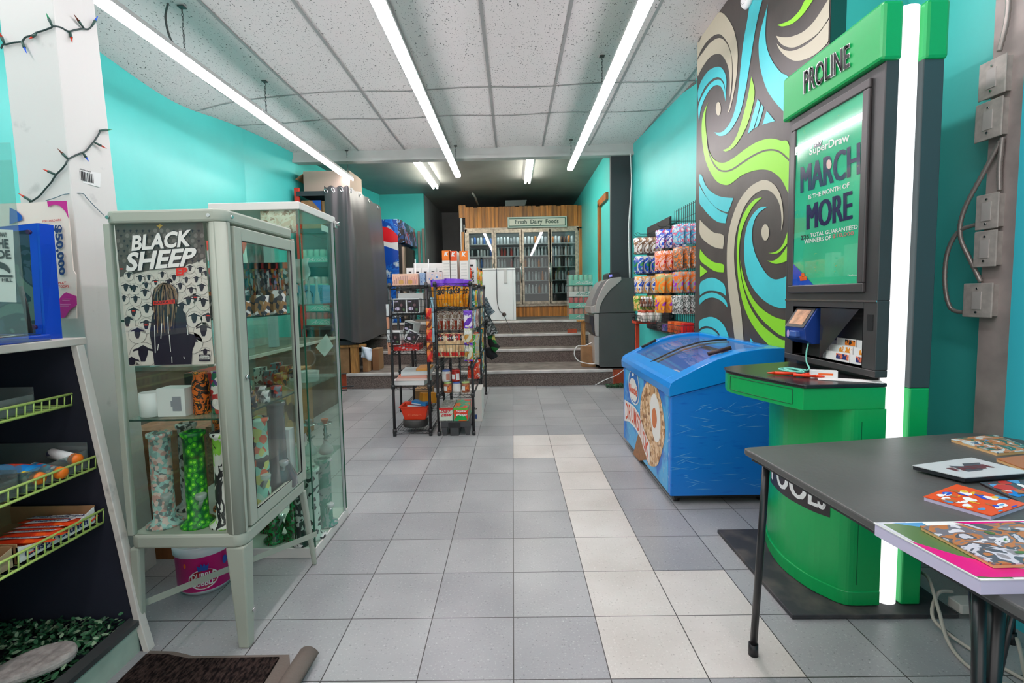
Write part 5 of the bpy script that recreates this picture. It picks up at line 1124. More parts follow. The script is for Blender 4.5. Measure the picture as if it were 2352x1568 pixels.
# door mat
t = thing('door_mat', 'dark ribbed door mat with a curled rubber edge at the lower left', 'mat', (-1.0, 1.2, 0))
P0 = [Vector((-1.262, 1.60, .012)), Vector((-.775, 1.578, .012)), Vector((-.70, .80, .012)), Vector((-1.265, .80, .012))]
mb = MB(); mb.prism([(-1.268, 1.605), (-1.18, 1.60), (-1.10, 1.578), (-.775, 1.580), (-.745, 1.52), (-.72, .8), (-1.268, .8)], 'Z', .001, .012); mb.build('rubber_edge', mat('rubber_grey_brown', (104, 94, 86), .8, bump=(90, .3)), t)
mb = MB(); mb.prism([(-1.262, 1.580), (-1.19, 1.578), (-1.10, 1.556), (-.80, 1.560), (-.79, .8), (-1.262, .8)], 'Z', .012, .020); mb.build('pile', mat('mat_pile_brown', (62, 50, 46), 1, noise=(110, .7, .4, .62), bump=(150, 1), spec=.05, stretch=(1, .4, 1), rgb2=(24, 20, 20)), t)
mb = MB(); mb.grid(lambda u, v: Vector((-.785+.075*(1-cos(pi*u*.85))*.5+.03*(1-v)+.012, 1.575-.75*v, .010+.038*sin(pi*u*.9)*(.6+.4*sin(v*5+1)))), 10, 12); mb.build('curled_corner', mat('rubber_grey_brown', (104, 94, 86), .8), t, solid=.004)
# ================================================================ black wire racks in the middle
wk = mat('black_wire', (36, 36, 38), .35, spec=.6)
def rack(label, x0, x1, y0, y1, h, shelves, feet=True):
    t = thing('wire_rack', label, 'rack', ((x0+x1)/2, (y0+y1)/2, 0), 'black wire racks')
    for x in (x0, x1):
        for y in (y0, y1):
            mb = MB(); mb.cyl((x, y, .03), (x, y, h), .0125, seg=10); mb.cyl((x, y, 0), (x, y, .035), .016, seg=10)
            for z in shelves: mb.cyl((x, y, z-.02), (x, y, z+.015), .018, .016, 10)
            mb.build('post', wk, t)
    for z in shelves:
        mb = MB()
        for zz in (z, z-.028):
            mb.tube([(x0, y0, zz), (x1, y0, zz), (x1, y1, zz), (x0, y1, zz)], .0032, 5, closed=True)
        for a, b in (((x0, y0), (x1, y0)), ((x1, y0), (x1, y1)), ((x0, y0), (x0, y1)), ((x0, y1), (x1, y1))):
            L_ = hypot(b[0]-a[0], b[1]-a[1]); n = max(4, int(L_/.045)); n += n % 2
            mb.tube([(a[0]+(b[0]-a[0])*k/n, a[1]+(b[1]-a[1])*k/n, z-(.028 if k % 2 else 0)) for k in range(n+1)], .002, 4)
        n = int((x1-x0)/.024)
        for k in range(1, n): mb.tube([(x0+(x1-x0)*k/n, y0, z+.002), (x0+(x1-x0)*k/n, y1, z+.002)], .0016, 4)
        mb.build('shelf', wk, t)
    return t
rack('front left black wire rack holding boxes and magazines', -1.052, -.738, 4.25, 5.12, 1.33, (.047, .437, .742, 1.055, 1.305))
rack('front right black wire rack holding snacks, jars and soda cartons', -.665, -.362, 4.25, 5.12, 1.335, (.357, .605, .905, 1.10, 1.315))
rack('back right black wire rack behind the snack rack', -.665, -.350, 5.17, 6.03, 1.335, (.357, .605, .905, 1.10, 1.315))
rack('back left black wire rack behind the magazine rack', -1.20, -.885, 5.17, 6.0, 1.33, (.047, .437, .742, 1.055, 1.305))
def pxbox(name, label, cat, x0, y0, x1, y1, Y, dep, m, group=None, bevel=.001, rz=0, extra=None, zfloor=None):
    """carton whose front, standing at distance Y, spans the given part of the photograph"""
    a = at(x0, y1, 'Y', Y); b = at(x1, y0, 'Y', Y); z0 = a.z if zfloor is None else zfloor
    t = thing(name, label, cat, ((a.x+b.x)/2, Y+dep/2, z0), group)
    w = (b.x-a.x)/2; hgt = b.z-z0; c = Vector(t.location)
    mb = MB(); mb.box(c.x-w, c.x+w, c.y-dep/2, c.y+dep/2, z0, z0+hgt); mb.build('carton', m, t, bevel=bevel)
    if extra:
        mb = MB(); mats = extra(mb, lambda u, v, off=.001: Vector((c.x-w+2*w*u, c.y-dep/2-off, z0+hgt*v))); mb.build('print', mats, t)
    t.rotation_euler = (0, 0, rz); return t
def rect(mb, f, u0, v0, u1, v1, mi, off=.001): mb.poly([f(u0, v0, off), f(u1, v0, off), f(u1, v1, off), f(u0, v1, off)], mi)
def tf(f, u0, v0, u1, v1, off=.0018): return lambda u, v: f(u0+(u1-u0)*u, v0+(v1-v0)*v, off)
z_ = lambda z: z+.0045
# cereal cartons
creamw = mat('carton_cream', (236, 230, 222), .5); cer = mat('cereal_orange', (246, 124, 20), .4); grey_l = mat('print_grey', (170, 168, 164), .5)
def cereal(c):
    def ex(mb, f):
        rect(mb, f, 0, .70, 1, 1, 1); rect(mb, f, 0, 0, 1, .07, 1); text('K', tf(f, .25, .83, .75, .96), mb, 0, bold=.06, shear=.2)
        for k in range(6): rect(mb, f, .15, .14+.09*k, .85, .15+.09*k, 2)
        return [white, c, grey_l]
    return ex
for i, (x0, x1, lab, c) in enumerate(((1017, 1034, 'leftmost', cer), (1034, 1049, 'middle', mat('cereal_red_orange', (236, 84, 26), .4)), (1057, 1074, 'rightmost', cer))):
    pxbox('cereal_box', '%s of the three tall orange topped cereal boxes on the snack rack' % lab, 'box', x0, 575+(1 if i else 0), x1, 648, 4.33, .20, creamw, 'orange topped cereal boxes', extra=cereal(c), zfloor=z_(1.315))
def dots(cols, n, seed, word=None):
    def ex(mb, f):
        random.seed(seed)
        for k in range(n):
            u, v = random.uniform(.1, .85), random.uniform(.1, .8); w = random.uniform(.04, .12); rect(mb, f, u, v, min(.96, u+w), min(.96, v+w*random.uniform(.5, 2)), random.randrange(len(cols)), .001+.0001*k)
        if word: text(word, tf(f, .1, .6, .9, .85, .004), mb, len(cols), bold=.02)
        return list(cols)+[ink]
    return ex
def pbox_ex(mb, f):
    for k in range(24):
        u = .02+.04*k; hh = .35+.5*abs(sin(k*1.7)); rect(mb, f, u, .1, u+.014, hh, k % 2)
    for k in range(2): mb.poly([f(.35+.35*k+.10*cos(a), .28+.2*sin(a), .003) for a in [i*pi/5 for i in range(10)]], 2)
    return [mat('print_plum', (110, 60, 90), .5), mat('print_rose', (220, 130, 120), .5), mat('print_gold', (214, 160, 90), .5)]
pxbox('printed_box', 'pink and gold printed box on the top left of the magazine rack', 'box', 901, 628, 959, 653, 4.28, .22, mat('box_peach', (244, 194, 170), .5), extra=pbox_ex, zfloor=z_(1.305))
pxbox('printed_box', 'blue sphere printed box between the pink box and the pale one', 'box', 964, 626, 976, 650, 4.32, .18, mat('box_sky', (150, 176, 210), .5), extra=dots([blue, white], 6, 3), zfloor=z_(1.305))
pxbox('printed_box', 'pale blue and peach printed box at the left end of the snack rack top', 'box', 980, 624, 1016, 652, 4.30, .14, mat('box_pale', (224, 206, 206), .5), extra=dots([mat('box_sky2', (110, 150, 210), .5), mat('box_peach2', (240, 190, 170), .5), white], 14, 5), zfloor=z_(1.315))
for i in range(5):
    pxbox('white_carton', 'small white carton in the lower row on top of the wire racks', 'box', 934+17.5*i, 615, 950+17.5*i, 640, 4.62, .16, white, 'white cartons lower row on the racks', extra=lambda mb, f: (rect(mb, f, .3, .72, .7, .8, 0), [ink])[1], zfloor=z_(1.315 if i > 2 else 1.305))
for i in range(4):
    pxbox('white_carton', 'white carton in the upper row at the back of the wire racks', 'box', 951+17*i, 604, 967+17*i, 640, 4.86, .16, mat('carton_offwhite', (222, 220, 216), .5), 'white cartons upper row on the racks', zfloor=z_(1.315 if i > 1 else 1.305))
def insig(mb, f):
    text('INSIG', lambda u, v: f(.35+.4*v, .55-.5*u, .002), mb, 0, bold=.02); rect(mb, f, .35, .72, .65, .8, 0); return [ink]
pxbox('white_carton', 'tall white carton with black lettering right of the cereal boxes', 'box', 1074, 596, 1093, 650, 4.62, .1, white, extra=insig, zfloor=z_(1.315))
for x, lab in ((942, 'left'), (974, 'right')):
    a = at(x, 640, 'Y', 4.25); b = at(x, 590, 'Y', 4.25); mb = MB(); mb.cyl((a.x, 4.5, 1.312), (a.x, 4.5, b.z), .0045, seg=8); tag(mb.build('white_rod', white), '%s thin white rod standing up from the rack top' % lab, 'rod')
# bags ---------------------------------------------------------
def bag(name, label, cat, w, h, d, m, word=None, wc=None, group=None, crimp=None, patch=None, wu=(.1, .55, .9, .75), wshear=.1):
    t = thing(name, label, cat, (0, 0, 0), group); mb = MB()
    def fn(sg):
        def g(u, v):
            e = sin(pi*min(1, max(0, u)))**.6*sin(pi*min(1, max(0, (v-.03)/.94)))**.55
            return Vector(((u-.5)*w*(1-.05*sin(pi*v)), sg*d*.5*e+.003*sin(u*11+v*5), h*v))
        return g
    mb.grid(fn(-1), 8, 8); mb.grid(fn(1), 8, 8)
    if crimp:
        n0 = len(mb.m)
        for i in range(n0):
            r = (i % 64)//8
            if r in crimp: mb.m[i] = 1
    mb.build('wrapper', m, t)
    def sf_(u, v, off=.0015):
        e = sin(pi*min(1, max(0, u)))**.6*sin(pi*min(1, max(0, (v-.03)/.94)))**.55; return Vector(((u-.5)*w*(1-.05*sin(pi*v)), -d*.5*e-off, h*v))
    if word or patch:
        mb = MB()
        if patch:
            for (u0, v0, u1, v1, mi) in patch: mb.grid(lambda u, v: sf_(u0+(u1-u0)*u, v0+(v1-v0)*v), 5, 4, mi)
        if word: text(word, lambda u, v: sf_(wu[0]+(wu[2]-wu[0])*u+wshear*(v-.5)*.5, wu[1]+(wu[3]-wu[1])*v+.06*u, .003), mb, 0, bold=.03)
        mb.build('print', wc if isinstance(wc, list) else [wc], t)
    return t
purple = mat('print_purple', (104, 42, 190), .3); tak = pat('takis_wrap', [(250, 158, 20), (244, 146, 16), (252, 172, 40), (190, 196, 180)], 16, .3, kind='noise')
P_ = bag('snack_bag', 'orange rolled tortilla chip bag with purple top, left one in the top basket', 'bag', .165, .235, .055, [tak, purple], 'Takis', ink, 'orange and purple chip bags', crimp=(6, 7), wu=(.08, .42, .86, .70))
P_.location = (-.615, 4.31, 1.118); P_.rotation_euler = (.05, -.05, .1)
dup(P_, (-.515, 4.29, 1.122), (.05, .06, -.05), 'orange rolled tortilla chip bag with purple top, middle one in the top basket')
dup(P_, (-.445, 4.345, 1.118), (.02, .1, -.4), 'orange rolled tortilla chip bag with purple top, right one in the top basket')
def basket(label, x0, x1, y0, y1, z0, z1, group=None, m=wk, flare=.02):
    t = thing('wire_basket', label, 'basket', ((x0+x1)/2, (y0+y1)/2, z0), group); mb = MB()
    top_ = [(x0-flare, y0-flare, z1), (x1+flare, y0-flare, z1), (x1+flare, y1, z1), (x0-flare, y1, z1)]; bot = [(x0, y0, z0), (x1, y0, z0), (x1, y1, z0), (x0, y1, z0)]
    mb.tube(top_, .003, 6, closed=True); mb.tube(bot, .0025, 5, closed=True); mb.tube([tuple((Vector(a)+Vector(b))/2) for a, b in zip(top_, bot)], .0018, 4, closed=True)
    for i in range(4):
        a, b, c, d = Vector(top_[i]), Vector(top_[(i+1) % 4]), Vector(bot[i]), Vector(bot[(i+1) % 4]); n = max(4, int((b-a).length/.026))
        for k in range(n): mb.tube([a.lerp(b, k/n), c.lerp(d, k/n)], .0016, 4)
    n = int((x1-x0)/.03)
    for k in range(n): x = x0+(x1-x0)*(k+.5)/n; mb.tube([(x, y0, z0), (x, y1, z0)], .0016, 4)
    mb.build('wires', m, t); return t
basket('black wire basket holding the orange and purple chip bags', -.69, -.385, 4.20, 4.42, 1.112, 1.255)
basket('black wire basket holding the red and black jerky bags', -.69, -.40, 4.19, 4.40, .675, .800)
basket('black wire basket holding the two black and white boxes', -1.03, -.76, 4.20, 4.44, 1.065, 1.185)
basket('black wire basket with tumbled black and white boxes', -1.06, -.76, 4.20, 4.44, .79, .90)
cb = pat('silver_brown_wrap', [(186, 176, 160), (150, 130, 110), (206, 200, 190), (120, 70, 50)], 22, .25, kind='noise'); mdk = mat('print_red_brown', (168, 62, 40), .4)
for i in range(5):
    t = bag('snack_bag', '%s of the five silver and brown bags standing on the snack rack' % ('first', 'second', 'third', 'fourth', 'fifth')[i], 'bag', .12, .168, .035, [cb], None, [mdk], 'silver and brown bags', patch=[(.15, .05, .85, .5, 0)])
    t.location = (-.635+.062*i, 4.33, .912); t.rotation_euler = (0, .06, .85)
jk = mat('jerky_red', (214, 40, 30), .35); jb = pat('jerky_tan', [(226, 196, 150), (216, 180, 130), (236, 210, 170), (200, 160, 116)], 26, .35)
for i, (x, y, lab) in enumerate(((-.615, 4.30, 'left'), (-.53, 4.275, 'middle'), (-.465, 4.30, 'right'), (-.57, 4.36, 'rear'))):
    t = bag('jerky_bag', 'red, black and tan meat snack bag, %s one in the lower basket' % lab, 'bag', .135, .205, .03, [jb], "JACK LINK'S", [white, ink, jk], 'meat snack bags', patch=[(.0, .72, 1, .98, 2), (.15, .70, .85, .98, 1), (0, .05, 1, .2, 2)], wu=(.12, .73, .86, .83), wshear=0)
    t.location = (x, y, .682); t.rotation_euler = (-.08, .04*(i-1), .1*(1-i))
# jars ----------------------------------------------------------
def jar(x, y, z, body, lid, label, r=.036, h=.095, lab=None):
    t = thing('jar', label, 'jar', (x, y, z), 'sauce and spread jars'); c = (x, y, z)
    mb = MB(); mb.lathe([(r*.92, 0), (r, .006), (r, h*.76), (r*.84, h*.85), (r*.84, h*.88)], c, 24); mb.build('glass', body, t)
    mb = MB(); mb.lathe([(r*.9, h*.86), (r*.92, h*.87), (r*.92, h), (0, h)], c, 24); mb.build('lid', lid, t)
    mb = MB(); mb.grid(lambda u, v: Vector((x+(r+.0008)*sin(-1.0+.9*u), y-(r+.0008)*cos(-1.0+.9*u), z+h*(.2+.4*v))), 6, 1, 0); mb.grid(lambda u, v: Vector((x+(r+.0008)*sin(.1+.9*u), y-(r+.0008)*cos(.1+.9*u), z+h*(.12+.55*v))), 6, 1, 1); mb.build('label', [paper, lab or orange], t)
lidb = mat('lid_blue', (90, 120, 200), .35); lidg = mat('lid_lime', (190, 210, 130), .35); lidr = mat('lid_red', (200, 50, 40), .35)
srm = mat('jar_white_sauce', (222, 218, 212), .25); rd = mat('jar_red_salsa', (176, 36, 26), .2); br_ = mat('jar_brown_salsa', (176, 104, 72), .25)
tb_ = mat('label_tan', (196, 130, 110), .5); lo = pat('label_salsa', [(226, 120, 50), (240, 180, 120), (150, 60, 40)], 60, .5)
for i, (x, b_, l_, nm, lab_) in enumerate(((-.59, br_, lidg, 'brown jar with lime lid, left in the lower row', lo), (-.51, srm, lidb, 'white jar with blue lid, middle of the lower row', paper), (-.432, br_, lidg, 'brown jar with lime lid, right in the lower row', lo))):
    jar(x, 4.34, .3625, b_, l_, nm, lab=lab_)
mb = MB(); mb.box(-.635, -.39, 4.30, 4.40, .4600, .4625); tag(mb.build('tray_sheet', clear_pl), 'clear plastic sheet between the two rows of jars', 'sheet')
jar(-.60, 4.335, .4635, srm, lidb, 'white jar with blue lid, left in the upper row', lab=tb_, r=.038, h=.105); jar(-.515, 4.335, .4635, rd, lidr, 'red salsa jar in the upper row', lab=paper, r=.038, h=.105)
# soda cartons on the black crate
def soda(word, c1, c2, blob):
    def ex(mb, f):
        rect(mb, f, .0, .85, 1, 1, 1); rect(mb, f, .04, .06, .96, .84, 2)
        if blob: mb.poly([f(.5+.42*cos(a), .06+.42*sin(a), .002) for a in [i*pi/10 for i in range(11)]], 3)
        ws = word.split(); n = len(ws)
        for i, w_ in enumerate(ws): text(w_, tf(f, .08+.05*i, .62-.27*i, .80+.06*i, .83-.27*i, .003), mb, 0, bold=.04, shear=.15)
        return [white if blob else mat('dew_red', (206, 26, 50), .4), c1, c2, mat('soda_green', (10, 160, 70), .4)]
    return ex
pxbox('soda_carton', 'grey and red soda carton on the black crate, left one', 'box', 1009, 936, 1040, 966, 4.24, .34, pat('soda_wrap_grey', [(170, 172, 160), (120, 124, 116), (196, 196, 186)], 30, .4, kind='noise'), extra=soda('DIET DEW', red, mat('soda_pale', (206, 214, 196), .4), False), zfloor=.128)
pxbox('soda_carton', 'orange and green soda carton on the black crate, right one', 'box', 1042, 936, 1075, 966, 4.24, .34, pat('soda_wrap_orange', [(236, 110, 40), (60, 170, 130), (226, 70, 50)], 8, .4, kind='noise'), extra=soda('Tropical Pop', mat('soda_mint', (90, 180, 60), .4), mat('soda_red', (222, 60, 30), .4), True), zfloor=.128)
t = thing('plastic_crate', 'dark grey plastic crate on the floor under the soda cartons', 'crate', (-.52, 4.42, 0)); gk = mat('crate_grey', (66, 66, 68), .5)
mb = MB(); mb.box(-.645, -.39, 4.235, 4.60, .075, .125)
for x in (-.63, -.43):
    for y in (4.24, 4.56): mb.prism([(x-.015, .075), (x+.045, .075), (x+.03, 0), (x, 0)], 'Y', y, y+.03)
mb.box(-.565, -.49, 4.232, 4.60, .0, .09); mb.build('body', gk, t, bevel=.003); mb = MB(); mb.box(-.58, -.475, 4.230, 4.24, .07, .115); mb.build('handle_recess', black, t)
# hanging strips at the rack corners
def hang(label, x, y, z, w, h, m, word=None, wc=None, group=None, rz=0, patch=None, d=.02):
    t = bag('snack_bag', label, 'bag', w, h, d, m, word, wc, group, patch=patch); t.location = (x, y, z); t.rotation_euler = (0, 0, rz); return t
nut = pat('nut_bag_print', [(176, 182, 150), (206, 206, 180), (196, 140, 60), (150, 160, 120)], 24, .3)
pur2 = pat('purple_bag_print', [(120, 60, 190), (104, 50, 176), (236, 226, 240), (214, 140, 60)], 18, .3)
for i, (z, m_, nm) in enumerate(((.935, pur2, 'purple nut snack bag at the top of the strip on the front right post'), (.80, nut, 'green grey nut snack bag in the middle of the strip on the front right post'), (.655, nut, 'green grey nut snack bag at the bottom of the strip on the front right post'))):
    hang(nm, -.385, 4.205, z, .075, .15, [m_], 'Nut', [white, purple], 'nut snack bags on the post strip', patch=[(0, .9, 1, 1, 1), (0, 0, 1, .07, 1)])
cho = pat('chocolate_wrap', [(226, 90, 40), (120, 50, 30), (236, 150, 70), (90, 40, 30)], 26, .3)
for i in range(5): hang('orange and brown chocolate bar bag hanging in a strip between the racks', -.715, 4.20, 1.02-.092*i, .05, .092, [cho if i % 2 else pat('chocolate_wrap_red', [(214, 40, 36), (226, 110, 50), (150, 30, 30)], 22, .3)], None, None, 'chocolate bags between the racks')
for i in range(3): hang('pale blue snack card hanging beside the chocolate strip', -.690, 4.225, 1.08-.13*i, .03, .12, [mat('card_pale_blue', (160, 200, 214), .5)], None, None, 'pale blue cards beside the chocolate strip', d=.006)
for i in range(4): hang('narrow printed card hanging on the left side of the magazine rack', -1.072, 4.235, 1.05-.11*i, .025, .10, [(mat('card_white', (220, 220, 220), .5), mat('card_salmon', (214, 150, 120), .5))[i % 2]], None, None, 'cards on the left side of the magazine rack', d=.006)
# black and white boxes
def bwx(mb, f):
    rect(mb, f, .05, .04, .95, .90, 0); mb.poly([f(.32+.2*cos(a), .3+.12*sin(a), .002) for a in [i*pi/6 for i in range(12)]], 1); mb.poly([f(.62+.1*cos(a), .55+.1*sin(a), .002) for a in [i*pi/6 for i in range(12)]], 2)
    rect(mb, f, .1, .76, .4, .8, 1, .002); rect(mb, f, .7, .15, .85, .3, 3, .002); return [mat('print_black_plum', (50, 40, 44), .4), mat('print_lilac', (214, 200, 226), .4), mat('print_dusty', (130, 96, 100), .4), mat('print_green', (90, 120, 80), .4)]
A0 = pxbox('gadget_box', 'left of the two black and white boxes in the upper basket', 'box', 904, 685, 933, 716, 4.24, .12, white, 'black and white gadget boxes', extra=bwx, zfloor=1.072)
pxbox('gadget_box', 'right of the two black and white boxes in the upper basket', 'box', 934, 685, 963, 716, 4.24, .12, white, 'black and white gadget boxes', extra=bwx, zfloor=1.072)
pxbox('gadget_box', 'black and white box at the left of the lower basket', 'box', 890, 760, 919, 789, 4.26, .12, white, 'black and white gadget boxes', extra=bwx, zfloor=.798)
b = pxbox('gadget_box', 'black and white box leaning in the middle of the lower basket', 'box', 922, 758, 948, 789, 4.30, .12, white, 'black and white gadget boxes', extra=bwx, zfloor=.812); b.rotation_euler = (0, .5, .3)
b = pxbox('gadget_box', 'black and white box tipped on top of the lower basket', 'box', 928, 738, 954, 765, 4.36, .10, white, 'black and white gadget boxes', extra=bwx, zfloor=.90); b.rotation_euler = (0, .25, -.4)
pxbox('white_tray', 'white cardboard tray behind the two boxes in the upper basket', 'tray', 916, 672, 972, 722, 4.38, .05, white, zfloor=1.072)
pxbox('playing_card_box', 'red box with pictured cards under the lower basket', 'box', 905, 792, 962, 808, 4.27, .2, red, extra=dots([white, paper, blue, mat('card_grey', (180, 180, 184), .5)], 12, 8), zfloor=z_(.742))
# magazines on the rack
random.seed(14)
for i, (dx, w, h, m, nm) in enumerate(((-.02, .29, .040, (226, 220, 216), 'bottom'), (.0, .27, .022, (236, 190, 176), 'second'), (.01, .25, .022, (230, 120, 90), 'third'), (.03, .25, .036, (206, 210, 208), 'fourth'))):
    z0 = .4415+(0, .0405, .063, .0855)[i]; t = thing('magazine_bundle', '%s bundle in the magazine stack on the left wire rack' % nm, 'magazine', (-.90+dx, 4.42, z0), 'magazine bundles on the rack')
    mb = MB(); mb.box(-.90+dx-w/2, -.90+dx+w/2, 4.28, 4.56, z0, z0+h*.97); mb.build('pages', mat('pages_%d' % i, tuple(int(v*.6+222*.4) for v in m), .8), t); mb = MB(); mb.box(-.90+dx-w/2, -.90+dx+w/2, 4.278, 4.56, z0+h*.97, z0+h); mb.build('cover', mat('cover_%d' % i, m, .4), t); t.rotation_euler = (0, 0, random.uniform(-.08, .08))
mb = MB(); mb.rbox(-.86, -.745, 4.30, 4.55, .5635, .585, .01); tag(mb.build('tray_pack', mat('pack_orange_tan', (216, 150, 70), .5), bevel=.003), 'flat orange tan pack on top of the magazine stack', 'pack')
# red basket and drum
t = thing('red_basket', 'red plastic basket with printed lettering on the bottom of the left rack', 'basket', (-.89, 4.42, .12)); rb = mat('basket_red', (236, 60, 20), .35)
mb = MB(); mb.lathe([(.0, .0), (.115, .0), (.150, .115), (.165, .118), (.165, .128), (.145, .122), (.112, .006), (0, .006)], tuple(t.location), 4, M=Matrix.Rotation(pi/4, 4, 'Z')); o = mb.build('body', rb, t, bevel=.006); o.location = (0, 0, 0); o.scale = (1.15, 1.0, 1)
for p in o.data.polygons: p.use_smooth = False
mb = MB(); text('clean', flat((-.95, 4.42-.095, .16), (1, 0, 0), (0, 0, 1), .12, .02, .004), mb, 0); mb.build('lettering', mat('basket_print', (240, 130, 90), .5), t)
for i, (x, y, z, rz, cc, lab) in enumerate(((-.90, 4.40, .20, .2, (236, 240, 244), 'white and blue medicine carton in the red basket'), (-.86, 4.45, .235, -.3, (40, 140, 210), 'blue carton on top in the red basket'), (-.80, 4.50, .24, .6, (240, 160, 40), 'orange and blue card leaning at the back of the red basket'))):
    mb = MB(); mb.box(-.07, .07, -.035, .035, 0, .03 if i < 2 else .09, 0); mb.box(-.071, .02, -.0355, .0355, .004, .012, 1); o = mb.build('medicine_carton', [mat('carton_%d' % i, cc, .5), blue if i != 1 else white]); o.location = (x, y, z); o.rotation_euler = (0, .1, rz); tag(o, lab, 'box')
mb = MB(); mb.lathe([(.105, 0), (.112, .006), (.112, .062), (.106, .070), (0, .070)], (-.90, 4.42, .0495), 32); tag(mb.build('round_container', mat('drum_grey', (70, 68, 66), .5)), 'round dark grey container under the red basket', 'container')
mb = MB(); mb.box(-1.10, -.92, 5.3, 5.6, .052, .20); tag(mb.build('cardboard_box', cardboard), 'brown cardboard box on the bottom of the back left rack', 'box')
# white carton on the floor
def floorbox(mb, f):
    rect(mb, f, .15, .08, .75, .22, 0); text('bb', tf(f, .55, .38, .75, .45), mb, 1, bold=.02); return [mat('print_steel_blue', (60, 90, 150), .5), ink]
pxbox('white_carton', 'white carton on the floor behind the snack rack post', 'box', 1060, 895, 1106, 967, 4.72, .3, creamw, extra=floorbox, zfloor=0)
# bags on the right-hand sides of the racks and on the back rack
wraps = [('red', [(214, 36, 30), (240, 80, 40), (230, 226, 220)]), ('orange', [(244, 120, 30), (250, 170, 60), (120, 200, 60)]), ('green', [(120, 200, 40), (60, 150, 60), (236, 236, 220)]), ('silver', [(196, 196, 190), (150, 150, 140), (214, 120, 60)]), ('blue', [(40, 90, 190), (150, 200, 220), (240, 240, 240)]),
         ('yellow', [(226, 170, 50), (190, 190, 180), (240, 210, 120)]), ('teal', [(60, 180, 190), (30, 90, 100), (200, 220, 220)]), ('pink', [(214, 160, 150), (180, 130, 120), (236, 210, 200)])]
WM = {n_: pat('side_wrap_'+n_, c_, 20, .3, kind='noise') for n_, c_ in wraps}
protos = {}
k = 0; random.seed(41)
for zi, z in enumerate((1.322, 1.106, .911, .611, .363)):
    for yi, y in enumerate((4.62, 4.82, 5.02, 5.30, 5.50, 5.70, 5.90)):
        if zi == 4 and yi < 2: continue
        n_ = wraps[(k*3+zi) % 8][0]; k += 1
        if zi == 0: n_ = ('red', 'orange')[yi % 2]
        hh = {0: .17, 1: .16, 2: .17, 3: .23, 4: .20}[zi]
        key = (n_, zi)
        lab = '%s snack bag on the %s shelf, right side of the snack racks' % (n_, ('top', 'second', 'third', 'fourth', 'bottom')[zi])
        if key not in protos:
            protos[key] = bag('snack_bag', lab, 'bag', .15, hh, .06, [WM[n_]], None, None, 'side snack bags %s shelf %d' % (n_, zi+1)); o = protos[key]
        else: o = dup(protos[key])
        o.location = (-.415+.012*(yi % 2), y, z); o.rotation_euler = (0, .05, .75+random.uniform(-.2, .2))
# knitted things hanging at the back right corner
def knit(name, label, pts, r, m, fr_=None):
    t = thing(name, label, 'clothing', pts[0]); mb = MB(); mb.tube(smooth(pts, 4, False), r, 10); mb.build('knit', m, t); return t
kn1 = pat('knit_slate', [(60, 84, 96), (90, 110, 120), (40, 50, 56), (130, 140, 140)], 40, .95, stretch=(1, 1, 4)); kn2 = pat('knit_rasta', [(200, 40, 34), (226, 200, 110), (30, 110, 50), (30, 30, 30)], 9, .95, stretch=(1, 1, 1.5)); kn3 = pat('knit_grey', [(70, 74, 72), (40, 44, 44), (150, 152, 150)], 50, .95)
A1 = lambda x, y: tuple(at(x, y, 'Y', 6.06))
knit('knit_tassel', 'slate blue knitted tassel hat hanging at the back corner of the rack', [A1(1112, 684), A1(1117, 700), A1(1124, 715), A1(1129, 722)], [.035+.002*i for i in range(13)], kn1)
knit('knit_hat', 'dark grey knitted hat hanging below the slate blue one', [A1(1116, 724), A1(1122, 740), A1(1128, 756), A1(1131, 768)], [.035+.0035*i for i in range(13)], kn3)
knit('knit_scarf', 'red, yellow and green checked knitted scarf hanging on the rack', [A1(1128, 770), A1(1130, 785), A1(1136, 797), A1(1142, 803)], [.045+.0012*i for i in range(13)], kn2)
knit('beanie', 'black knitted cap with grey letters at the bottom of the hanging knits', [A1(1120, 798), A1(1124, 812), A1(1132, 816), A1(1136, 822)], [.05]*13, mat('knit_black', (30, 30, 34), .95))
# ================================================================ snack wall at the right
t = thing('wall_grid', 'black wire grid panel on the right wall beside the mural', 'rack', (1.66, 4.7, .8)); mb = MB()
ys = [4.22+.052*k for k in range(19)]; zs_ = [.78+.103*k for k in range(13)]
for y in ys: mb.tube([(1.66, y, .78), (1.66, y, 2.03)], .0028, 5)
for z in zs_: mb.tube([(1.664, ys[0], z), (1.664, ys[-1], z)], .0028, 5)
mb.build('wires', wk, t)
mb = MB(); mb.box(1.618, 1.635, 5.18, 6.05, .78, 1.98)
for k in range(12): mb.box(1.613, 1.619, 5.18, 6.05, .80+.10*k, .865+.10*k)
tag(mb.build('slat_panel', mat('slat_panel_black', (46, 44, 44), .5)), 'black slat panel on the right wall behind the hanging snacks', 'panel')
HM = {}
def hm(n_, cols, sc=22, k='noise'): HM[n_] = pat('hang_'+n_, cols, sc, .28, kind=k); return HM[n_]
hm('pale blue', [(90, 200, 226), (206, 214, 214), (70, 180, 220), (226, 90, 120), (220, 226, 226)]); hm('silver and orange', [(170, 166, 154), (110, 104, 96), (228, 120, 40), (190, 186, 176)], 26)
hm('purple and grey', [(170, 40, 200), (164, 164, 150), (240, 120, 40), (150, 150, 140)], 16); hm('silver', [(176, 180, 174), (80, 86, 80), (214, 216, 210), (60, 60, 56)], 30)
hm('magenta', [(206, 30, 160), (240, 240, 244), (40, 90, 200), (226, 40, 50)], 18); hm('red and pink', [(232, 50, 40), (240, 190, 180), (244, 120, 40), (240, 230, 226)], 16)
hm('orange', [(250, 120, 20), (246, 150, 50), (170, 180, 120), (240, 90, 20)], 14); hm('violet and orange', [(150, 40, 190), (236, 140, 40), (240, 170, 60), (120, 200, 210)], 14)
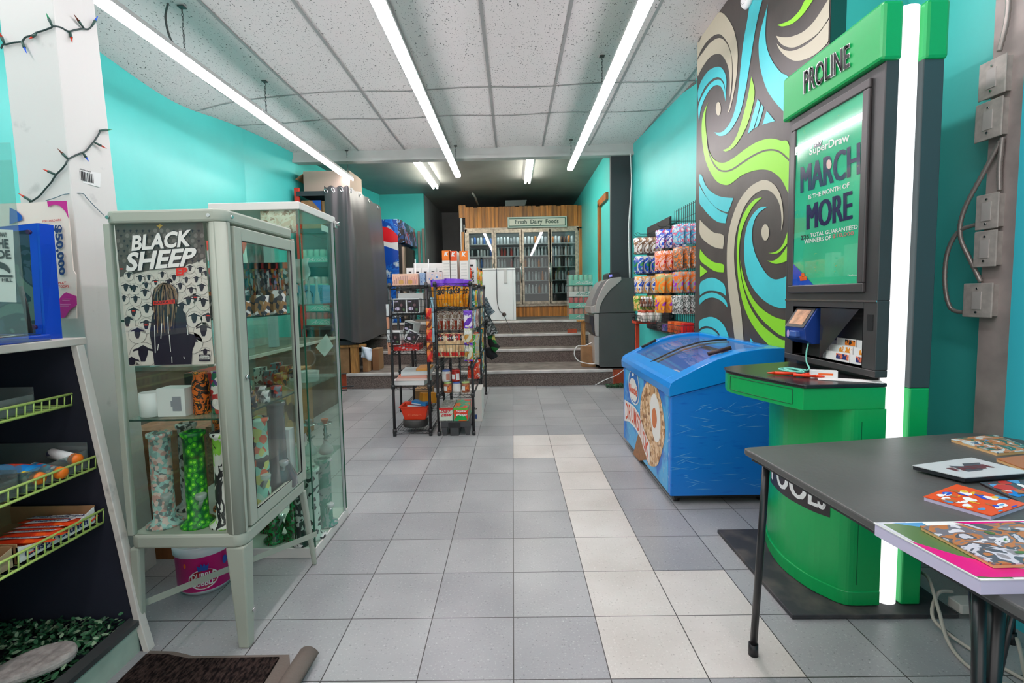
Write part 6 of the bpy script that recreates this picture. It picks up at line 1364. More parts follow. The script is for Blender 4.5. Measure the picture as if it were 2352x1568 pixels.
hm('white and brown', [(226, 222, 214), (236, 232, 226), (120, 84, 60), (200, 160, 110)], 18); hm('green and blue', [(50, 140, 60), (30, 70, 190), (210, 210, 200), (40, 110, 50)], 12)
hm('blue and white', [(30, 80, 200), (226, 222, 216), (236, 170, 80), (40, 60, 160)], 12); hm('gold', [(220, 160, 60), (240, 210, 140), (90, 160, 50), (190, 120, 50)], 18)
rows = [('top', 1.80, .175, ('pale blue', 'magenta', 'white and brown')), ('second', 1.60, .185, ('silver and orange', 'red and pink', 'green and blue')),
        ('third', 1.385, .185, ('purple and grey', 'orange', 'blue and white')), ('bottom', 1.175, .165, ('silver', 'violet and orange', 'gold'))]
hookp = MB(); hookp.tube([(0, 0, 0), (-.26, 0, .004), (-.285, 0, .022)], .0028, 5); hookp.box(-.002, .004, -.012, .012, -.02, .01); hp = None
for rn, z, h, cs in rows:
    for ci, (col_, y, xs, pos) in enumerate(((cs[0], 4.42, (1.615, 1.565, 1.515, 1.462), 'nearest the mural'), (cs[1], 4.78, (1.60, 1.54, 1.475, 1.405), 'mid snack wall'), (cs[2], 5.42, (1.58, 1.50, 1.43, 1.36), 'at the far end'))):
        lab = '%s snack bag on the %s row of hooks %s' % (col_, rn, pos)
        pr = bag('snack_bag', lab, 'bag', .135, h, .035, [HM[col_]], None, None, '%s bags on the %s row of the snack wall' % (col_, rn))
        for k, x in enumerate(xs):
            o = pr if k == 0 else dup(pr)
            o.location = (x, y+.008*k, z-h); o.rotation_euler = (random.uniform(-.06, .06), 0, -1.15+random.uniform(-.08, .08))
        for dy in ((0,) if ci < 2 else (-.09, 0, .1)):
            if hp is None: hp = tag(hookp.build('display_hook', wk), 'black wire hook sticking out of the snack wall', 'hook', 'hooks of the snack wall'); o = hp
            else: o = hp.copy(); COL.objects.link(o)
            o.location = (1.655 if ci < 2 else 1.61, y+dy, z+.0); o.location.x -= .14
basket('black wire tray of small bottles at the far end of the snack wall', 1.37, 1.62, 5.2, 5.6, 1.06, 1.14, 'wire trays of the snack wall')
basket('lower black wire tray of sauce jars at the far end of the snack wall', 1.34, 1.62, 5.15, 5.6, .90, .97, 'wire trays of the snack wall')
basket('long black wire basket of candy along the bottom of the snack wall', 1.42, 1.63, 4.22, 5.1, .83, .92, 'wire trays of the snack wall')
spr = mat('sauce_print', (206, 150, 90), .4)
for i in range(6):
    x, y = 1.38+.06*(i % 2), 5.22+.12*(i//2); mb = MB(); mb.lathe([(.024, 0), (.026, .01), (.026, .07), (.014, .085), (.014, .10), (0, .10)], (x, y, 1.064), 14, mats=[0, 0, 0, 1, 1]); tag(mb.build('small_bottle', [pat('bottle_print', [(200, 190, 180), (150, 90, 60), (226, 222, 216)], 40, .4), white]), 'small printed bottle in the upper wire tray of the snack wall', 'bottle', 'small bottles in the upper wire tray')
for i in range(6):
    x, y = 1.36+.075*(i % 3), 5.20+.13*(i//3); mb = MB(); mb.lathe([(.030, 0), (.033, .01), (.033, .085), (.028, .095), (.030, .098), (.030, .118), (0, .118)], (x, y, .9045), 16, mats=[0, 0, 0, 1, 1, 1]); tag(mb.build('sauce_jar', [pat('jar_label', [(232, 226, 214), (236, 230, 220), (190, 90, 40)], 20, .4), mat('jar_lid_rust', (180, 70, 36), .4)]), 'sauce jar with rust red lid in the lower wire tray of the snack wall', 'jar', 'sauce jars in the lower wire tray')
for i in range(9):
    cc = (0, 0, 1, 1, 2, 2, 2, 3, 3)[i]; mb = MB(); mb.box(-.045, .045, -.035, .035, 0, .10 if cc > 1 else .06); o = mb.build('candy_carton', [(pat('foil_dark', [(60, 56, 54), (140, 130, 120), (40, 36, 34)], 30, .25, kind='noise'), pat('blue_purple_foil', [(60, 140, 200), (150, 60, 180), (190, 200, 210)], 20, .3, kind='noise'), mat('pack_orange_white', (236, 110, 50), .4), mat('pack_red', (216, 30, 34), .4))[cc]])
    o.location = (1.50+.03*(i % 2), 5.02-.09*i, .8345); o.rotation_euler = (0, 0, random.uniform(-.2, .2)); tag(o, '%s candy carton in the long wire basket of the snack wall' % ('dark foil', 'blue and purple', 'orange', 'red')[cc], 'box', '%s cartons in the long basket' % ('dark', 'blue', 'orange', 'red')[cc])
mb = MB(); mb.box(1.40, 1.44, 5.70, 5.74, .0, .86); mb.box(1.38, 1.60, 5.60, 5.80, .86, .895); tag(mb.build('red_shelf_stand', mat('stand_red', (190, 60, 30), .5)), 'narrow red stand beside the cash machine at the end of the snack wall', 'stand')
# ================================================================ electrical boxes on the near right wall
mb = MB(); mb.box(1.80, 1.85, 1.80, 1.945, 0, 3.5); struct(mb.build('trim_board', mat('board_grey_pink', (186, 172, 166), .6, noise=(7, .15))))
bm_ = mat('outlet_cover', (200, 192, 184), .45, noise=(30, .12)); con = mat('conduit_metal', (166, 158, 152), .4, .5)
for i, (y0, y1, z0, z1, nm) in enumerate(((1.86, 1.965, 1.895, 2.03, 'topmost'), (1.865, 1.972, 1.745, 1.885, 'second from the top'), (1.86, 1.950, 1.415, 1.545, 'third from the top'), (1.86, 1.950, 1.275, 1.410, 'fourth from the top'), (1.865, 1.985, 1.085, 1.215, 'lowest'))):
    t = thing('outlet_box', 'metal electrical outlet box on the right wall, %s of five' % nm, 'outlet', (1.80, (y0+y1)/2, z0), 'outlet boxes on the right wall'); X = 1.775
    mb = MB(); mb.box(X, 1.80, y0+.008, y1-.008, z0+.006, z1-.006); mb.build('box', bm_, t); mb = MB(); mb.box(X-.006, X, y0, y1, z0, z1); mb.build('cover', bm_, t, bevel=.004)
    mb = MB(); mb.box(X-.009, X-.006, (y0+y1)/2-.018, (y0+y1)/2+.018, (z0+z1)/2-.034, (z0+z1)/2+.034); mb.build('switch_plate', creamy, t)
    for s in (-1, 1): mb = MB(); mb.cyl((X-.010, (y0+y1)/2, (z0+z1)/2+s*.045), (X-.006, (y0+y1)/2, (z0+z1)/2+s*.045), .004, seg=8); mb.build('screw', chrome, t)
def conduit(label, pts, r=.009):
    mb = MB(); q = smooth(pts, 14, False); mb.tube(q, [r*(1.0 if k % 2 else .80) for k in range(len(q))], 8); tag(mb.build('flexible_conduit', con), label, 'conduit', 'flexible conduits on the right wall')
conduit('flexible metal conduit from the ceiling down to the topmost outlet box', [(1.785, 1.88, 2.9), (1.78, 1.90, 2.5), (1.785, 1.88, 2.2), (1.78, 1.90, 2.05)])
conduit('flexible metal conduit bulging between the second and the lowest outlet box', [(1.785, 1.88, 1.73), (1.78, 1.93, 1.64), (1.77, 2.0, 1.50), (1.77, 2.01, 1.40), (1.78, 1.97, 1.30), (1.785, 1.93, 1.22)])
conduit('flexible metal conduit looping left of the two lowest outlet boxes', [(1.785, 1.96, 1.44), (1.77, 2.02, 1.42), (1.765, 2.06, 1.34), (1.765, 2.065, 1.22), (1.77, 2.04, 1.12), (1.785, 1.99, 1.10)])
conduit('straight flexible conduit between the second and the third outlet box', [(1.785, 1.875, 1.74), (1.785, 1.88, 1.64), (1.785, 1.875, 1.55)])
t = thing('smoke_alarm', 'round white smoke alarm at the top of the mural', 'smoke alarm', (1.49, 3.25, 3.0)); mb = MB()
mb.lathe([(.068, 0), (.068, .012), (.058, .028), (.030, .036), (0, .037)], (1.497, 3.25, 3.02), 28, M=Matrix.Rotation(-pi/2, 4, 'Y')); mb.build('housing', white, t); mb = MB()
for k in range(8): a = k*pi/4; c = Vector((1.4635, 3.25+.036*cos(a), 3.02+.036*sin(a))); d = Vector((0, -sin(a), cos(a)))*.010; e = Vector((0, cos(a), sin(a)))*.004; mb.poly([c-d-e, c+d-e, c+d+e, c-d+e])
mb.build('vents', ink, t)
# ================================================================ magazines and discs on the table
TZ = .7022
def book(name, label, cat, pts, z, h, cover, pages, group=None, extra=None, cut=.002):
    t = thing(name, label, cat, (sum(p[0] for p in pts)/4, sum(p[1] for p in pts)/4, z), group)
    mb = MB(); mb.prism(pts, 'Z', z, z+h-cut); mb.build('pages', pages, t); mb = MB(); c = Vector((t.location.x, t.location.y)); mb.prism([tuple(c+(Vector(p)-c)*1.012) for p in pts], 'Z', z+h-cut, z+h); mb.build('cover', cover, t)
    if extra:
        f = quad(*[(p[0], p[1], z+h+.0006) for p in pts]); mb = MB(); mats = extra(mb, lambda u, v, off=0: f(u, v)+Vector((0, 0, off))); mb.build('cover_print', mats, t)
    return t
def coll(cols, seed, n=60, sc=.18, more=None):
    def ex(mb, f):
        random.seed(seed)
        for k in range(n):
            u, v = random.uniform(0, .86), random.uniform(0, .86); a, b = random.uniform(.03, sc), random.uniform(.03, sc)
            mb.poly([f(min(.99, max(.01, u+a*.5+a*.5*cos(q)*(1+.2*sin(3*q+k)))), min(.99, max(.01, v+b*.5+b*.5*sin(q)))) + Vector((0, 0, .00001*k)) for q in [i*pi/5 for i in range(10)]], k % len(cols))
        if more: more(mb, f, len(cols))
        return list(cols)
    return ex
G1 = [mat('cover_'+n_, c_, .25) for n_, c_ in (('grey', (150, 146, 150)), ('pale', (206, 204, 210)), ('moss', (90, 120, 70)), ('rust', (190, 110, 60)), ('slate', (80, 84, 90)), ('sky', (90, 160, 210)))]
mag = mat('cover_magenta', (226, 16, 130), .25); pagel = mat('pages_lilac', (206, 196, 222), .7); pagew = mat('pages_cream', (222, 214, 204), .8); tan = mat('pages_tan', (222, 176, 120), .8)
def guide(mb, f):
    mats = [G1[1], G1[2], mag, G1[5], white]
    mb.poly([f(0, .03), f(0, 1), f(.2, 1), f(.10, .6), f(.12, .03)], 0); mb.poly([f(0, .02, .0001), f(.14, .0, .0001), f(.30, .98, .0001), f(.03, .96, .0001)], 1)
    mb.poly([f(0, .04, .0002), f(0, .62, .0002), f(.10, .36, .0002), f(.22, .16, .0002), f(.5, .02, .0002), f(.06, .02, .0002)], 2); mb.poly([f(.5, .98, .0002), f(.98, .98, .0002), f(.98, .7, .0002), f(.75, .82, .0002)], 2); mb.poly([f(.1, .98, .0002), f(.3, .98, .0002), f(.26, .86, .0002)], 3)
    return mats
book('guide_book', 'thick paperback guide with white and magenta cover, nearest on the black table', 'book', [(.752, .785), (1.13, .79), (1.03, .99), (.727, .988)], TZ, .026, paper, pagel, extra=guide)
book('comic_book', 'tan edged comic with crowded grey cover lying on the thick guide', 'book', [(.80, .815), (1.12, .82), (1.04, .965), (.79, .952)], TZ+.0275, .008, pat('comic_art', [(150, 142, 146), (206, 202, 210), (90, 92, 100), (190, 120, 70), (120, 116, 124), (220, 216, 220), (90, 130, 80)], 14, .3, kind='noise'), tan, extra=coll(G1, 3, 14, .10))
book('puzzle_book', 'small orange and blue puzzle book with lilac pages on the table', 'book', [(1.018, 1.048), (1.150, 1.105), (1.098, 1.222), (.960, 1.152)], TZ, .010, mat('cover_orange_red', (238, 88, 40), .25), pagel, extra=coll([paper, G1[5], G1[3], mat('cover_royal', (50, 80, 200), .25), paper, mat('cover_yellow', (240, 190, 60), .25)], 6, 40, .22))
book('disc_case', 'grey disc case with dark lettering lying across another case on the table', 'disc case', [(1.138, 1.245), (1.335, 1.275), (1.29, 1.395), (1.083, 1.34)], TZ+.006, .012, mat('cover_silver', (206, 208, 208), .25), mat('case_black', (40, 40, 44), .3),
     extra=lambda mb, f: (mb.poly([f(.3, .3), f(.55, .32), (f(.85, .7)), f(.6, .75), f(.5, .6), f(.35, .72)], 0), text('FARM', lambda u, v: f(.2+.6*u, .38+.22*v, .0004), mb, 1, bold=.04), [mat('cover_graphite', (84, 86, 94), .3), mat('cover_wine', (110, 60, 66), .3)])[2])
book('disc_case', 'blue and grey disc case half hidden under the grey one', 'disc case', [(1.158, 1.118), (1.34, 1.13), (1.35, 1.262), (1.175, 1.243)], TZ, .006, G1[4], mat('case_brown', (60, 40, 36), .3), extra=coll([G1[5], G1[3], paper, mat('cover_blue', (40, 130, 210), .25), mat('cover_red', (200, 50, 40), .25)], 12, 30, .3))
book('comic_book', 'tan edged comic with colourful cover at the far right corner of the table', 'book', [(1.423, 1.458), (1.56, 1.48), (1.59, 1.64), (1.412, 1.600)], TZ, .010, pat('comic_art_two', [(170, 176, 170), (60, 110, 100), (200, 130, 80), (216, 220, 216), (70, 110, 140)], 12, .3, kind='noise'), tan, extra=coll(G1, 9, 10, .12))
book('comic_book', 'tan edged comic lying partly out of view at the right edge of the table', 'book', [(1.37, 1.33), (1.50, 1.34), (1.50, 1.44), (1.375, 1.41)], TZ, .009, G1[3], tan)
# white power cord and adapter on the floor right
mb = MB(); mb.tube(smooth([(1.60, 2.0, .03), (1.57, 1.86, .10), (1.50, 1.72, .06), (1.44, 1.60, .01), (1.42, 1.48, .008), (1.50, 1.42, .008), (1.58, 1.50, .02), (1.62, 1.56, .06)], 6, False), .006, 8)
mb.tube(smooth([(1.62, 1.80, .07), (1.55, 1.78, .075), (1.47, 1.70, .03), (1.49, 1.58, .009), (1.53, 1.46, .008), (1.56, 1.35, .008), (1.55, 1.2, .008)], 6, False), .006, 8)
tag(mb.build('extension_cable', mat('cord_grey_beige', (178, 168, 158), .5)), 'loops of beige power cord on the floor beside the betting kiosk', 'cord')
mb = MB(); mb.rbox(1.60, 1.69, 1.74, 1.80, .020, .055, .008); tag(mb.build('power_adapter', mat('adapter_white', (200, 194, 188), .4), bevel=.003), 'white power adapter at the right edge of the rubber mat', 'adapter')
# ================================================================ back of the shop: cooler wall
CY = 9.8
def Q(x, y, Y=CY, off=0): return at(x, y, 'Y', Y-off)
planks = mat('cooler_wood', (214, 138, 58), .45, noise=(2.2, .4), stretch=(9, 9, .5)); alum = mat('cooler_aluminium', (200, 186, 166), .35, .4, noise=(20, .25))
CL = thing('drinks_cooler', 'wood panelled walk in drinks cooler with four glass doors and a dairy sign', 'cooler', (.18, 10.1, .785))
def plankrow(x0, x1, y0, y1, n, Y, name):
    a = Q(x0, y1, Y); b = Q(x1, y0, Y); mb = MB(); w = (b.x-a.x)/n
    for k in range(n): mb.box(a.x+w*k+.003, a.x+w*(k+1)-.003, Y, Y+.02, max(.786, a.z), b.z-(.012 if k % 5 == 2 else 0))
    mb.box(a.x, b.x, Y+.012, Y+.06, max(.786, a.z), b.z-.015); return mb.build(name, planks, CL)
plankrow(1069, 1336, 470, 527, 28, 9.78, 'top_panelling'); plankrow(1054, 1069, 471, 500, 2, 9.77, 'top_panelling'); plankrow(1069, 1329, 700, 732, 30, 9.80, 'kick_panelling')
a = Q(1329, 700); b = Q(1337, 527); mb = MB(); mb.box(a.x, 1.365, 9.78, 9.84, .786, b.z+.02); mb.box(Q(1064, 700).x, Q(1069.5, 700).x, 9.79, 9.84, .786, b.z); mb.build('side_trim', planks, CL)
mb = MB(); mb.box(Q(1059, 600).x, Q(1064, 600).x, 9.80, 9.86, .786, Q(1060, 500).z); mb.build('edge_strip', white, CL)
L0, R0_ = Q(1069.5, 600).x, Q(1329.5, 600).x; ZB, ZT = Q(1200, 701).z, Q(1200, 524.5).z
shell = MB(); shell.box(L0, R0_, 10.55, 10.6, .786, ZT+.1); shell.box(L0-.03, L0, 9.84, 10.6, .786, ZT+.1); shell.box(R0_, R0_+.03, 9.84, 10.6, .786, ZT+.1); shell.box(L0, R0_, 9.84, 10.6, ZT, ZT+.05); shell.box(L0, R0_, 9.84, 10.6, ZB-.05, ZB); shell.build('shell', mat('cooler_inside', (150, 158, 156), .5), CL)
doors = [(1079, 1130.5), (1141, 1193.7), (1204, 1259), (1268, 1321)]
gd0, gd1 = Q(1200, 692).z, Q(1200, 534).z
mb = MB(); mb.box(L0, R0_, 9.775, 9.84, ZT-.06, ZT+.02); mb.box(L0, R0_, 9.775, 9.84, ZB-.02, ZB+.03); mb.box(L0, L0+.04, 9.775, 9.84, ZB, ZT); mb.box(R0_-.04, R0_, 9.775, 9.84, ZB, ZT); mb.build('door_surround', alum, CL)
coolglass = glass('cooler_glass', (226, 232, 232), 1.2)
rng = random.Random(77)
names = ('first', 'second', 'third', 'fourth')
bp = []
bcol = [('clear', (200, 206, 206)), ('red', (176, 60, 50)), ('blue', (60, 110, 180)), ('orange', (200, 120, 50)), ('dark', (50, 44, 44)), ('white', (226, 226, 226)), ('green', (90, 150, 90)), ('silver', (170, 172, 174))]
bm2 = [[mat('bottle_body_'+n_, c_, .2, spec=.7), mat('bottle_cap_'+n_, tuple(min(255, int(v*1.1)) for v in c_), .4)] for n_, c_ in bcol]
base_b = []
for m_ in bm2:
    mb = MB(); mb.lathe([(.030, 0), (.033, .01), (.033, .13), (.014, .185), (.014, .205), (0, .205)], (0, 0, 0), 10, mats=[0, 0, 0, 1, 1]); o = mb.build('bottle', m_); base_b.append(o.data); bpy.data.objects.remove(o)
can_b = []
for m_ in bm2:
    mb = MB(); mb.lathe([(.026, 0), (.031, .006), (.031, .15), (.025, .162), (0, .160)], (0, 0, 0), 10); o = mb.build('can', m_); can_b.append(o.data); bpy.data.objects.remove(o)
SHZ = [Q(1200, y).z for y in (557, 585.5, 612, 643, 673)]
for di, (x0, x1) in enumerate(doors):
    xa, xb = Q(x0, 600).x, Q(x1, 600).x
    mb = MB(); mb.box(xa-.05, xa, 9.755, 9.775, gd0-.05, gd1+.05); mb.box(xb, xb+.05, 9.755, 9.775, gd0-.05, gd1+.05); mb.box(xa, xb, 9.755, 9.775, gd0-.05, gd0); mb.box(xa, xb, 9.755, 9.775, gd1, gd1+.05); dr = mb.build('door', alum, CL)
    mb = MB(); mb.box(xa, xb, 9.763, 9.768, gd0, gd1); mb.build('door_glass', coolglass, dr)
    hx = xb+.025 if di < 3 else xa-.03
    mb = MB(); mb.tube([(hx, 9.755, 1.45), (hx, 9.72, 1.46), (hx, 9.72, 1.82), (hx, 9.755, 1.83)], .010, 6); mb.build('door_handle', chrome, dr)
    for si, z in enumerate(SHZ):
        mb = MB(); mb.box(xa-.02, xb+.02, 9.95, 10.5, z-.018, z); mb.build('cooler_shelf', mat('shelf_grey_white', (186, 188, 186), .4), CL)
        n = 7
        for r_ in range(2):
            for k in range(n):
                if rng.random() < .12: continue
                ci = rng.choice({0: (0, 2, 5, 7, 5), 1: (0, 5, 7, 0, 1), 2: (5, 3, 0, 5, 7), 3: (3, 4, 5, 0, 7)}[di]); can = (si == 0) or (di == 0 and si == 1)
                o = bpy.data.objects.new('can' if can else 'bottle', (can_b if can else base_b)[ci]); COL.objects.link(o)
                o.location = (xa+(xb-xa)*(k+.5)/n, 10.0+.10*r_, z+.0005); o.scale = (.72, .72, .80+.06*(k % 2))
                tag(o, '%s on the %s shelf behind the %s cooler door from the left' % ('can' if can else 'bottle', ('top', 'second', 'third', 'fourth', 'bottom')[si], names[di]), 'can' if can else 'bottle', 'drinks on the %s shelf of the %s cooler door' % (('top', 'second', 'third', 'fourth', 'bottom')[si], names[di]))
t = thing('cooler_lamp', 'vertical lamp inside the drinks cooler between the doors', 'light', (.2, 9.88, 1.2)); mb = MB(); mb.box(L0+.1, R0_-.1, 9.86, 9.88, ZT-.03, ZT-.012); mb.build('tube', mat('cooler_lamp_light', (235, 245, 250), .5, emit=24), t)
t.name = 'cooler_lamp'; t['label'] = 'long lamp along the inside top of the drinks cooler'
sg = thing('dairy_sign', 'long framed sign reading Fresh Dairy Foods above the cooler doors', 'sign', Q(1234, 523, 9.76))
f = quad(Q(1166, 524, 9.75), Q(1302, 518, 9.75), Q(1301.5, 495, 9.75), Q(1166, 499, 9.75))
mb = MB(); mb.box(Q(1166, 520, 9.75).x, Q(1302, 520, 9.75).x, 9.72, 9.77, f(0, 0).z, f(0, 1).z); mb.build('frame', mat('sign_frame_pale', (190, 206, 196), .4), sg, bevel=.006)
X0s, X1s, Z0s, Z1s = Q(1166, 520, 9.75).x, Q(1302, 520, 9.75).x, f(0, 0).z, f(0, 1).z
sp_ = lambda u, v, off=.001: Vector((X0s+(X1s-X0s)*u, 9.72-off, Z0s+(Z1s-Z0s)*v))
mb = MB(); rect(mb, sp_, .02, .12, .98, .88, 0, .001); rect(mb, sp_, .032, .2, .965, .8, 1, .002); mb.build('panel', [mat('sign_green', (20, 90, 74), .4), mat('sign_cream', (214, 216, 200), .4)], sg)
mb = MB(); text('Fresh  Dairy  Foods', lambda u, v: sp_(.13+.73*u, .24+.5*v, .003), mb, 0, bold=.02); mb.build('lettering', mat('sign_letter_green', (14, 60, 44), .4), sg)
mb = MB(); a = Q(1161, 471, 9.9); b = Q(1210, 459, 9.9); mb.prism([(a.x, a.z-.02), (b.x-.04, a.z-.02), (b.x, b.z), (a.x, b.z)], 'Y', 9.9, 10.3); tag(mb.build('display_board', mat('panel_grey', (120, 124, 122), .5)), 'pale panel lying on top of the drinks cooler', 'panel')
mb = MB(); mb.tube([Q(1085, 444, 9.4), Q(1090, 450, 9.5), Q(1098, 470, 9.8)], .02, 6); tag(mb.build('ceiling_pipe', mat('pipe_pale', (150, 146, 140), .5)), 'short pale pipe hanging from the dark ceiling above the cooler', 'pipe')
# upright white chest freezer standing on its end
cf = thing('chest_freezer', 'white chest freezer stood on end with its cord and plug hanging down', 'freezer', (-.23, 8.7, .786))
mb = MB(); mb.box(-.512, .048, 8.45, 9.0, .788, 1.668); mb.build('body', mat('appliance_white', (222, 224, 224), .35), cf, bevel=.008)
mb = MB(); mb.box(-.10, -.09, 8.447, 8.45, .80, 1.655) if 0 else None; mb.box(-.512, .048, 8.444, 8.45, 1.640, 1.646); mb.box(.003, .007, 8.446, 8.45, .80, 1.64); mb.build('seam', mat('seam_grey', (150, 152, 152), .4), cf)
pa = [Q(1140, 616, 8.44), Q(1141, 650, 8.44), Q(1142, 690, 8.44), Q(1147, 712, 8.44), Q(1156, 720, 8.44)]
mb = MB(); mb.tube(smooth(pa, 5, False), .006, 6); mb.tube(smooth([Q(1158, 722, 8.43), Q(1163, 736, 8.2), Q(1172, 752, 7.9), Q(1178, 766, 7.6)], 4, False), .006, 6); mb.build('cord', black, cf)
c = Q(1158, 722, 8.45); mb = MB(); mb.lathe([(.035, 0), (.035, .006), (.022, .012), (0, .012)], c, 18, M=Matrix.Rotation(pi/2, 4, 'X')); mb.cyl(c, c+Vector((0, -.03, 0)), .015, seg=10); mb.build('plug', mat('plug_brown', (60, 44, 38), .5), cf)
mb = MB(); a = Q(1158, 650, 8.445); b = Q(1164, 617, 8.445); mb.box(a.x, b.x, 8.435, 8.45, a.z, b.z); mb.build('latch', mat('latch_grey', (186, 186, 184), .3), cf, bevel=.002)
# leaning black panel and can trays
mb = MB(); q_ = [Q(1317, 735, 8.7), Q(1331, 733, 8.7), Q(1321, 619, 8.95), Q(1308, 621, 8.95)]
mb.add([*q_, *[p+Vector((.0, .05, .0)) for p in q_]], [(0, 1, 2, 3), (7, 6, 5, 4), (0, 4, 5, 1), (1, 5, 6, 2), (2, 6, 7, 3), (3, 7, 4, 0)]); tag(mb.build('black_panel', mat('panel_blue_black', (48, 54, 60), .4)), 'tall blue black panel leaning against the right end of the cooler', 'panel')
cw = [mat('can_mint', (120, 200, 170), .3), mat('can_grey_print', (190, 180, 170), .3), mat('can_red', (200, 50, 50), .3), mat('can_peach', (214, 130, 100), .3)]; wrapg = glass('shrink_wrap', (240, 240, 240), 2.0, .10); mint = mat('tray_mint', (110, 205, 180), .5)
def tray(label, x, y, z, m, group, trm=mint):
    t = thing('can_tray', label, 'can tray', (x, y, z), group); w, d, hh = .25, .17, .175
    mb = MB(); mb.box(x-w, x+w, y-d, y+d, z, z+.005)
    for b_ in ((x-w, x+w, y-d-.002, y-d), (x-w, x+w, y+d, y+d+.002), (x-w-.002, x-w, y-d, y+d), (x+w, x+w+.002, y-d, y+d)): mb.box(*b_, z, z+.085)
    mb.build('tray', trm, t)
    for i in range(6):
        for j in range(3 if i in (0,) else 1):
            mb = MB(); mb.lathe([(.034, 0), (.038, .006), (.038, .155), (.030, .168), (0, .166)], (x-w+.042+.083*i, y-d+.042+.10*j, z+.006), 12); mb.build('can', m, t)
    mb = MB(); text('AriZona', lambda u, v: Vector((x-w+.1+.32*u, y-d-.003, z+.02+.05*v)), mb, 0, bold=.02, shear=.15); mb.build('lettering', white if trm is mint else mat('letter_teal', (60, 150, 130), .5), t)
    mb = MB(); mb.box(x-w-.004, x+w+.004, y-d-.005, y+d+.005, z+.002, z+hh+.003); mb.build('shrink_wrap', wrapg, t)
    return t
for i in range(4): tray('%s tray of tall cans in the stack beside the cash machine' % ('bottom', 'second', 'third', 'top')[i], 1.20, 8.62, .787+.19*i, cw[(3, 2, 1, 0)[i]], 'can trays beside the cash machine', paper if i == 2 else mint)
mb = MB(); mb.box(.99, 1.02, 8.5, 8.9, .787, 1.05); tag(mb.build('cardboard_flap', cardboard), 'brown cardboard piece standing left of the can trays', 'cardboard')
# small items by the steps on the right
mb = MB(); mb.box(.93, 1.33, 7.72, 8.0, .74, .783) if 0 else None; mb.box(.995, 1.055, 7.30, 7.34, .402, .80); mb.box(.95, 1.30, 7.28, 7.50, .80, .82); tag(mb.build('wooden_prop', wood_pale), 'small wooden post and board propped on the steps beside the cash machine', 'wood')
mb = MB(); mb.box(.86, 1.0, 7.84, 7.96, .5965, .655); tag(mb.build('wood_block', brick_red), 'reddish wood block on the third step', 'wood')
mb = MB(); mb.box(.935, 1.12, 6.80, 6.98, .207, .49); tag(mb.build('cardboard_box', cardboard, bevel=.003), 'small brown cardboard box left of the cash machine on the first step', 'box')
mb = MB(); mb.tube(smooth([Q(1360, 786, 6.85), Q(1345, 793, 6.8), Q(1326, 795, 6.7), Q(1319, 812, 6.7), Q(1328, 828, 6.7), Q(1352, 835, 6.7), Q(1372, 835, 6.65)], 5, False), .007, 6); tag(mb.build('white_cable', white), 'white cable looping round the cardboard box beside the cash machine', 'cable')
mb = MB(); mb.tube(smooth([Q(1367, 884, 6.45), Q(1390, 872, 6.45), Q(1415, 862, 6.45), Q(1434, 848, 6.4)], 5, False), .005, 6); tag(mb.build('thin_cable', white), 'thin white cable across the end of the first step to the freezer', 'cable')
random.seed(6); mb = MB()
for k in range(500):
    x, y, z = random.uniform(1.18, 1.42), random.uniform(6.30, 6.46), random.uniform(.004, .04); a = random.uniform(0, 6.28); d = Vector((cos(a), sin(a), random.uniform(-.5, .5)))*.012; e = Vector((-sin(a), cos(a), .3))*.007; c = Vector((x, y, z)); mb.poly([c-d, c-e, c+d, c+e], random.choice((0, 1, 1)))
tag(mb.build('artificial_sprig', lm), 'small green artificial garland on the floor at the end of the steps', 'artificial plant', kind='stuff')
# ================================================================ cash machine
atm = thing('cash_machine', 'grey cash machine with curved silver front standing on the first step', 'cash machine', (1.36, 6.85, .206)); AY0, AY1 = 6.60, 7.12
def k5(p): v = at(1280+p[0]*.2169, 560+p[1]*.2169, 'Y', AY0); return (v.x, v.z)
def am(name, pts, m, y0=AY0, y1=AY1, bev=.004, sm=1): mb = MB(); q = [k5(p) for p in pts]; q = smoothp(q, 3, 50) if sm > 1 else q; mb.prism([(p[0], max(p[1], .2065)) for p in q], 'Y', y0, y1); return mb.build(name, m, atm, bevel=bev)
ag = mat('atm_grey', (80, 82, 80), .4, noise=(3, .06)); asil = mat('atm_silver', (178, 172, 166), .3, .2)
am('cabinet', [(675, 357), (822, 360), (822, 725), (445, 732), (452, 665), (490, 580), (560, 490), (640, 420)], ag); am('safe', [(445, 736), (822, 730), (822, 1300), (462, 1305), (445, 1290)], ag); am('lower_front', [(392, 978), (443, 978), (443, 1285), (400, 1270)], asil)
am('curved_front', [(548, 372), (675, 350), (678, 385), (640, 420), (560, 488), (492, 580), (452, 665), (445, 732), (398, 732), (405, 650), (432, 560), (480, 460)], asil, AY0-.012, AY0+.10, sm=2); am('screen_hood', [(540, 372), (548, 375), (480, 462), (432, 560), (405, 645), (356, 668), (372, 600), (420, 480), (470, 405)], mat('hood_grey', (130, 128, 126), .35), AY0+.03, AY1-.03)
am('curved_front', [(350, 665), (405, 648), (398, 732), (360, 735)], asil, AY0, AY1); am('lower_panel', [(392, 742), (441, 740), (440, 975), (405, 972), (396, 900)], asil, AY0-.008, AY1); am('keypad_housing', [(346, 755), (385, 765), (394, 900), (403, 972), (378, 940), (362, 860), (345, 840)], mat('keypad_dark', (50, 50, 54), .4), AY0+.03, AY1-.03)
tp = am('display_top', [(540, 372), (545, 325), (570, 302), (650, 297), (668, 315), (675, 350)], mat('display_black', (44, 44, 48), .35), AY0+.05, AY1-.1, sm=2)
mb = MB(); q = [k5(p) for p in ((553, 325), (588, 320), (590, 345), (556, 352))]; mb.poly([(p[0], AY0+.048, p[1]) for p in q], 0); mb.build('display', mat('display_lilac', (130, 130, 210), .3, emit=.6), atm)
mb = MB()
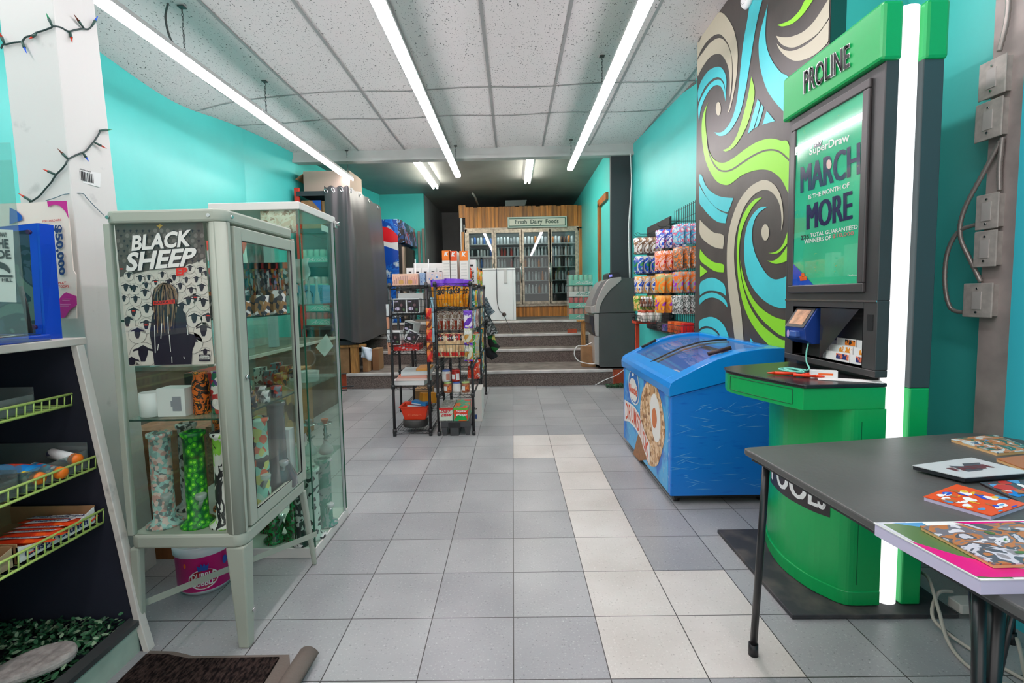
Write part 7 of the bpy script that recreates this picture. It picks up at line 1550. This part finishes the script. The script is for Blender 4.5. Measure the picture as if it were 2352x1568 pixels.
for dx in (0, .014): mb.tube(smooth([at(1447+dx*100, 352, 'Y', 6.68), at(1450, 420, 'Y', 6.68), at(1444+dx*200, 520, 'Y', 6.68), at(1446+dx*100, 640, 'Y', 6.68)], 5, False), .006, 6)
tag(mb.build('wall_cable', white), 'pair of white cables running down the dark wall end above the cash machine', 'cable')
# ================================================================ shelving with black curtain
RX0, RX1, RY0, RY1 = -2.80, -2.15, 6.60, 7.90; rk = mat('rack_steel', (52, 56, 60), .4); rr = mat('rack_red', (206, 52, 34), .45)
Rk = thing('storage_rack', 'tall storage rack with red uprights and steel shelves at the left end of the steps', 'rack', (-2.45, 7.2, 0))
for x, m_ in ((RX0, rr), (RX1, rk)):
    for y in (RY0, RY1): mb = MB(); mb.box(x-.03, x+.03, y-.02, y+.02, .591 if x > -2.3 and y < 7 else .21, 2.66); mb.build('upright', m_, Rk)
for z in (.62, .83, 1.30, 1.66, 2.10, 2.58):
    mb = MB(); mb.box(RX0, RX1, RY0-.02, RY1, z, z+.025); mb.box(RX0, RX1, RY0-.03, RY0-.02, z-.03, z+.03); mb.build('shelf', rk, Rk)
cur = mat('black_curtain_cloth', (70, 69, 70), .38, bump=(3, .25), spec=.4); T2 = thing('curtain', 'black grommet curtain draped over the front of the storage rack', 'curtain', (-2.1, 6.9, .65))
pth = [(-2.42, 6.545), (-2.30, 6.53), (-2.17, 6.54), (-2.10, 6.60), (-2.085, 6.9), (-2.08, 7.4), (-2.08, 8.02)]
pp_ = smooth([(x, y, 0) for x, y in pth], 8, False)
def curt(u, v):
    s = u*(len(pp_)-1); i = min(int(s), len(pp_)-2); p = pp_[i]+(pp_[i+1]-pp_[i])*(s-i); d = (pp_[i+1]-pp_[i]).normalized(); n = Vector((d.y, -d.x, 0))
    w = .020*sin(u*19)*(.6+.5*v)+.006*sin(u*43+1)*v; k = 1-v; bulge = .10*sin(pi*min(1, k*1.1))*max(0, sin(pi*u))*.5+.10*k*u
    ztop = 2.655+.012*cos(u*46); zbot = .66+.03*sin(u*9)-.04*u; return p+n*(w*(.5+.8*k)+bulge)+Vector((0, 0, zbot+(ztop-zbot)*v))
mb = MB(); mb.grid(curt, 90, 26); mb.build('cloth', cur, T2)
for u in (.05, .17, .30, .52, .68, .82, .95):
    c_ = curt(u, .985); d_ = (curt(min(1, u+.01), .985)-curt(u-.01, .985)).normalized(); n_ = Vector((d_.y, -d_.x, 0)); mb = MB(); mb.tube([c_+n_*.004+d_*.024*cos(a)+Vector((0, 0, -.02+.024*sin(a))) for a in [i*pi/8 for i in range(16)]], .006, 6, closed=True); mb.build('grommet', chrome, T2)
a = Q(683, 440, 6.75); b = Q(822, 390, 6.75); t = thing('cardboard_box', 'long grey brown cardboard box lying on top of the storage rack', 'box', (-2.45, 6.95, 2.606))
mb = MB(); mb.box(-2.74, -2.125, 6.68, 7.2, 2.606, 2.89); mb.build('carton', mat('cardboard_grey', (166, 148, 134), .8), t); mb = MB(); mb.add([(-2.74, 6.68, 2.86), (-2.83, 6.64, 2.78), (-2.83, 7.0, 2.78), (-2.74, 7.05, 2.86)], [(0, 1, 2, 3)]); mb.build('flap', cardboard, t, solid=.004)
t = thing('cardboard_box', 'brown cardboard box with blue corner under the top shelf of the storage rack', 'box', (-2.62, 6.75, 2.127)); mb = MB(); mb.box(-2.76, -2.50, 6.62, 6.95, 2.127, 2.50); mb.build('carton', cardboard, t); mb = MB(); mb.poly([(-2.62, 6.618, 2.50), (-2.50, 6.618, 2.50), (-2.50, 6.618, 2.36)]); mb.build('blue_corner', blue, t)
mb = MB(); mb.box(-2.485, -2.30, 6.62, 6.9, 2.127, 2.49); tag(mb.build('cardboard_box', cardboard), 'second brown cardboard box under the top shelf, next to the curtain', 'box')
for i in range(4): tray('%s tray of cans on the left storage rack behind the glass showcase' % ('bottom', 'second', 'third', 'top')[i], -2.56, 6.79, (.857, 1.045, 1.327, 1.50)[i] if i < 3 else 1.687, cw[(2, 2, 1, 0)[i]], 'can trays on the storage rack')
for i, (x0, x1, y0, z1, m_, lab) in enumerate(((-2.35, -2.22, 6.62, .56, cardboard, 'brown cardboard box standing left of the wooden leg under the curtain'), (-2.06, -1.99, 6.70, .46, cardboard, 'narrow brown cardboard box right of the wooden leg'), (-1.97, -1.88, 6.85, .50, mat('cardboard_dark', (140, 104, 70), .85), 'darker cardboard box with white label under the curtain'))):
    mb = MB(); mb.box(x0, x1, y0, y0+.25, .2065, z1); tag(mb.build('cardboard_box', m_), lab, 'box')
mb = MB(); mb.box(-2.19, -2.10, 6.60, 6.69, .2065, .555); mb.box(-2.40, -2.0, 6.59, 6.70, .555, .59); tag(mb.build('wooden_stand', wood_pale), 'pine wood leg and rail under the bottom edge of the black curtain', 'stand')
mb = MB(); mb.grid(lambda u, v: Vector((-2.05+.14*u, 6.60+.04*sin(u*6+v*3), .42+.16*v-.05*u)), 10, 6); tag(mb.build('plastic_bag', mat('bag_blue_white', (200, 212, 226), .4), solid=.002), 'crumpled pale plastic bag hanging under the curtain', 'bag')
# ================================================================ cola machine
pz = thing('vending_cooler', 'blue drinks machine with a round red, white and blue logo behind the curtain', 'vending machine', (-2.15, 8.8, .786)); VX0, VX1, VY0, VY1, VZ = -2.46, -1.88, 8.30, 9.45, 2.50
water = pat('splash_print', [(20, 90, 190), (30, 110, 205), (16, 70, 160), (150, 180, 210), (210, 214, 220)], 5, .3, kind='noise')
mb = MB(); mb.box(VX0, VX1, VY0, VY1, .788, VZ); mb.build('body', water, pz, bevel=.006)
cx, cz, R_ = at(878, 566, 'Y', VY0).x-.02, at(885, 566, 'Y', VY0).z, .33
def disc(pts, mi, mb): mb.poly([(min(cx+R_*x, VX1-.002), VY0-.003, cz+R_*z) for x, z in pts], mi)
arc = lambda a0, a1, n=18: [(cos(radians(a0+(a1-a0)*k/n)), sin(radians(a0+(a1-a0)*k/n))) for k in range(n+1)]
mb = MB(); disc(arc(12, 172)+[(-.5, .22), (0, .30), (.5, .18)], 0, mb); disc([(-.99, .13), (-.5, .22), (0, .30), (.5, .18), (.98, .20), (.97, -.22), (.6, -.12), (.2, .02), (-.2, .0), (-.6, -.12), (-.97, -.22)], 1, mb); disc([(.97, -.22), (.6, -.12), (.2, .02), (-.2, 0), (-.6, -.12), (-.97, -.22)]+arc(193, 347), 2, mb)
mb.build('round_logo', [mat('logo_red', (206, 30, 40), .3), mat('logo_white', (220, 220, 222), .3), mat('logo_deep_blue', (16, 70, 170), .3)], pz)
mb = MB(); mb.box(VX1, VX1+.05, VY0, VY1, .80, VZ-.42); mb.build('door', mat('machine_black', (30, 28, 28), .25), pz); mb = MB(); mb.prism([(VX1, VZ-.40), (VX1+.10, VZ-.38), (VX1+.06, VZ-.02), (VX1, VZ)], 'Y', VY0, VY1); mb.build('header_panel', pat('header_print', [(20, 24, 40), (30, 60, 110), (40, 30, 34), (90, 130, 180), (150, 40, 44)], 4, .2, kind='noise'), pz)
mb = MB(); mb.box(VX1+.05, VX1+.075, VY0+.05, VY0+.17, .85, VZ-.45); mb.build('door_frame', mat('brushed_steel', (190, 170, 150), .25, .6), pz)
mb = MB(); mb.box(-1.70, -1.655, 9.50, 9.56, .79, 2.50); mb.box(-1.78, -1.74, 9.50, 9.56, .79, 2.45); struct(mb.build('trim_3', mat('door_casing_grey', (120, 112, 104), .5)))
# ================================================================ left side behind the glass: counter, cartons, packets, cart
t = thing('sales_counter', 'long low counter along the left wall seen through the glass cabinets', 'counter', (-2.45, 4.5, 0)); mb = MB(); mb.box(-2.90, -2.05, 3.3, 5.7, 0, .745); mb.build('body', mat('counter_brown_print', (112, 92, 76), .6, noise=(3, .3)), t); mb = MB(); mb.box(-2.92, -2.05, 3.28, 5.72, .745, .772); mb.build('worktop', mat('worktop_brown_grey', (116, 104, 92), .5, noise=(4, .3)), t); mb = MB(); mb.box(-2.05, -2.03, 3.28, 5.72, .750, .775); mb.build('edge_strip', creamy, t)
for i in range(3):
    mb = MB(); mb.box(-2.04, -1.86, 3.45+.36*i, 3.78+.36*i, 0, .50+.05*(i % 3)); tag(mb.build('cardboard_box', (cardboard, pat('carton_brown_print', [(150, 116, 82), (170, 136, 98), (196, 150, 90), (90, 70, 54)], 9, .7))[i % 2]), '%s cardboard carton in the row on the floor before the left counter' % ('first', 'second', 'third', 'fourth', 'fifth', 'sixth')[i], 'box', 'cartons before the left counter')
mb = MB(); mb.box(-2.24, -2.17, 4.5, 4.56, .776, 1.80); mb.box(-2.60, -2.52, 4.9, 4.98, .776, 3.05) if 0 else None; tag(mb.build('metal_post', mat('pale_blue_metal', (150, 176, 180), .4)), 'pale blue metal post rising from the left counter', 'post')
pk = [pat('packet_red_white', [(230, 60, 40), (226, 222, 220), (226, 222, 220)], 6, .3), pat('packet_brown', [(120, 70, 50), (60, 50, 60), (150, 60, 40), (90, 90, 100)], 20, .3), pat('packet_black', [(50, 50, 52), (90, 90, 92)], 8, .3)]
pro = None
for r_, (z, h_) in enumerate(((1.52, .20), (1.24, .22))):
    for i in range(12):
        m_ = pk[(2 if i > 8 else 0) if r_ == 0 else 1]
        lab = ('red and white packet' if i <= 8 else 'black packet') if r_ == 0 else 'brown packet'
        o = bag('snack_packet', lab+' hanging on the %s row above the left counter' % ('upper', 'lower')[r_], 'packet', .13, h_, .03, [m_], None, None, lab+'s above the left counter', None) if i in (0, 9) and r_ == 0 or (i == 0 and r_ == 1) else dup(last)
        last = o if i in (0, 9) else last
        o.location = (-2.35, 3.34+.12*i, z); o.rotation_euler = (0, 0, .9)
mb = MB(); mb.box(-2.42, -2.40, 3.25, 4.85, .776, 1.80); tag(mb.build('packet_board', glass('board_clear', (230, 240, 238), 1, .15)), 'clear backing board behind the hanging packets on the left', 'board')
ct = thing('folding_cart', 'folding hand cart with white spoked wheels beside the left cartons', 'cart', (-2.2, 5.95, 0)); mb = MB()
for y in (5.85, 6.1): mb.tube([(-2.0, y, .12), (-2.45, y, .10), (-2.50, y, .85)], .010, 6)
mb.tube([(-2.5, 5.85, .85), (-2.5, 6.1, .85)], .010, 6); mb.build('frame', rk, ct)
for y in (5.80, 6.15):
    mb = MB(); mb.tube([(-2.42+.085*cos(a), y, .095+.085*sin(a)) for a in [i*pi/10 for i in range(20)]], .011, 6, closed=True)
    for k in range(6): mb.tube([(-2.42, y, .095), (-2.42+.08*cos(k*pi/3), y, .095+.08*sin(k*pi/3))], .005, 5)
    mb.build('wheel', white, ct)
